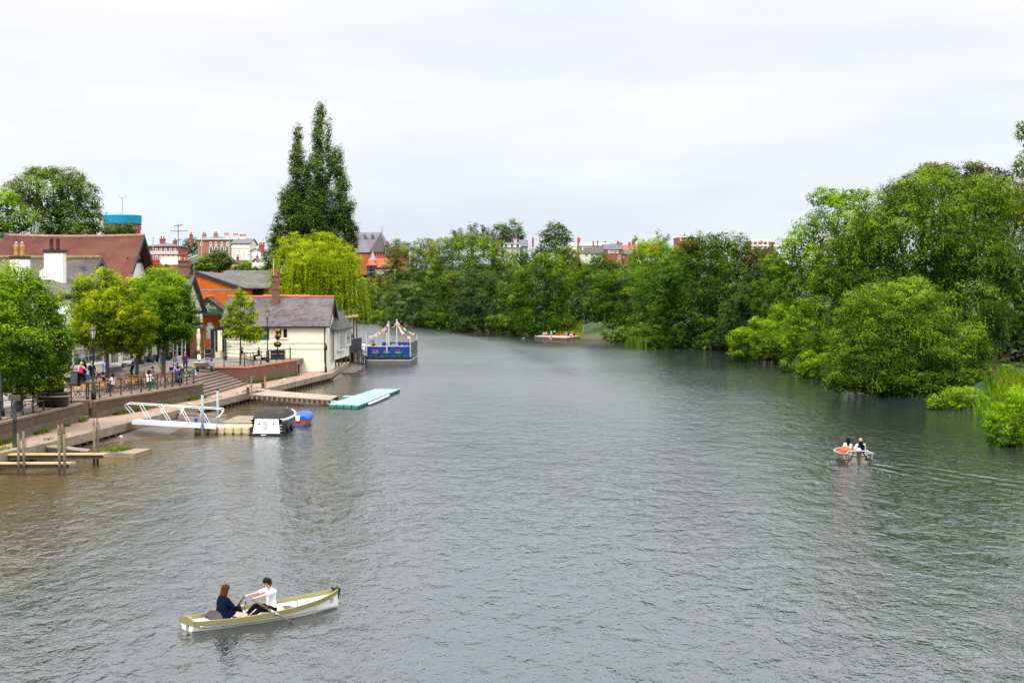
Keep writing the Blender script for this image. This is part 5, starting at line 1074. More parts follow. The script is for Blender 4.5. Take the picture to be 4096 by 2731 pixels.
# --- church, school, half timbered mansion on the far hill
Yc = 380*K; t = thing('red_church', 'red sandstone church with steep grey slate roof and pointed west window', 'church')
ch = M('church red brick', (.40,.095,.045), .85, .12, .6); X_ = lambda px: AT(px,0,Yc).x; Z_ = lambda py: AT(0,py,Yc).z
bx('wall', X_(1380),Yc,Z_(1100),X_(1550),Yc+22,Z_(1012), ch, t)
MB().add([(X_(1380),Yc-.6,Z_(1010)),(X_(1552),Yc-.6,Z_(1010)),(X_(1552),Yc+24,Z_(1010)),(X_(1380),Yc+24,Z_(1010)),(X_(1380),Yc+11,Z_(925)),(X_(1516),Yc+11,Z_(925))], [(0,1,5,4),(1,2,5),(2,3,4,5),(3,0,4)]).build('roof', M('church slate', (.135,.125,.155), .75, .15, .4, dirt=(.2,.19,.2), dirt_amt=.3), t)
MB().add([(X_(1476),Yc-3,Z_(1009)),(X_(1540),Yc-3,Z_(1009)),(X_(1540),Yc+8,Z_(1009)),(X_(1476),Yc+8,Z_(1009)),(X_(1516),Yc+6,Z_(928))], [(0,1,4),(1,2,4),(2,3,4),(3,0,4)]).build('apse_roof', M('dark patched slate', (.06,.06,.065), .8, .5, 3), t)
bx('apse_wall', X_(1480),Yc-2.6,Z_(1100),X_(1536),Yc+4,Z_(1009), ch, t)
for k in range(7): bx('lancet_window', X_(1487)+k*1.05,Yc-2.66,Z_(1024),X_(1487)+k*1.05+.5,Yc-2.58,Z_(1013), M('dark lancet', (.05,.03,.03), .5), t)
xg0, xg1 = X_(1536), X_(1561)
gable_walls(t, xg0, xg1, Yc-3, Yc+6, Z_(1100), Z_(995), Z_(968), ch, 'Y', name='gable_wall'); gable_roof(t, xg0, xg1, Yc-3, Yc+6, Z_(995), Z_(966), slate_far, .15, axis='Y', name='gable_roof')
mb = MB(); xc = (xg0+xg1)/2; hw_ = 1.35; mb.prism([(xc-hw_,Yc-3.1,Z_(1022)),(xc+hw_,Yc-3.1,Z_(1022)),(xc+hw_,Yc-3.1,Z_(996)),(xc+hw_*.6,Yc-3.1,Z_(986)),(xc,Yc-3.1,Z_(980)),(xc-hw_*.6,Yc-3.1,Z_(986)),(xc-hw_,Yc-3.1,Z_(996))], (0,.08,0)); wn = mb.build('pointed_window', glass, t)
for k in (-.45,.45): bx('tracery', xc+k-.08,Yc-3.16,Z_(1022),xc+k+.08,Yc-3.09,Z_(990), M('stone tracery',(.55,.45,.3),.8), wn)
MB().path([(X_(1516),Yc+11,Z_(926)),(X_(1516),Yc+11,Z_(900))],[.15,.05]).build('finial', iron, t)
for px in (1450,1481): bx('roof_vent', X_(px)-.5,Yc+6,Z_(945),X_(px)+.5,Yc+8,Z_(936), slate_far, t)
t = thing('red_school', 'red brick school with cupola and scalloped gables right of the church', 'building'); y = Yc+8
X_ = lambda px: AT(px,0,y).x; Z_ = lambda py: AT(0,py,y).z
bx('wall', X_(1561),y,Z_(1080),X_(1624),y+14,Z_(1000), ch, t); hip_roof(t, X_(1556), X_(1626), y, y+14, Z_(1001), Z_(972), M('brown slate', (.15,.085,.075), .8, .2, 1), .2, inset=2)
for px in (1577,1596,1615): mb = MB(); mb.prism([(X_(px-9),y-.5,Z_(1012)),(X_(px+9),y-.5,Z_(1012)),(X_(px+9),y-.5,Z_(998)),(X_(px+6),y-.5,Z_(991)),(X_(px),y-.5,Z_(987)),(X_(px-6),y-.5,Z_(991)),(X_(px-9),y-.5,Z_(998))], (0,3,0)); mb.build('shaped_gable', ch, t); MB().prism([(X_(px)+.9*math.cos(a_*math.pi/8),y-.58,Z_(1006)+1.0*math.sin(a_*math.pi/8)) for a_ in range(9)], (0,.1,0)).build('arched_window', glass, t)
c = MB().lathe([(.9,0),(.9,1.4),(1.3,1.5),(1.2,2.0),(.7,2.5),(.3,2.9),(.05,3.2),(.05,4.6)], (X_(1582),y+7,Z_(973)), 12).build('cupola', M('lead grey', (.3,.33,.36), .6), t)
for px, py in ((1725,970),(1680,978),(1775,962)):
    q = AT(px,py,Yc+20)
Yf = 362*K; t = thing('half_timbered_mansion', 'black and white half timbered house with red tiled roof below the church', 'building')
X_ = lambda px: AT(px,0,Yf).x; Z_ = lambda py: AT(0,py,Yf).z
bx('wall', X_(1471),Yf,Z_(1120),X_(1570),Yf+10,Z_(1072), white, t); rf = M('bright red tile', (.36,.085,.05), .8, .15, 1)
gable_roof(t, X_(1471), X_(1575), Yf, Yf+10, Z_(1068), Z_(1034), rf, .4); hip_roof(t, X_(1468), X_(1502), Yf-3, Yf+6, Z_(1061), Z_(1036), rf, .3, name='tower_roof'); bx('tower_wall', X_(1471),Yf-2.9,Z_(1120),X_(1500),Yf+.1,Z_(1061), white, t)
MB().lathe([(1.2,0),(.05,3.4)], (X_(1487),Yf+2,Z_(1041)), 10).build('lead_spirelet', M('lead grey',(0,0,0)), t)
for z in (1072,1083,1095,1108): bx('timber_beam', X_(1470),Yf-3.05,Z_(z)-.22,X_(1501),Yf-2.85,Z_(z)+.22, black, t); bx('timber_beam', X_(1502),Yf-.12,Z_(z+3)-.22,X_(1570),Yf+.05,Z_(z+3)+.22, black, t)
for px in (1471,1480,1485,1493,1500): bx('timber_post', X_(px)-.2,Yf-3.04,Z_(1118),X_(px)+.2,Yf-2.84,Z_(1062), black, t)
for px in range(1506,1570,8): bx('timber_post', X_(px)-.18,Yf-.11,Z_(1118),X_(px)+.18,Yf+.06,Z_(1073), black, t)
for px, py in ((1475,1081),(1489,1081),(1475,1107),(1489,1107)): window(t, X_(px)-.6, Yf-3.06, Z_(py), 1.7, 1.6, 2, 1, frame=black)
MB().prism([(X_(1504),Yf-.2,Z_(1088)),(X_(1536),Yf-.2,Z_(1088)),(X_(1538),Yf-2.2,Z_(1097)),(X_(1502),Yf-2.2,Z_(1097))], (0,0,.12)).build('striped_awning', BR('awning stripe', (.8,.8,.78), (.05,.07,.07), (.4,.4,.4), .5, 30, .01), t)
bx('plinth', X_(1466),Yf-3.2,Z_(1135),X_(1572),Yf+.02,Z_(1112), ch, t)
# --- houses above the central trees
Ym = 395*K
hill_house('cream_terrace_house', 'tall cream stone house with white dormer gables between the trees', 2020, 2080, 991, 1045, Ym, 10, M('greyish render', (.42,.38,.33), .85, .1), slate_far, [(995,1012,[2048,2071,2024]),(1022,1038,[2048,2071])], 972, [(1985,962,980,10,hb1,2),(2062,958,985,14,M('pale brick',(.5,.42,.33),.8),3)], rk='gx', hw=.5)
for k, px in enumerate((2024,2048,2071)):
    o = [q for q in bpy.data.objects if q.name.startswith('cream_terrace_house')][0]; a_ = AT(px,0,Ym).x; mb = MB(); mb.prism([(a_-1.1,Ym-.3,AT(0,990,Ym).z),(a_+1.1,Ym-.3,AT(0,990,Ym).z),(a_+1.1,Ym-.3,AT(0,982,Ym).z),(a_,Ym-.3,AT(0,976,Ym).z),(a_-1.1,Ym-.3,AT(0,982,Ym).z)], (0,4,0)); dm = mb.build('dormer', white, o); window(dm, a_-.6, Ym-.32, AT(0,989,Ym).z, 1.2, 1.3, 2, 1, sill=False)
hill_house('slate_blue_house', 'grey slate roofed house with blue side wall right of the cream one', 2078, 2110, 985, 1040, Ym+8, 9, M('blue grey render', (.12,.17,.22), .8), slate_far, [(990,1004,[2098])], 961, [(2132,954,974,7,hb1,1)], rk='gx', wpx=5)
hill_house('pale_green_house', 'pale green house with big dark roof and long white dormer', 2318, 2412, 1012, 1048, Ym, 11, M('pale green render', (.55,.6,.40), .8, .05), M('brown grey tile', (.10,.085,.08), .85, .2, .8), [(1014,1026,[2347,2370,2393,2405]),(1036,1042,[2347])], 983, [(2314,971,1012,9,hb1,1),(2375,972,984,8,hb1,2),(2392,968,984,7,hb1,1)], rk='gx', wpx=14)
o = [q for q in bpy.data.objects if q.name.startswith('pale_green_house')][0]; f_ = bx('long_dormer', AT(2331,0,Ym).x,Ym+1.6,AT(0,1000,Ym).z,AT(2373,0,Ym).x,Ym+5,AT(0,990,Ym).z, white, o)
window(f_, AT(2335,0,Ym).x, Ym+1.55, AT(0,998,Ym).z, 3.7*(34/34)*1.0, .75, 7, 1, sill=False)
bx('side_brick', AT(2307,0,Ym).x,Ym-.1,AT(0,1045,Ym).z,AT(2319,0,Ym).x,Ym+11,AT(0,1010,Ym).z, hb1, o)
t = hill_house('brick_inn', 'red brick inn with slate roof and white painted name above the trees', 2412, 2489, 997, 1042, Ym+3, 9, M('inn brick', (.25,.075,.045), .85, .12), M('blue slate', (.11,.12,.145), .7, .15, .5), [(1000,1012,[2439,2471]),(1022,1036,[2478])], 976, [(2474,968,985,9,hb1,1),(2487,976,990,9,hb1,1)], rk='gx', wpx=9)
for bd, py, sz in (('THE',1002.5,.75),('MOUNT',1008.5,1.15),('INN',1013.5,.8)): text(bd, sz, white, t, (AT(2456,0,Ym).x,Ym+2.97,AT(0,py,Ym+3).z), ext=.02)
hill_house('brick_cottage', 'low grey roofed cottage with white shopfront right of the inn', 2490, 2530, 1016, 1042, Ym+5, 8, hb1, slate_far, [(1024,1032,[2496])], 998, [], rk='gx', wpx=6)
hill_house('red_roof_row', 'row of red roofs with clustered chimneys behind the inn', 2486, 2545, 998, 1040, Ym+22, 9, hb1, rf, [], 982, [(2485,976,990,9,hb1,2),(2520,974,992,9,hb1,2),(2536,966,990,14,hb1,3)], rk='gx')
hill_house('long_pale_roof', 'long building with pale flat roof behind the pale green house', 2290, 2440, 984, 1010, Ym+30, 12, hcream, white, [], 973, [(2316,955,975,12,hb1,2),(2422,968,978,6,hb1,1)], rk='gx')
hill_house('chimney_row_house', 'roof with a row of red chimneys above the yellow green sycamore', 2560, 2650, 975, 1000, Ym+25, 9, hb1, slate_far, [], 968, [(2578,962,976,6,hb1,1),(2598,963,976,9,hb1,2),(2620,962,975,6,hb1,1)], rk='gx')
hill_house('brick_flats', 'red brick block of flats at the left of the big dark alder', 2709, 2800, 950, 990, 330*K, 12, hb1, slate_far, [(954,962,[2725,2745,2765,2785])], None, [(2741,942,952,5,hb1,1)], group='blocks of flats')
hill_house('brick_flats', 'taller white and red flats between the dark alder and the tall lime', 3005, 3100, 962, 1010, 280*K, 12, hb1, slate_far, [(968,978,[3015,3035,3055,3075]),(986,996,[3015,3035,3055,3075])], None, [], group='blocks of flats', band=[965,982])
hill_house('hidden_brick_house', 'brick house with gable glimpsed above the silvery willow', 1715, 1735, 985, 1000, 400*K, 8, hb1, rf, [], 972, [(1725,968,976,10,hb1,2),(1680,975,985,8,hb1,1)], rk='gx')
# ---------------------------------------------------------------- people
def ik(a, b, l1, l2, pole):
    d = b-a; L = min(d.length, (l1+l2)*.999); u = d.normalized(); b = a+u*L
    x = (l1*l1-l2*l2+L*L)/(2*L); h = math.sqrt(max(l1*l1-x*x, 0)); p = Vector(pole)-u*Vector(pole).dot(u)
    p = p.normalized() if p.length > 1e-6 else Vector((0,0,1)); return a+u*x+p*h, b
def remeshed(mb, vox, smooth=3):
    me = bpy.data.meshes.new('tmp'); me.from_pydata(mb.v, [], mb.f); o = bpy.data.objects.new('tmp', me); col.objects.link(o)
    r = o.modifiers.new('r', 'REMESH'); r.mode = 'VOXEL'; r.voxel_size = vox
    if smooth: s = o.modifiers.new('s', 'SMOOTH'); s.factor = .5; s.iterations = smooth
    e = bpy.data.meshes.new_from_object(o.evaluated_get(bpy.context.evaluated_depsgraph_get())); bpy.data.objects.remove(o)
    n = len(e.vertices); co_ = np.empty(n*3); e.vertices.foreach_get('co', co_)
    fs = [tuple(p.vertices) for p in e.polygons]; bpy.data.meshes.remove(e); return co_.reshape(-1,3), fs
eyem = M('dark eye', (.02,.013,.01), .3, 0, bump=0); lipm = M('lip', (.45,.16,.13), .5, .05, bump=0)
def cloth(name, c): return M('cloth '+name, c, .95, .14, 9, bump=.012, spec=.08)
def hairmat(name, c): return M('hair '+name, c, .75, .35, 30, bump=.008, spec=.12)
PN = [0]
def person(label, loc, rz=0, pelvis=(0,0,.93), lean=0., side=0., hands=((-.26,.06,.80),(.26,.06,.80)), feet=((-.1,-.03,0),(.1,.06,0)), hy=0., hp=0., top=None, torso=None, sleeve=1., legs=None, legc=1., shoe=None, hairm=None, hair='short', size=1., vox=.02, skin=None, group=None, elbow=(0,-.6,-.7), knee=(0,1,.15), girth=1., grip=None, collar=0, hs=1., name='person', skirt=False, cat='person', cuff=None):
    t = tag(ob(name, None, None, loc, rz), label, cat, group); t.scale = (size,)*3
    top = top or cloth('grey', (.3,.3,.3)); torso = torso or top; legs = legs or cloth('dark trousers', (.010,.012,.022)); skin = skin or skinm; shoe = shoe or black
    mats = [skin, top, torso, legs, shoe, eyem, lipm]
    P = Vector(pelvis); D = Matrix.Rotation(side,3,'Y') @ Matrix.Rotation(-lean,3,'X'); V = lambda x,y,z: P + D @ Vector((x,y,z))
    g = girth; segs = []
    def sg(a, b, r0, r1, m): segs.append((Vector(a), Vector(b), r0, r1, m))
    for k in (-1, 1):
        sg(V(k*.075*g,0,.0), V(k*.06*g,.0,.2), .105*g, .098*g, 2 if pelvis[2] < .9 else 2); sg(V(k*.06*g,0,.2), V(k*.09*g,.005,.36), .098*g, .095*g, 2); sg(V(k*.09*g,.005,.36), V(k*.145,-.005,.455), .09*g, .055, 2)
        sg(V(k*.08*g,-.01,-.05), V(k*.07*g,0,.03), .1*g, .1*g, 3)
    nb = V(0,-.01,.5); HD = D @ (Matrix.Rotation(hy,3,'Z') @ Matrix.Rotation(-hp-0,3,'X'))
    hc = nb + D @ Vector((0,.02,.06)) + HD @ Vector((0,.02,.11))
    sg(nb+D@Vector((0,0,-.04)), hc+HD@Vector((0,-.02,-.06)), .06+.02*collar, .05, 0); 
    if collar: sg(nb+D@Vector((0,0,-.05)), nb+D@Vector((0,-.0,.055)), .085, .08, 2)
    sg(V(-.1,-.005,.475), V(.1,-.005,.475), .052, .052, 2)
    sg(hc+HD@Vector((0,-.02,.03)), hc+HD@Vector((0,.015,.02)), .083*hs, .08*hs, 0); sg(hc+HD@Vector((0,.03,-.03)), hc+HD@Vector((0,.045,-.075)), .062, .042, 0)
    hw = []
    for k, h in zip((-1,1), hands):
        sh = V(k*.175,-.005,.445); el, wr = ik(sh, Vector(h), .29, .26, D@Vector((k*.5*abs(elbow[0]+.8),elbow[1],elbow[2])))
        pts = [(sh,.058),(sh.lerp(el,.5),.05),(el,.041),(el.lerp(wr,.4),.04),(wr,.027)]
        tot = 0.; 
        n = 8
        for a, b in ((sh,el),(el,wr)):
            for j in range(n//2):
                f0 = j/(n/2); f1 = (j+1)/(n/2); base = 0 if a is sh else .5
                ra = lambda f: (.057*(1-f)+.042*f) if a is sh else (.043*(1-f)+.027*f)
                m_ = 1 if (base+.5*(f0+f1)/2) < sleeve else 0
                ex = .012 if m_ and sleeve < .9 else .006*m_
                sg(a.lerp(b,f0), a.lerp(b,f1), ra(f0)+ex, ra(f1)+ex, m_)
        hw.append((el, wr, k))
    for k, f in zip((-1,1), feet):
        hip = P+Vector((k*.09*g,0,-.03)); ank = Vector(f)+Vector((0,0,.08)); kn, an = ik(hip, ank, .44, .42, (k*.15+knee[0],knee[1],knee[2]))
        for a, b, r0, r1, base in ((hip,kn,.088*g,.058,0),(kn,an,.056,.036,.5)):
            for j in range(4):
                f0 = j/4; f1 = (j+1)/4; m_ = 3 if (base+.5*(f0+f1)/2) < legc else 0; ex = .014 if m_ else 0
                sg(a.lerp(b,f0), a.lerp(b,f1), r0+(r1-r0)*f0+ex, r0+(r1-r0)*f1+ex, m_)
        fw = Vector((k*.25,1,0)).normalized(); sg(an+Vector((0,0,-.03)), an+fw*.15+Vector((0,0,-.045)), .042, .032, 4)
    mb = MB()
    for a, b, r0, r1, m_ in segs: mb.ball(a, r0, 10, 7); mb.ball(b, r1, 10, 7); mb.path([a, b], [r0, r1], 10) if (b-a).length > 1e-4 else None
    for el, wr, k in hw:
        d = (wr-el).normalized(); mb.ball(wr+d*.045, (.036,.036,.036), 8, 6)
    if vox < .012:
        mb.path([hc+HD@Vector((0,.085,.035)), hc+HD@Vector((0,.112,-.012)), hc+HD@Vector((0,.09,-.022))],[.008,.015,.01],6)
        for k in (-1,1): mb.ball(hc+HD@Vector((k*.078,-.008,-.005)), (.014,.024,.034), 8, 6, HD)
    co_, fs = remeshed(mb, vox)
    fc = np.array([co_[list(f)].mean(0) for f in fs]); best = np.full(len(fc), 1e9); mi = np.zeros(len(fc), int)
    for a, b, r0, r1, m_ in segs:
        a_ = np.array(a); ab = np.array(b-a); L2 = max(ab@ab, 1e-9); tt = np.clip((fc-a_)@ab/L2, 0, 1)
        d = np.linalg.norm(fc-a_-tt[:,None]*ab, axis=1)-(r0+(r1-r0)*tt); u = d < best; best[u] = d[u]; mi[u] = m_
    out = MB(); out.v = [tuple(v) for v in co_]; out.f = fs; out.m = mi.tolist(); out.cur = 0
    # hands: palm, five fingers of unequal length, thumb at the side
    for el, wr, k in hw:
        d = (wr-el).normalized(); up_ = Vector((0,0,1)); sd_ = d.cross(up_); sd_ = sd_.normalized() if sd_.length > .1 else Vector((k,0,0)); nr = sd_.cross(d).normalized()
        if nr.z < 0: nr = -nr
        curl = 1.25 if grip else .45; pc = wr+d*.03
        for j, (off, ln) in enumerate(((-.026,.062),(-.009,.072),(.009,.078),(.026,.07))):
            b0 = pc+d*.045+sd_*off*k; pts = [b0]; an_ = .25; q_ = b0
            for st in (.42,.32,.26): q_ = q_ + (d*math.cos(an_)-nr*math.sin(an_))*ln*st*1.15; pts.append(q_); an_ += curl
            out.path(pts, [.0095,.0088,.008,.006], 6)
        th = pc+d*.012+sd_*(-.03*k); out.path([th, th+d*.025-sd_*.02*k-nr*.012, th+d*.045-sd_*.014*k-nr*.03], [.011,.0095,.007], 6)
    out.cur = 5
    for k in (-1,1): out.ball(hc+HD@Vector((k*.031,.083,.012)), (.013,.008,.007), 8, 5, HD); out.cbox(hc+HD@Vector((k*.031,.09,.033)), (.032,.01,.007), math.atan2(HD[1][0],HD[0][0]))
    out.cur = 6; out.ball(hc+HD@Vector((0,.088,-.055)), (.02,.008,.006), 8, 5, HD); out.cur = 0
    if vox >= .012: out.ball(hc+HD@Vector((0,.095,-.01)), (.013,.02,.018), 6, 5, HD)
    out.build('body', mats, t, True, recalc=False)
    if hairm:
        hb = MB(); nn, mm_ = 22, 14; hb.ball((0,0,0), (1,1,1), nn, mm_); vs = []
        for v in hb.v:
            x, y, z = v; face = y > .42 - (.25 if z < -.1 else 0) and z < .38 and abs(x) < .8
            nz = .05*mnoise.noise(Vector((x*4+PN[0], y*4, z*4)))+.035*mnoise.noise(Vector((x*11, y*11+PN[0], z*11)))
            r = 1.0+nz; q = Vector((x*.108*r, y*.124*r, z*.124*r+.028))
            if face: q = Vector((x*.06, y*.05, z*.06))
            elif z < -.1:
                if hair == 'short': q = Vector((x*.088, y*.1-.005, z*.07+.0))
                elif hair in ('bob','long','verylong'):
                    ln = {'bob':.07,'long':.26,'verylong':.36}[hair]; f = min(1, (-z-.1)/.75); q.z -= ln*f; hl_ = max(.35,math.sqrt(x*x+y*y)); q.x = x/hl_*(.118-.02*f*(hair!='bob')); q.y = min(y/hl_*.122, .035)-.02*f
            if hair == 'quiff' and z > .3 and y > -.2: q += Vector((0,.022*(y+.2),.03+.02*nz*10))
            if hair in ('quiff',) and -.45 < z <= -.1 and not face and y < .2: q = Vector((x*.094, y*.108, z*.1+.015))
            vs.append(hc+HD@q)
        hb.v = [tuple(v) for v in vs]; hb.build('hair', hairm, t, True)
    if hair == 'helmet':
        hb = MB(); hb.ball(hc+HD@Vector((0,-.005,.055)), (.108,.138,.095), 14, 8, HD); hb.build('helmet', hairm, t, True)
    PN[0] += 1; t['hc'] = 0; del t['hc']; return t
hbrown = hairmat('auburn', (.085,.024,.010)); hdark = hairmat('dark brown', (.016,.010,.008)); hblack = hairmat('black', (.006,.006,.008)); hgrey = hairmat('grey', (.3,.28,.26)); hblond = hairmat('blond', (.42,.22,.06)); hwhite = hairmat('white', (.62,.58,.5)); hginger = hairmat('sandy', (.25,.10,.03))
cwhite = cloth('white', (.78,.78,.8)); cnavy = cloth('navy', (.004,.008,.032)); cblack = cloth('black', (.006,.006,.008)); cpink = cloth('pink', (.72,.03,.11)); cgrey = cloth('grey', (.34,.34,.36)); cblue = cloth('blue', (.02,.05,.5)); clblue = cloth('light blue', (.25,.4,.8)); cpurple = cloth('purple', (.085,.025,.09)); ckhaki = cloth('khaki', (.45,.33,.17)); cgreen = cloth('green', (.01,.22,.10)); cteal = cloth('bright blue', (.02,.22,.55)); cdenim = cloth('denim', (.03,.06,.14)); corange = cloth('orange', (.85,.12,.005)); cred = cloth('red', (.6,.02,.02))

# ---------------------------------------------------------------- rowing boat
def hull(st, secs):
    """st = list of stations (y, halfbreadth, sheer); secs = list of (fraction of breadth, fraction of sheer or absolute z)"""
    rows = []
    for y, b, s_ in st: rows.append([(fx*b, y, (z if ab else s_-z)) for fx, z, ab in secs])
    return rows
sa_, sb_ = G(760,2518), G(1335,2429); hd_ = math.atan2(sb_.y-sa_.y, sb_.x-sa_.x); RZ = hd_-math.pi/2; BL_ = (sb_-sa_).length
RM = Matrix.Translation(sa_) @ Matrix.Rotation(RZ,4,'Z'); RI = RM.inverted()
def RL_(px, py, x=None, z=None):
    a = RI @ Vector((0,0,CAMZ)); d = RI.to_3x3() @ ray(px,py); k = (x-a.x)/d.x if x is not None else (z-a.z)/d.z; return a+d*k
t = thing('rowing_boat', 'white clinker rowing boat with olive gunwale, number 37 on stern and bow', 'boat', sa_, RZ)
olive = M('olive gunwale paint', (.275,.24,.095), .6, .12, 2, dirt=(.2,.15,.07), dirt_amt=.25); hullw = M('hull white', (.80,.79,.73), .45, .05, 1.2, dirt=(.6,.5,.25), dirt_amt=.2)
ST = [(-.08,.37,.28),(.3,.44,.265),(.9,.53,.255),(1.5,.58,.26),(2.1,.6,.275),(2.7,.57,.30),(3.2,.5,.335),(3.6,.41,.37),(3.95,.30,.41),(4.25,.18,.46),(4.5,.05,.515)]
ST = [(y*BL_/4.4, b, s_) for y, b, s_ in ST]
def sec(y, b, s_, k):
    fl = min(1, b/.45); lo = .6*fl+.15
    return [(k*.0,y,-.14),(k*b*.45*lo/.75,y,-.10),(k*b*lo,y,-.02),(k*(b*lo+.012),y,-.005),(k*b*(lo+.12),y,.06*(s_/.27)),(k*(b*(lo+.12)+.013),y,.075*(s_/.27)),(k*b*.965,y,s_-.105)]
for k in (-1,1): pass
mb = MB()
for k in (-1,1): mb.grid([sec(y,b,s_,k) for y,b,s_ in ST])
mb.face([sec(*ST[0],-1)[i] for i in range(6,-1,-1)]+[sec(*ST[0],1)[i] for i in range(1,7)])
mb.build('hull', hullw, t)
mb = MB()
for k in (-1,1):
    mb.grid([[(k*(b+.022),y,s_-.11),(k*(b+.03),y,s_),(k*(b-.02),y,s_+.004),(k*(b-.03),y,s_-.10)] for y,b,s_ in ST])
y0,b0,s0 = ST[0]; n = 12
arch = [(-b0-.02+(2*b0+.04)*i/n, y0-.03, s0+.0+.085*math.sin(math.pi*i/n)) for i in range(n+1)]
mb.prism(arch+[(b0+.01,y0-.03,s0-.11),(-b0-.01,y0-.03,s0-.11)], (0,.06,0)); mb.build('gunwale', olive, t)
mb = MB()
for k in (-1,1): mb.grid([[(k*(b-.03),y+.02,s_-.10),(k*b*.82,y+.02,.02+.05*(y>BL_*.8)),(0,y+.02,-.0+.05*(y>BL_*.8))] for y,b,s_ in ST])
mb.face([(-b0+.03,y0+.04,s0-.1),(-b0*.8,y0+.04,.02),(b0*.8,y0+.04,.02),(b0-.03,y0+.04,s0-.1)]); inr = M('inner white', (.82,.81,.77), .5, .05, 2, dirt=(.6,.55,.42), dirt_amt=.2); mb.build('inner_hull', inr, t)
seatw = M('thwart white', (.8,.79,.74), .5, .06, 2)
MB().box(-.42,.05,.13,.42,.62,.16).build('stern_seat', seatw, t); MB().box(-.5,2.32,.13,.5,2.62,.17).build('thwart', seatw, t)
MB().box(-.44,3.05,.12,.44,3.24,.15).build('thwart', M('brown board', (.10,.075,.065), .6), t)
mb = MB().prism([(.46*math.cos(a*math.pi/10)*1.0,.66,.16+.33*math.sin(a*math.pi/10)**.8) for a in range(11)], (0,.03,0)); mb.build('backrest', M('grey brown backrest', (.075,.062,.062), .5, .1), t).rotation_euler = (-.12,0,0)
for k in (-1,1): mb = MB().path([(k*.6,2.0,.26),(k*.62,2.0,.34),(k*.57,1.97,.4)],.014,6); mb.path([(k*.62,2.0,.34),(k*.66,2.03,.4)],.012,6); mb.build('rowlock', iron, t)
MB().path([(.1,3.16,.16),(.1,3.18,.34),(.02,3.16,.36)],.012,6).build('rowlock_spare', iron, t)
MB().path([(.54,2.75,.27),(.42,2.7,.24),(.38,2.5,.2)],.012,6).build('stretcher_bar', iron, t)
mb = MB().cbox((0,4.46*BL_/4.4,.5),(.1,.16,.1)); mb.tube((0,4.58*BL_/4.4,.52),(0,4.52*BL_/4.4,.22),.05,.035); mb.path([(0,4.35*BL_/4.4,.5),(-.03,4.33*BL_/4.4,.58),(.03,4.33*BL_/4.4,.58),(0,4.35*BL_/4.4,.5)],.01,5); mb.build('bow_fitting', M('rusty black iron', (.03,.022,.018), .7, .5, 20), t)
n1_ = text('37', .16, black, t, (.04,y0-.02,.035), (math.pi/2,0,0), 'number'); 
ya = ST[9]; 
p0_ = Vector(((ST[8][1]*.95+.02),ST[8][0],.16)); p1_ = Vector(((ST[9][1]*.95+.02),ST[9][0],.2)); an_ = math.atan2(p1_.y-p0_.y,p1_.x-p0_.x)
text('37', .16, black, t, (p0_.lerp(p1_,.75)+Vector((.035,-.01,.02))), (math.pi/2,0,an_), 'number')
for hz in (0,1):
    for k in (-1,1):
        MB().path([(sec(y,b,s_,k)[(2,4)[hz]][0]+k*.012, y, sec(y,b,s_,k)[(2,4)[hz]][2]+.03-.02*hz) for y,b,s_ in ST],.007,5).build('strake_line', M('dirty seam', (.16,.11,.07), .8, .3), t)
# oars
oarw = M('oar wood', (.13,.075,.035), .5, .3, 6); oarl = M('oar leather white', (.5,.47,.44), .6, .1)
Hn = RL_(1006,2396,x=.1); Hf = RL_(977,2384,x=-.22); Bn = RL_(1171,2490,z=0)
def oar(name, label, a, b, bl):
    o = thing(name, label, 'oar', sa_, RZ); m_ = a.lerp(b,.42)
    MB().path([a, a.lerp(b,.12), a.lerp(b,.13), m_],[.018,.018,.026,.03],8).build('loom', oarw, o, True); MB().path([m_, a.lerp(b,.66)],[.031,.03],8).build('leather', oarl, o, True)
    mb = MB().path([a.lerp(b,.66), b],[.028,.02],8); d = (b-a).normalized(); q = b+d*bl; s_ = d.cross(Vector((0,0,1))).normalized()
    mb.prism([b-s_*.03,b+d*bl*.3-s_*.07,q-s_*.065,q+s_*.065,b+d*bl*.3+s_*.07,b+s_*.03],(0,0,.015)); mb.build('blade', oarw, o, True); return o
oar('oar', 'brown oar on the near side, its blade dipping into the water', Hn, Bn, .5)
Rf = Vector((-.6,1.75,.3)); Bf = Hf + (Rf-Hf)*2.6; Bf = Hf + (Rf-Hf)*((Hf.z+.05)/(Hf.z-Rf.z) if Hf.z > Rf.z+.05 else 2.6)
if (Bf-Hf).length > 2.2: Bf = Hf + (Bf-Hf).normalized()*2.2
oar('oar', 'dark oar on the far side held in the rower\'s other hand', Hf, Bf, .4)
# rower: faces the stern (-y of the boat)
rp_ = Vector((0,2.42,0)); PMx = RM @ Matrix.Translation(rp_) @ Matrix.Rotation(math.pi,4,'Z'); PI_ = PMx.inverted()
toP = lambda v: PI_ @ (RM @ v)
pw = M('pale skin', (.62,.35,.25), .5, .06, 8, bump=0)
hl, hr = toP(Hn), toP(Hf)   # facing the stern: near side (+x boat) is his left (-x)
def back(h, sh): d = (h-Vector(sh)).normalized(); return h-d*.075
rw = person('young man with dark hair in white T-shirt and black trousers rowing', PMx.to_translation(), RZ+math.pi, pelvis=(0,0,.27), lean=.06, hands=(back(hl,(-.17,0,.7)),back(hr,(.17,0,.7))), feet=((-.14,.80,.0),(.13,.76,.0)), hp=.38, hy=.12, top=cwhite, sleeve=.32, legs=cblack, hairm=hdark, hair='quiff', vox=.0085, skin=pw, elbow=(.2,-.3,-.9), grip=True, knee=(0,.2,1), size=1.0, shoe=black)
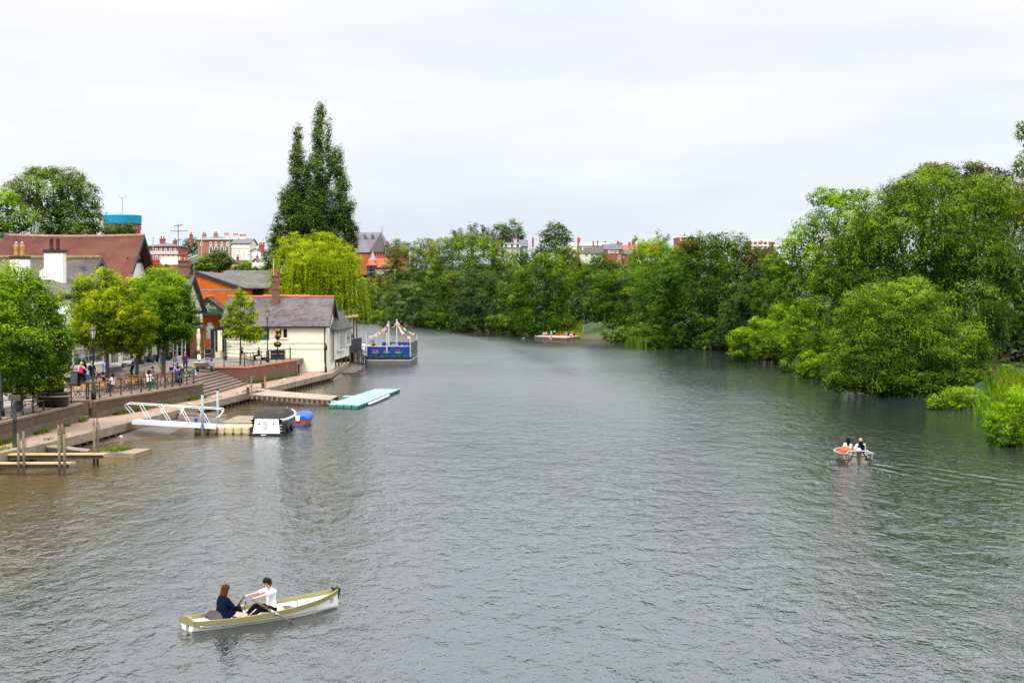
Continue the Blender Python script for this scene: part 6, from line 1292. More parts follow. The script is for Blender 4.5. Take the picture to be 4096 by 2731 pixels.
# passenger on the stern seat, facing the bow, turned a little away
pp = Vector((.0,.93,0)); PM2 = RM @ Matrix.Translation(pp); P2I = PM2.inverted()
person('person with auburn bob in navy coat sitting in the stern of the rowing boat', PM2.to_translation(), RZ, pelvis=(0,0,.24), lean=.12, hands=((-.12,.42,.42),(.2,.46,.46)), feet=((-.12,.62,.0),(.14,.6,.0)), hy=-.1, hp=-.05, top=cnavy, sleeve=.93, legs=cnavy, hairm=hbrown, hair='bob', vox=.0085, girth=1.3, collar=1, skin=pw, elbow=(.5,-.5,-.8), knee=(0,.2,1))
bg_ = thing('handbag', 'cream and black handbag beside the person in the navy coat', 'bag', RM @ Vector((.28,1.32,.1)), RZ); MB().cbox((0,0,.12),(.14,.3,.2),rx=-.3).build('bag', M('cream leather', (.7,.64,.5), .5), bg_); MB().cbox((0,-.16,.07),(.145,.12,.12),rx=-.3).build('flap', black, bg_)
MB().path([(-.05,-.1,.2),(-.02,-.02,.34),(.02,.1,.34),(.04,.14,.2)],.011,5).build('strap', black, bg_)

# ---------------------------------------------------------------- motor boat with outboard
mo = G(3432,1851); t = thing('motor_boat', 'small beige motor boat with outboard, number 52, two people and a child aboard', 'boat', mo, R(3))
bei = M('beige gelcoat', (.34,.30,.22), .45, .1, 1.5, dirt=(.2,.15,.08), dirt_amt=.35)
ST2 = [(0,.80,.47),(.7,.86,.46),(1.4,.85,.46),(2.0,.72,.47),(2.5,.48,.48),(2.85,.1,.5)]
def sec2(y,b,s_,k): return [(0,y,-.2),(k*b*.6,y,-.15),(k*b*.82,y,.1),(k*b*.93,y,.25),(k*b*1.0,y,s_)]
mb = MB()
for k in (-1,1): mb.grid([sec2(y,b,s_,k) for y,b,s_ in ST2])
mb.face([sec2(*ST2[0],-1)[i] for i in range(4,-1,-1)]+[sec2(*ST2[0],1)[i] for i in range(1,5)]); mb.build('hull', bei, t)
mb = MB()
for k in (-1,1): mb.path([(k*b,y,s_) for y,b,s_ in ST2],.05,8)
mb.path([(-.8,0,.47),(.8,0,.47)],.045,8); mb.build('rubbing_strake', M('grey rubber', (.3,.28,.25), .7), t)
mb = MB()
for k in (-1,1): mb.grid([[(k*(b-.06),y+.06,s_-.02),(k*b*.7,y+.06,.05),(0,y+.06,.03)] for y,b,s_ in ST2])
mb.face([(-.75,.06,.48),(-.55,.06,.05),(.55,.06,.05),(.75,.06,.48)]); mb.build('inner_hull', M('grey inner hull', (.35,.35,.33), .6), t)
MB().box(-.75,.7,.1,.75,1.1,.32).build('seat', M('dark seat', (.05,.05,.055), .6), t)
mb = MB().path([(-.62,-.02,.5),(-.5,-.05,.62),(.5,-.05,.62),(.62,-.02,.5)],.022,6); mb.path([(-.75,.03,.45),(-.2,-.05,.4),(.2,-.05,.4),(.75,.03,.45)],.02,6); mb.build('stern_rail', alu, t)
for k in (-1,1): MB().tube((k*.22,-.06,.58),(k*.6,-.12,-.02),.028).build('strut', iron, t)
mo2 = MB().ball((0,-.12,.66),(.13,.2,.12),14,8); mo2.build('outboard_cowl', M('silver cowl', (.55,.56,.52), .35, .05), t, True)
mb = MB().box(-.09,-.2,.3,.09,-.04,.62); mb.tube((0,-.14,.35),(0,-.16,-.1),.06,.04); mb.box(-.1,-.2,.12,.1,-.1,.15); mb.build('outboard_leg', M('dark green grey', (.05,.06,.055), .5), t); MB().path([(-.08,-.1,.76),(0,-.14,.79),(.08,-.1,.76)],.02,6).build('cowl_handle', chrome, t)
text('52', .22, black, t, (-.56,-.015,.26), (math.pi/2,0,0), 'number')
dk = MB().lathe([(0.01,0),(.15,0),(.15,.012),(.01,.012)], n=20).build('black_disc', black, t, loc=(.52,-.012,.32)); dk.rotation_euler = (math.pi/2,0,0); text('52', .15, white, dk, (0,-.05,.016), (0,0,0), 'number')
for k in (-1,1): MB().box(k*.55-.22,-.03,.15,k*.55+.22,.01,.19).build('rubber_strip', black, t)
MW = Matrix.Translation(mo) @ Matrix.Rotation(R(3),4,'Z')
def inb(x,y,z=0): return MW @ Vector((x,y,z))
person('woman with long black hair in white blouse seated in the small motor boat', inb(-.34,.85), R(3), pelvis=(0,0,.42), lean=.1, side=.12, hands=((-.25,.35,.42),(.15,.3,.4)), feet=((-.15,.55,.05),(.1,.6,.05)), top=cloth('cream', (.72,.69,.62)), sleeve=.95, hairm=hblack, hair='verylong', vox=.014, hy=-.2, hp=-.1, girth=1.15, knee=(0,.2,1), elbow=(.6,-.4,-.6))
person('bald man in black padded gilet over white sleeves steering the motor boat', inb(.38,.85), R(3), pelvis=(0,0,.40), lean=.08, hands=((-.28,-.12,.42),(.2,.35,.45)), feet=((-.1,.6,.05),(.15,.55,.05)), top=cwhite, torso=cblack, sleeve=.55, legs=cblack, vox=.014, girth=1.22, hp=-.1, knee=(0,.2,1), elbow=(.5,-.4,-.6), hairm=None, collar=1, hs=1.14)
person('small child in pink top sitting between the two adults in the motor boat', inb(.03,1.35), R(3), pelvis=(0,0,.4), lean=0, hands=((-.2,.2,.45),(.2,.2,.45)), feet=((-.1,.5,.05),(.1,.5,.05)), top=cloth('pink stripe', (.6,.15,.25)), hairm=hdark, hair='bob', size=.78, vox=.018, knee=(0,.2,1))
b = MB().ball((0,0,.22),(.3,.24,.22),14,9); b.v = [tuple(Vector(v)*(1+.16*mnoise.noise(Vector(v)*5))) for v in b.v]; tag(b.build('life_jacket', M('orange life jacket', (.85,.10,.005), .6, .15, 6), None, True, loc=inb(-.55,.42,.36)), 'bright orange life jacket bundled at the left of the motor boat stern', 'life jacket')
foam = M('water foam', (.6,.63,.64), .6, .1, 3); mb = MB()
for _ in range(40):
    y_ = -abs(random.gauss(0,2.6))-.3; x_ = random.gauss(-.35+.05*y_, .2+.08*abs(y_)); s_ = random.uniform(.005,.015); p = inb(x_,y_,.003); mb.ball(p,(s_*2,s_*1.6,.004),6,4)
for k in (-1,1):
    for _ in range(18): f = random.random()**1.6; p = inb(k*(.93+f*.7+random.gauss(0,.1)), 1.2-f*1.6, .003); s_ = random.uniform(.006,.018)*(1-f*.6); mb.ball(p,(s_*2.4,s_*1.6,.004),6,4)
tag(mb.build('foam', foam, None, True), 'white foam and froth churned up behind the motor boat', 'foam', kind='stuff')

# ---------------------------------------------------------------- black covered cruiser and small varnished boat
cr = G(1064,1742); t = thing('moored_cruiser', 'moored cruiser with white transom, dark hull and black canvas cover', 'boat', cr, R(-4))
dkh = M('dark blue black gelcoat', (.012,.015,.02), .2, .1, bump=0, spec=.6); wtr = M('white gelcoat', (.86,.86,.85), .3, .03, bump=0)
ST3 = [(.12,.92,.98),(1.2,1.05,1.0),(2.8,1.1,1.05),(4.2,.95,1.12),(5.2,.6,1.2),(5.9,.06,1.3)]
def sec3(y,b,s_,k): return [(0,y,-.3),(k*b*.7,y,-.15),(k*b*.88,y,.12),(k*b*.9,y,.14),(k*b*.97,y,s_-.14)]
mb = MB()
for k in (-1,1): mb.grid([sec3(y,b,s_,k) for y,b,s_ in ST3])
mb.build('hull', dkh, t)
mb = MB()
for k in (-1,1): mb.grid([[(k*b*.97,y,s_-.14),(k*(b+.06),y,s_-.1),(k*(b+.06),y,s_),(k*(b-.12),y,s_+.03)] for y,b,s_ in ST3])
mb.build('rubbing_strake', wtr, t)
mb = MB().prism([(-.84,.1,.12),(.84,.1,.12),(.72,.2,1.02),(-.72,.2,1.02)], (0,.12,0)); mb.prism([(-.84,0,.14),(.84,0,.14),(.84,.16,.14),(-.84,.16,.14)],(0,0,.03)); mb.build('transom', wtr, t)
mb = MB().box(-1.0,-.22,-.02,1.0,.14,.13); mb.build('swim_platform', black, t); MB().box(-.98,-.21,-.1,.98,.12,-.022).build('platform_underside', M('beige antifoul', (.45,.38,.22), .6), t)
MB().prism([(.845,.12,.16),(.95,.5,.16),(.98,.5,.85),(.76,.2,.85)],(.01,0,0)).build('quarter_window', glass, t)
for k in range(3): MB().box(.80+.0*k,.05,.28+k*.17,.97,.09,.31+k*.17).build('step_bracket', alu, t)
mb = MB()
for k in (-.1,.12): mb.path([(k*1.3-.12,-.18,.02),(k*1.3-.12,-.22,.3),(k*1.3-.12,-.02,.34)],.016,6)
mb.path([(-.25,-.24,.06),(.04,-.24,.06)],.016,6); mb.path([(-.25,-.22,.2),(.04,-.22,.2)],.016,6); mb.path([(-.25,-.24,.06),(-.25,-.22,.3)],.016,6); mb.path([(.04,-.24,.06),(.04,-.22,.3)],.016,6); mb.build('boarding_ladder', chrome, t)
MB().box(-.22,.075,.4,.04,.1,.85).build('transom_hatch', M('pale grey gelcoat', (.6,.6,.58), .4), t)
for k in (-1,1): MB().lathe([(.05,0),(.05,.03)], n=10).build('transom_light', M('dark lens', (.03,.04,.08), .2), t, loc=(k*.45,.13,.72)).rotation_euler = (math.pi/2,0,0)
cov = M('black canvas', (.014,.014,.016), .8, .3, 4, bump=.02, dirt=(.3,.3,.28), dirt_amt=.07)
rows = []
for y,b,h,tb in ((.18,.82,.02,.7),(.55,.98,.2,.84),(1.1,1.04,.42,.84),(1.7,1.08,.5,.86),(2.6,1.1,.5,.84),(3.3,1.06,.42,.8),(4.2,.92,.2,.6),(5.2,.58,.12,.3)):
    s_ = 1.0+.03*y; rows.append([(x*(b if abs(x)==1 else tb*1), y, s_+(0 if abs(x)==1 else h*(1-.14*x*x)) + .025*mnoise.noise(Vector((x*3,y*2,1)))) for x in (-1,-.98,-.8,-.5,0,.5,.8,.98,1)])
MB().grid(rows).build('canvas_cover', cov, t, True)
for x,y in ((1.12,1.0),(1.15,2.0)): MB().ball((x,y,.35),(.13,.13,.24),10,8).build('fender', black, t, True)
bo = G(1190,1712); t = thing('small_wooden_boat', 'small varnished orange wooden boat under a bright blue cover', 'boat', bo+Vector((-.12,1.6,0)), R(-4)); t.scale = (.86,.86,.9)
vn = M('varnished mahogany', (.38,.10,.025), .35, .25, 3)
ST4 = [(0,.55,.62),(.8,.66,.62),(1.8,.68,.64),(2.8,.5,.7),(3.5,.08,.82)]
mb = MB(); m2 = MB()
for k in (-1,1):
    mb.grid([[(k*b*.8,y,.1),(k*b*.9,y,.25),(k*b*.93,y,.26),(k*b*.97,y,.42),(k*b*1.0,y,.43),(k*b,y,s_)] for y,b,s_ in ST4]); m2.grid([[(0,y,-.2),(k*b*.7,y,-.1),(k*b*.82,y,.11)] for y,b,s_ in ST4])
y,b,s_ = ST4[0]; mb.face([(-b*.8,y,.1),(b*.8,y,.1),(b,y,.43),(b,y,s_),(-b,y,s_),(-b,y,.43)]); mb.build('hull', vn, t); m2.face([(-.44,0,.11),(0,0,-.2),(.44,0,.11)]); m2.build('bottom', M('blue bottom paint', (.02,.15,.5), .5), t)
rows = [[(x*(b+.05), y, s_-(.16 if abs(x)==1 else 0)+(1-x*x)*h+.025*mnoise.noise(Vector((x*4,y*3,7)))) for x in (-1,-.97,-.75,-.4,0,.4,.75,.97,1)] for (y,b,s_),h in zip([(-.03,.56,.62),(.5,.63,.62),(.9,.67,.62),(1.5,.68,.63),(2.2,.64,.66),(2.8,.5,.7),(3.55,.1,.82)],(.14,.34,.42,.4,.34,.24,.08))]
mb = MB().grid(rows); mb.face(rows[0]); mb.build('cover', M('blue tarpaulin', (.01,.09,.55), .5, .2, 5, bump=.02), t, True)
MB().prism([(-.28,-.12,.78),(.12,-.12,.78),(.06,-.12,.38),(-.22,-.12,.38)],(0,.08,0)).build('outboard_bracket', white, t)

# ---------------------------------------------------------------- floating docks and jetties
dk_m = M('cream plastic dock', (.66,.55,.30), .6, .12, 1.5, dirt=(.45,.32,.1), dirt_amt=.35)
waterline(dk_m, .02, .14, (.2,.16,.06), .8); p0, p1, p3 = G(797,1737), G(1000,1737), G(885,1694,.42); t = thing('floating_dock', 'cream plastic modular floating dock joined to the white gangway', 'dock')
L_ = p1.x-p0.x; n = 6; wd_ = 2.6
for k in range(n):
    for j in range(4):
        x = p0.x+L_*k/n+.015; y = p0.y+j*wd_/4+.015; w_ = L_/n-.03; h_ = wd_/4-.03; c_ = .08; xs_ = x+j*.0
        MB().prism([(xs_+c_,y,-.1),(xs_+w_-c_,y,-.1),(xs_+w_,y+c_,-.1),(xs_+w_,y+h_-c_,-.1),(xs_+w_-c_,y+h_,-.1),(xs_+c_,y+h_,-.1),(xs_,y+h_-c_,-.1),(xs_,y+c_,-.1)],(0,0,.52)).build('float_block', dk_m, t)
MB().lathe([(.32,-.1),(.32,.5)], (p0.x-.05,p0.y+.35,0), 16).build('pile_collar', dk_m, t, True)
for k in range(n-1): MB().box(p0.x+L_*(k+1)/n-.05,p0.y-.012,.03,p0.x+L_*(k+1)/n+.05,p0.y+.02,.1).build('drain_slot', black, t)
p4 = [G(885,1690,.3),G(1010,1690,.3),G(1040,1662,.3),G(950,1662,.3)]; t = thing('timber_pontoon', 'worn timber pontoon behind the cream dock', 'dock'); MB().prism([(p.x,p.y,-.1) for p in p4],(0,0,.4)).build('deck', BR('worn deck boards', (.36,.29,.19), (.30,.24,.16), (.15,.12,.08), 6, .15, .012, dirt=(.2,.18,.12), dirt_amt=.4), t)
steel = M('grey steel tube', (.27,.31,.33), .45, .12, 2, metal=.3)
for l_, px, y0, y1, z in (('grey steel mooring pole at the front corner of the cream dock', 810, 1714, 1572, .42), ('grey steel mooring pole behind the gangway end', 871, 1692, 1556, .3)):
    p = G(px,y0,z); t = thing('mooring_pole', l_, 'pole', p); h = AT(px,y1,p.y).z-p.z; MB().lathe([(.09,-1),(.09,h-.08)], n=12).build('tube', steel, t, True); MB().lathe([(.095,h-.08),(.095,h)], n=12).build('cap', black, t)
# gangway
ga, gb = G(527,1688,.85), G(880,1700,.52); gb = Vector((gb.x,ga.y+.6,.5)); t = thing('gangway', 'white aluminium gangway with looped railings from the quay to the dock', 'gangway')
d = gb-ga; u = Vector((-d.y,d.x,0)).normalized()*1.2; mb = MB().prism([ga,gb,gb+u,ga+u],(0,0,.06)); mb.build('deck', alu, t)
mb = MB().prism([ga-Vector((0,0,.12)),gb-Vector((0,0,.12)),gb+Vector((0,0,.1)),ga+Vector((0,0,.1))],u*-.05); mb.prism([ga+u-Vector((0,0,.12)),gb+u-Vector((0,0,.12)),gb+u+Vector((0,0,.1)),ga+u+Vector((0,0,.1))],u*.05); mb.build('side_beam', alu, t)
UP = Vector((0,0,1)); dn = d.normalized()
for o_ in (Vector(),u):
    q0 = ga+o_; q1 = gb+o_; a1 = q0+UP*.5+dn*-.0; mb = MB()
    mb.path([q0+UP*.1,q0+UP*.5,q0-dn*.42+UP*.95,q0-dn*.38+UP*1.05,q0-dn*.2+UP*1.1,q0+UP*1.1,q1+UP*1.1,q1+dn*.3+UP*1.1,q1+dn*.42+UP*1.0,q1+dn*.38+UP*.88,q1+UP*.55,q1+UP*.1],.025,8); mb.build('handrail', alu, t, True)
    for k in range(4):
        c_ = q0+d*(.09+k*.235); mb = MB().path([c_+UP*1.08,c_+dn*.62+UP*.02,c_+dn*.7-UP*.12,c_+dn*.85-UP*.16,c_+dn*1.0-UP*.1,c_+dn*1.02+UP*.02,c_+dn*1.22+UP*.6,c_+dn*1.42+UP*1.08],.02,7); mb.build('loop_brace', alu, t, True)
mb = MB(); q = [G(632,1652,.55),G(905,1668,.4)]; t = thing('mooring_beam', 'long pale beam lying on the water behind the gangway', 'beam'); MB().prism([q[0],q[1],q[1]+Vector((0,.3,0)),q[0]+Vector((0,.3,0))],(0,0,.14)).build('beam', concrete, t); MB().prism([(q[0].x,q[0].y+.03,-.2),(q[1].x,q[1].y+.03,-.2),(q[1].x,q[1].y+.1,-.2),(q[0].x,q[0].y+.1,-.2)],(0,0,.6)).build('skirt', M('grey skirt board', (.3,.28,.25), .8, .2, 2), t)
for px in (800,841): pp_ = G(px,1672,.2); MB().box(pp_.x-.09,q[0].lerp(q[1],.5).y-.5,.0,pp_.x+.09,q[0].lerp(q[1],.5).y-.42,.3).build('blue_tie', cblue, t)
# plank jetty and turquoise pontoon
j0, j1, j2, j3 = G(1000,1580,.72), G(1320,1602,.42), G(1352,1586,.42), G(1075,1562,.75)
t = thing('plank_jetty', 'wooden plank jetty sloping from the quay to the turquoise pontoon', 'jetty'); n = 44; pl = MB()
for k in range(n):
    a_, b_ = j0.lerp(j1,(k+.06)/n), j0.lerp(j1,(k+.94)/n); c_, e_ = j3.lerp(j2,(k+.94)/n), j3.lerp(j2,(k+.06)/n); MB().prism([a_,b_,c_,e_],(0,0,.06)).build('plank', M('pale plank', (.36,.30,.22), .85, .3, 1.1), t)
mb = MB()
for a_, b_ in ((j0,j1),(j3,j2)): mb.prism([a_-UP*.28,b_-UP*.28,b_-UP*.01,a_-UP*.01],(0,.15,0))
mb.build('joist', wetwood, t); mb = MB()
for k in range(16): c_ = j0.lerp(j1,(k+.5)/16); mb.cbox(c_+Vector((0,-.06,-.16)),(.14,.1,.24))
mb.build('spacer_block', M('pale end grain', (.24,.2,.14), .85), t)
for p_, h_ in ((j0+Vector((.1,.1,0)),1.5),(G(1060,1560,.72),1.15)): MB().tube(p_,p_+UP*h_,.08,.07).build('post', timberdeck if h_ > 1.3 else M('red and white post', (.5,.2,.15), .7, .5, 12), t)
for p_ in (G(992,1575,.7),G(1051,1556,.7)): MB().tube(p_,p_+UP*.55,.12).build('bollard', wetwood, t)
bar = thing('fallen_barrier', 'red and white barrier board lying at the quay end of the jetty', 'barrier', G(1037,1562,.76)); MB().cbox((0,0,.06),(1.7,.25,.05),rz=.25).build('board', BR('red white stripe', (.75,.72,.7), (.55,.06,.05), (.6,.3,.28), .3, 5, .005), bar); MB().cbox((.2,.3,.05),(.8,.12,.05),rz=-.1).build('leg', white, bar)
tq = M('turquoise plastic', (.25,.43,.39), .55, .1, 1, dirt=(.08,.3,.28), dirt_amt=.3); tqd = waterline(M('dark turquoise side', (.03,.19,.16), .6, .15), .0, .12, (.02,.05,.03), .8)
A_, B_, C_, D_ = G(1314,1616,.3), G(1435,1620,.3), G(1597,1556,.3), G(1500,1556,.3); t = thing('turquoise_pontoon', 'long turquoise plastic pontoon floating at the end of the plank jetty', 'dock'); nx, ny = 4, 18
for i in range(nx):
    for j in range(ny):
        f = lambda a, b: (A_.lerp(B_,a)).lerp(D_.lerp(C_,a),b); g_ = .035
        q = [f((i+g_)/nx,(j+g_)/ny),f((i+1-g_)/nx,(j+g_)/ny),f((i+1-g_)/nx,(j+1-g_)/ny),f((i+g_)/nx,(j+1-g_)/ny)]
        MB().mat(0).prism([v-UP*.08 for v in q],(0,0,.08)).mat(1).prism([v-UP*.6 for v in q],(0,0,.515)).build('float_block', [tq,tqd], t)
mb = MB()
for i in range(nx+1):
    for j in range(0,ny+1): mb.ball(f(i/nx,j/ny)+UP*.01,(.06,.1,.03),6,4)
mb.build('deck_lugs', M('pale lug', (.45,.6,.52), .6), t); mb = MB()
for j in range(ny+1): mb.ball(B_.lerp(C_,j/ny)-UP*.16,(.09,.12,.11),8,6)
mb.build('side_lugs', M('dark lug', (.03,.06,.06), .5), t); MB().path([B_.lerp(C_,.17)-UP*.14+Vector((.2,0,0)),B_.lerp(C_,.4)-UP*.12+Vector((.25,0,0)),B_.lerp(C_,.65)-UP*.1+Vector((.2,0,0))],.1,8).build('white_fender', white, t, True)
for p_ in (G(1335,1600,.42),G(1397,1579,.42)): MB().mat(0).box(p_.x-.5,p_.y-.5,.24,p_.x+.4,p_.y+.5,.32).mat(1).box(p_.x-.5,p_.y-.5,-.2,p_.x+.4,p_.y+.5,.235).build('float_block', [tq,tqd], t)
# old mooring piles, gangplanks and raft at the lower left
oldw = M('weathered pile', (.20,.165,.10), .85, .35, 2, dirt=(.07,.07,.03), dirt_amt=.5)
for k, (px, pb, pt, lb) in enumerate(((74,1901,1728,'left pile of the leftmost pair of mooring piles'),(95,1900,1721,'right pile of the leftmost pair of mooring piles'),(238,1902,1735,'front left pile of the middle cluster of mooring piles'),(258,1903,1730,'front right pile of the middle cluster of mooring piles'),(235,1850,1695,'rear left pile of the middle cluster of mooring piles'),(250,1848,1692,'rear right pile of the middle cluster of mooring piles'),(377,1862,1697,'left pile of the pair nearest the raft'),(391,1860,1692,'right pile of the pair nearest the raft'))):
    p = G(px,pb); t = thing('mooring_pile', lb+' with iron ring', 'pile', p, 0, 'old mooring piles'); h = AT(px,pt,p.y).z
    MB().path([(0,0,-1.5),(.01,0,h*.5),(0,0,h-.02)],[.068,.066,.06],10).build('pile', oldw, t, True); MB().lathe([(.07,-1.4),(.072,.45),(.068,.5)], n=10).build('wet_foot', wetwood, t, True)
    mb = MB().lathe([(.07,h-.03),(.07,h+.02)], n=8); mb.path([(-.02,-.05,h),(-.03,-.06,h+.22),(.03,-.06,h+.26),(.05,-.05,h+.05)],.014,5); mb.path([(.11,0,h-.1),(.13,0,h-.5),(.1,0,h-.9)],.014,4); mb.build('ring', M('rusty iron', (.13,.05,.03), .8, .4, 10), t)
gold_w = M('new gangplank', (.50,.36,.21), .75, .2, 2)
for lb, a_, b_, z in (('upper pale gangplank across the mooring piles', (8,1822), (416,1820), .58),('lower pale gangplank across the mooring piles reaching the picture edge', (-160,1858), (278,1857), .5)):
    q0, q1 = G(*a_,z), G(*b_,z); t = thing('gangplank', lb, 'plank', (0,0,0), 0, 'gangplanks'); MB().prism([q0,q1,q1+Vector((.15,.55,0)),q0+Vector((.1,.55,0))],(0,0,.07)).build('plank', gold_w, t); MB().prism([q0+Vector((.1,.1,-.2)),q1+Vector((-.1,.1,-.2)),q1+Vector((-.1,.25,-.2)),q0+Vector((.1,.25,-.2))],(0,0,.19)).build('bearer', wetwood, t)
q = [G(372,1803,.3),G(536,1817,.22),G(607,1795,.22),G(470,1795,.3)]; t = thing('timber_raft', 'low timber raft with weeds floating beyond the mooring piles', 'raft'); MB().prism([v-UP*.3 for v in q],(0,0,.33)).build('deck', MATS['worn deck boards'], t)
rf_ = scatter_quad(q[0],q[0].lerp(q[1],.6),q[3].lerp(q[2],.5),q[3],700); rf_[:,2] = .27; me_ = blades('weeds', 'weeds growing on the timber raft', rf_, .16, .02, MATS['weed leaf'], 'weeds', .8)
q = [G(165,1786,.6),G(350,1808,.35),G(362,1799,.35),G(190,1778,.6)]; t = thing('broken_walkway', 'sagging plank walkway from the quay towards the raft', 'walkway')
for k in range(16): MB().prism([q[0].lerp(q[1],(k+.05)/16),q[0].lerp(q[1],(k+.9)/16),q[3].lerp(q[2],(k+.9)/16),q[3].lerp(q[2],(k+.05)/16)],(0,0,.05)).build('plank', timberdeck, t)
MB().prism([q[0]-UP*.25,q[1]-UP*.25,q[1],q[0]],(0,.1,0)).build('bearer', wetwood, t)
tag(MB().ball((0,0,.05),(.16,.16,.15),10,7).build('mooring_buoy', M('pale pink buoy', (.7,.52,.48), .5), None, True, loc=G(483,1753)), 'small pinkish white buoy floating by the muddy quay', 'buoy')
# ---------------------------------------------------------------- blue barge
f1, f2, b2 = G(1460,1463), G(1643,1462), G(1672,1440); W = (f2-f1).length; L = (b2-f2).length; rzb = 0.0; L = 13.5
t = BG = thing('floating_barge', 'grey barge with bright blue sides, flower pots and bunting moored by the willow', 'boat', f1, rzb)
BM = Matrix.Translation(f1) @ Matrix.Rotation(rzb,4,'Z'); BI = BM.inverted()
def zat(px, py, x, y): w_ = BM @ Vector((x,y,0)); return AT(px,py,w_.y).z
gh = waterline(M('grey hull steel', (.12,.125,.135), .6, .12, .8, dirt=(.07,.07,.055), dirt_amt=.3), .05, .35, (.10,.075,.04), .8); bp = M('royal blue panel', (.005,.034,.22), .5, .06, .6); gm = M('grey rail mesh', (.33,.32,.28), .6, .12, 2)
z1 = zat(1550,1434,W/2,0); z2 = zat(1550,1421,W/2,.4); zt = zat(1550,1386,W/2,.6)
fr = lambda o: [(0-o,1.2),(.25-o*.5,.25-o*.5),(.9,0-o),(W*.5,-.08-o),(W-.7,0-o),(W-.02+o,.15-o*.3),(W+o,.5),(W+o,L),(0-o,L)]
MB().prism([(x,y,-.4) for x,y in fr(0)],(0,0,z1+.15)).build('hull', gh, t); MB().prism([(x,y,z1-.25) for x,y in fr(.03)],(0,0,.1)).build('rubbing_strake', M('pale strake', (.55,.56,.56), .5), t); MB().prism([(x,y,z1*.45) for x,y in fr(.02)],(0,0,.06)).build('rubbing_strake', gh, t)
MB().prism([(x,y,z1-.24+.12) for x,y in fr(-.02)],(0,0,.35)).build('deck_edge', M('dark navy steel', (.012,.016,.035), .5), t); dz = z1+.24
MB().prism([(x,y,dz-.02) for x,y in fr(-.3)],(0,0,.04)).build('deck', M('brown deck', (.2,.15,.1), .8, .2, 2), t)
yo = .75; pan = [(0,yo+.3),(.7,yo+.05),(W*.5,yo-.05),(W-.5,yo+.05),(W,yo+.2)]
mb = MB()
for a_, c_ in zip(pan[:-1],pan[1:]): mb.prism([(a_[0],a_[1],dz-.1),(c_[0],c_[1],dz-.1),(c_[0],c_[1],zt),(a_[0],a_[1],zt)],(0,.08,0))
mb.box(-.02,yo+.2,dz-.1,.06,2.2,zt+.1); mb.build('blue_bulwark', bp, t); MB().path([(x,y+.03,zt+.03) for x,y in pan],.05,6).build('bulwark_rail', M('pale strake',(0,0,0)), t)
mb = MB().box(1.0,L-.12,dz,W,L-.02,zat(1580,1368,W*.6,L)); mb.build('blue_bulwark', bp, t)
zs = zat(1665,1363,W,L-1); MB().box(W-.06,.55,dz-.1,W,L,zs).build('side_screen', gm, t); MB().box(W-.08,.5,zs,W+.03,L,zs+.08).build('side_rail', M('dark rail', (.06,.06,.06), .5), t)
mb = MB()
for k in range(26): y = .8+k*(L-1)/26; mb.box(W+.002,y,dz,W+.03,y+.06,zs)
mb.build('screen_bars', M('darker bar', (.2,.19,.17), .6), t)
mb = MB()
for k in range(16): mb.box(0,L*.45+k*L*.03,dz,.05,L*.45+k*L*.03+.06,zt+.5)
mb.box(-.02,L*.45,zt+.5,.06,L*.93,zt+.6); mb.build('side_rail', gm, t)
polem = M('pale grey pole', (.5,.5,.47), .5, .06)
poles = {'fl':(.15,.6,1463,1341),'bl':(.3,L*.92,1503,1330),'fr':(W-.1,.7,1642,1347),'br':(W-.08,L-.1,1671,1334)}
tops = {}
for k, (x,y,px,py) in poles.items(): z = zat(px,py,x,y); MB().lathe([(.07,dz),(.07,z)],(x,y,0),8).build('corner_post', polem, t); tops[k] = Vector((x,y,z))
for k, (px, py, y) in {'m1':(1555,1291,L*.32),'m2':(1587,1283,L*.62)}.items():
    Yw = f1.y+y; x = AT(px,1300,Yw).x - (BM@Vector((0,y,0))).x; z = AT(px,py,Yw).z; MB().lathe([(.1,dz),(.08,z),(.12,z+.02),(.1,z+.2)],(x,y,0),10).build('mast', polem, t); tops[k] = Vector((x,y,z))
xs_ = AT(1547,1400,f1.y).x-f1.x; MB().lathe([(.2,z1),(.2,z1+.05),(.075,z1+.08),(.075,zat(1547,1331,xs_,.1))],(xs_,.15,0),10).build('front_pole', polem, t)
pot_m = M('turquoise pot', (.12,.46,.40), .6, .15, 3)
flm = [M('red petal', (.6,.02,.05), .6), M('pink petal', (.6,.12,.25), .6), M('yellow petal', (.85,.6,.03), .6), M('orange petal', (.85,.3,.02), .6), M('violet petal', (.25,.04,.25), .6)]
def flowers(par, c, r, h, n, cols, leafm=None, drop=0):
    n1 = n; e = unit(n1*3); e[:,2] = np.abs(e[:,2]); P = np.array(c)+e*np.array([r,r,h])*rng.uniform(.5,1,(n1*3,1)); P[:,2] -= drop*np.hypot(P[:,0]-c[0],P[:,1]-c[1])
    ob('leaves', leaf_mesh('leaves', P, e+unit(n1*3)*.5, np.full(n1*3,max(.05,r*.2)), rng.uniform(.3,.7,n1*3), leafm or G7), par)
    mb = MB(); 
    for i in range(n): d = Vector(unit(1)[0]); d.z = abs(d.z)*1.0+.15; p = Vector(c)+Vector((d.x*r,d.y*r,d.z*h)); p.z -= drop*math.hypot(d.x*r,d.y*r); mb.cur = random.randrange(len(cols)); mb.ball(p, r*random.uniform(.09,.17), 6, 4)
    mb.build('flowers', [flm[i] for i in cols], par, True)
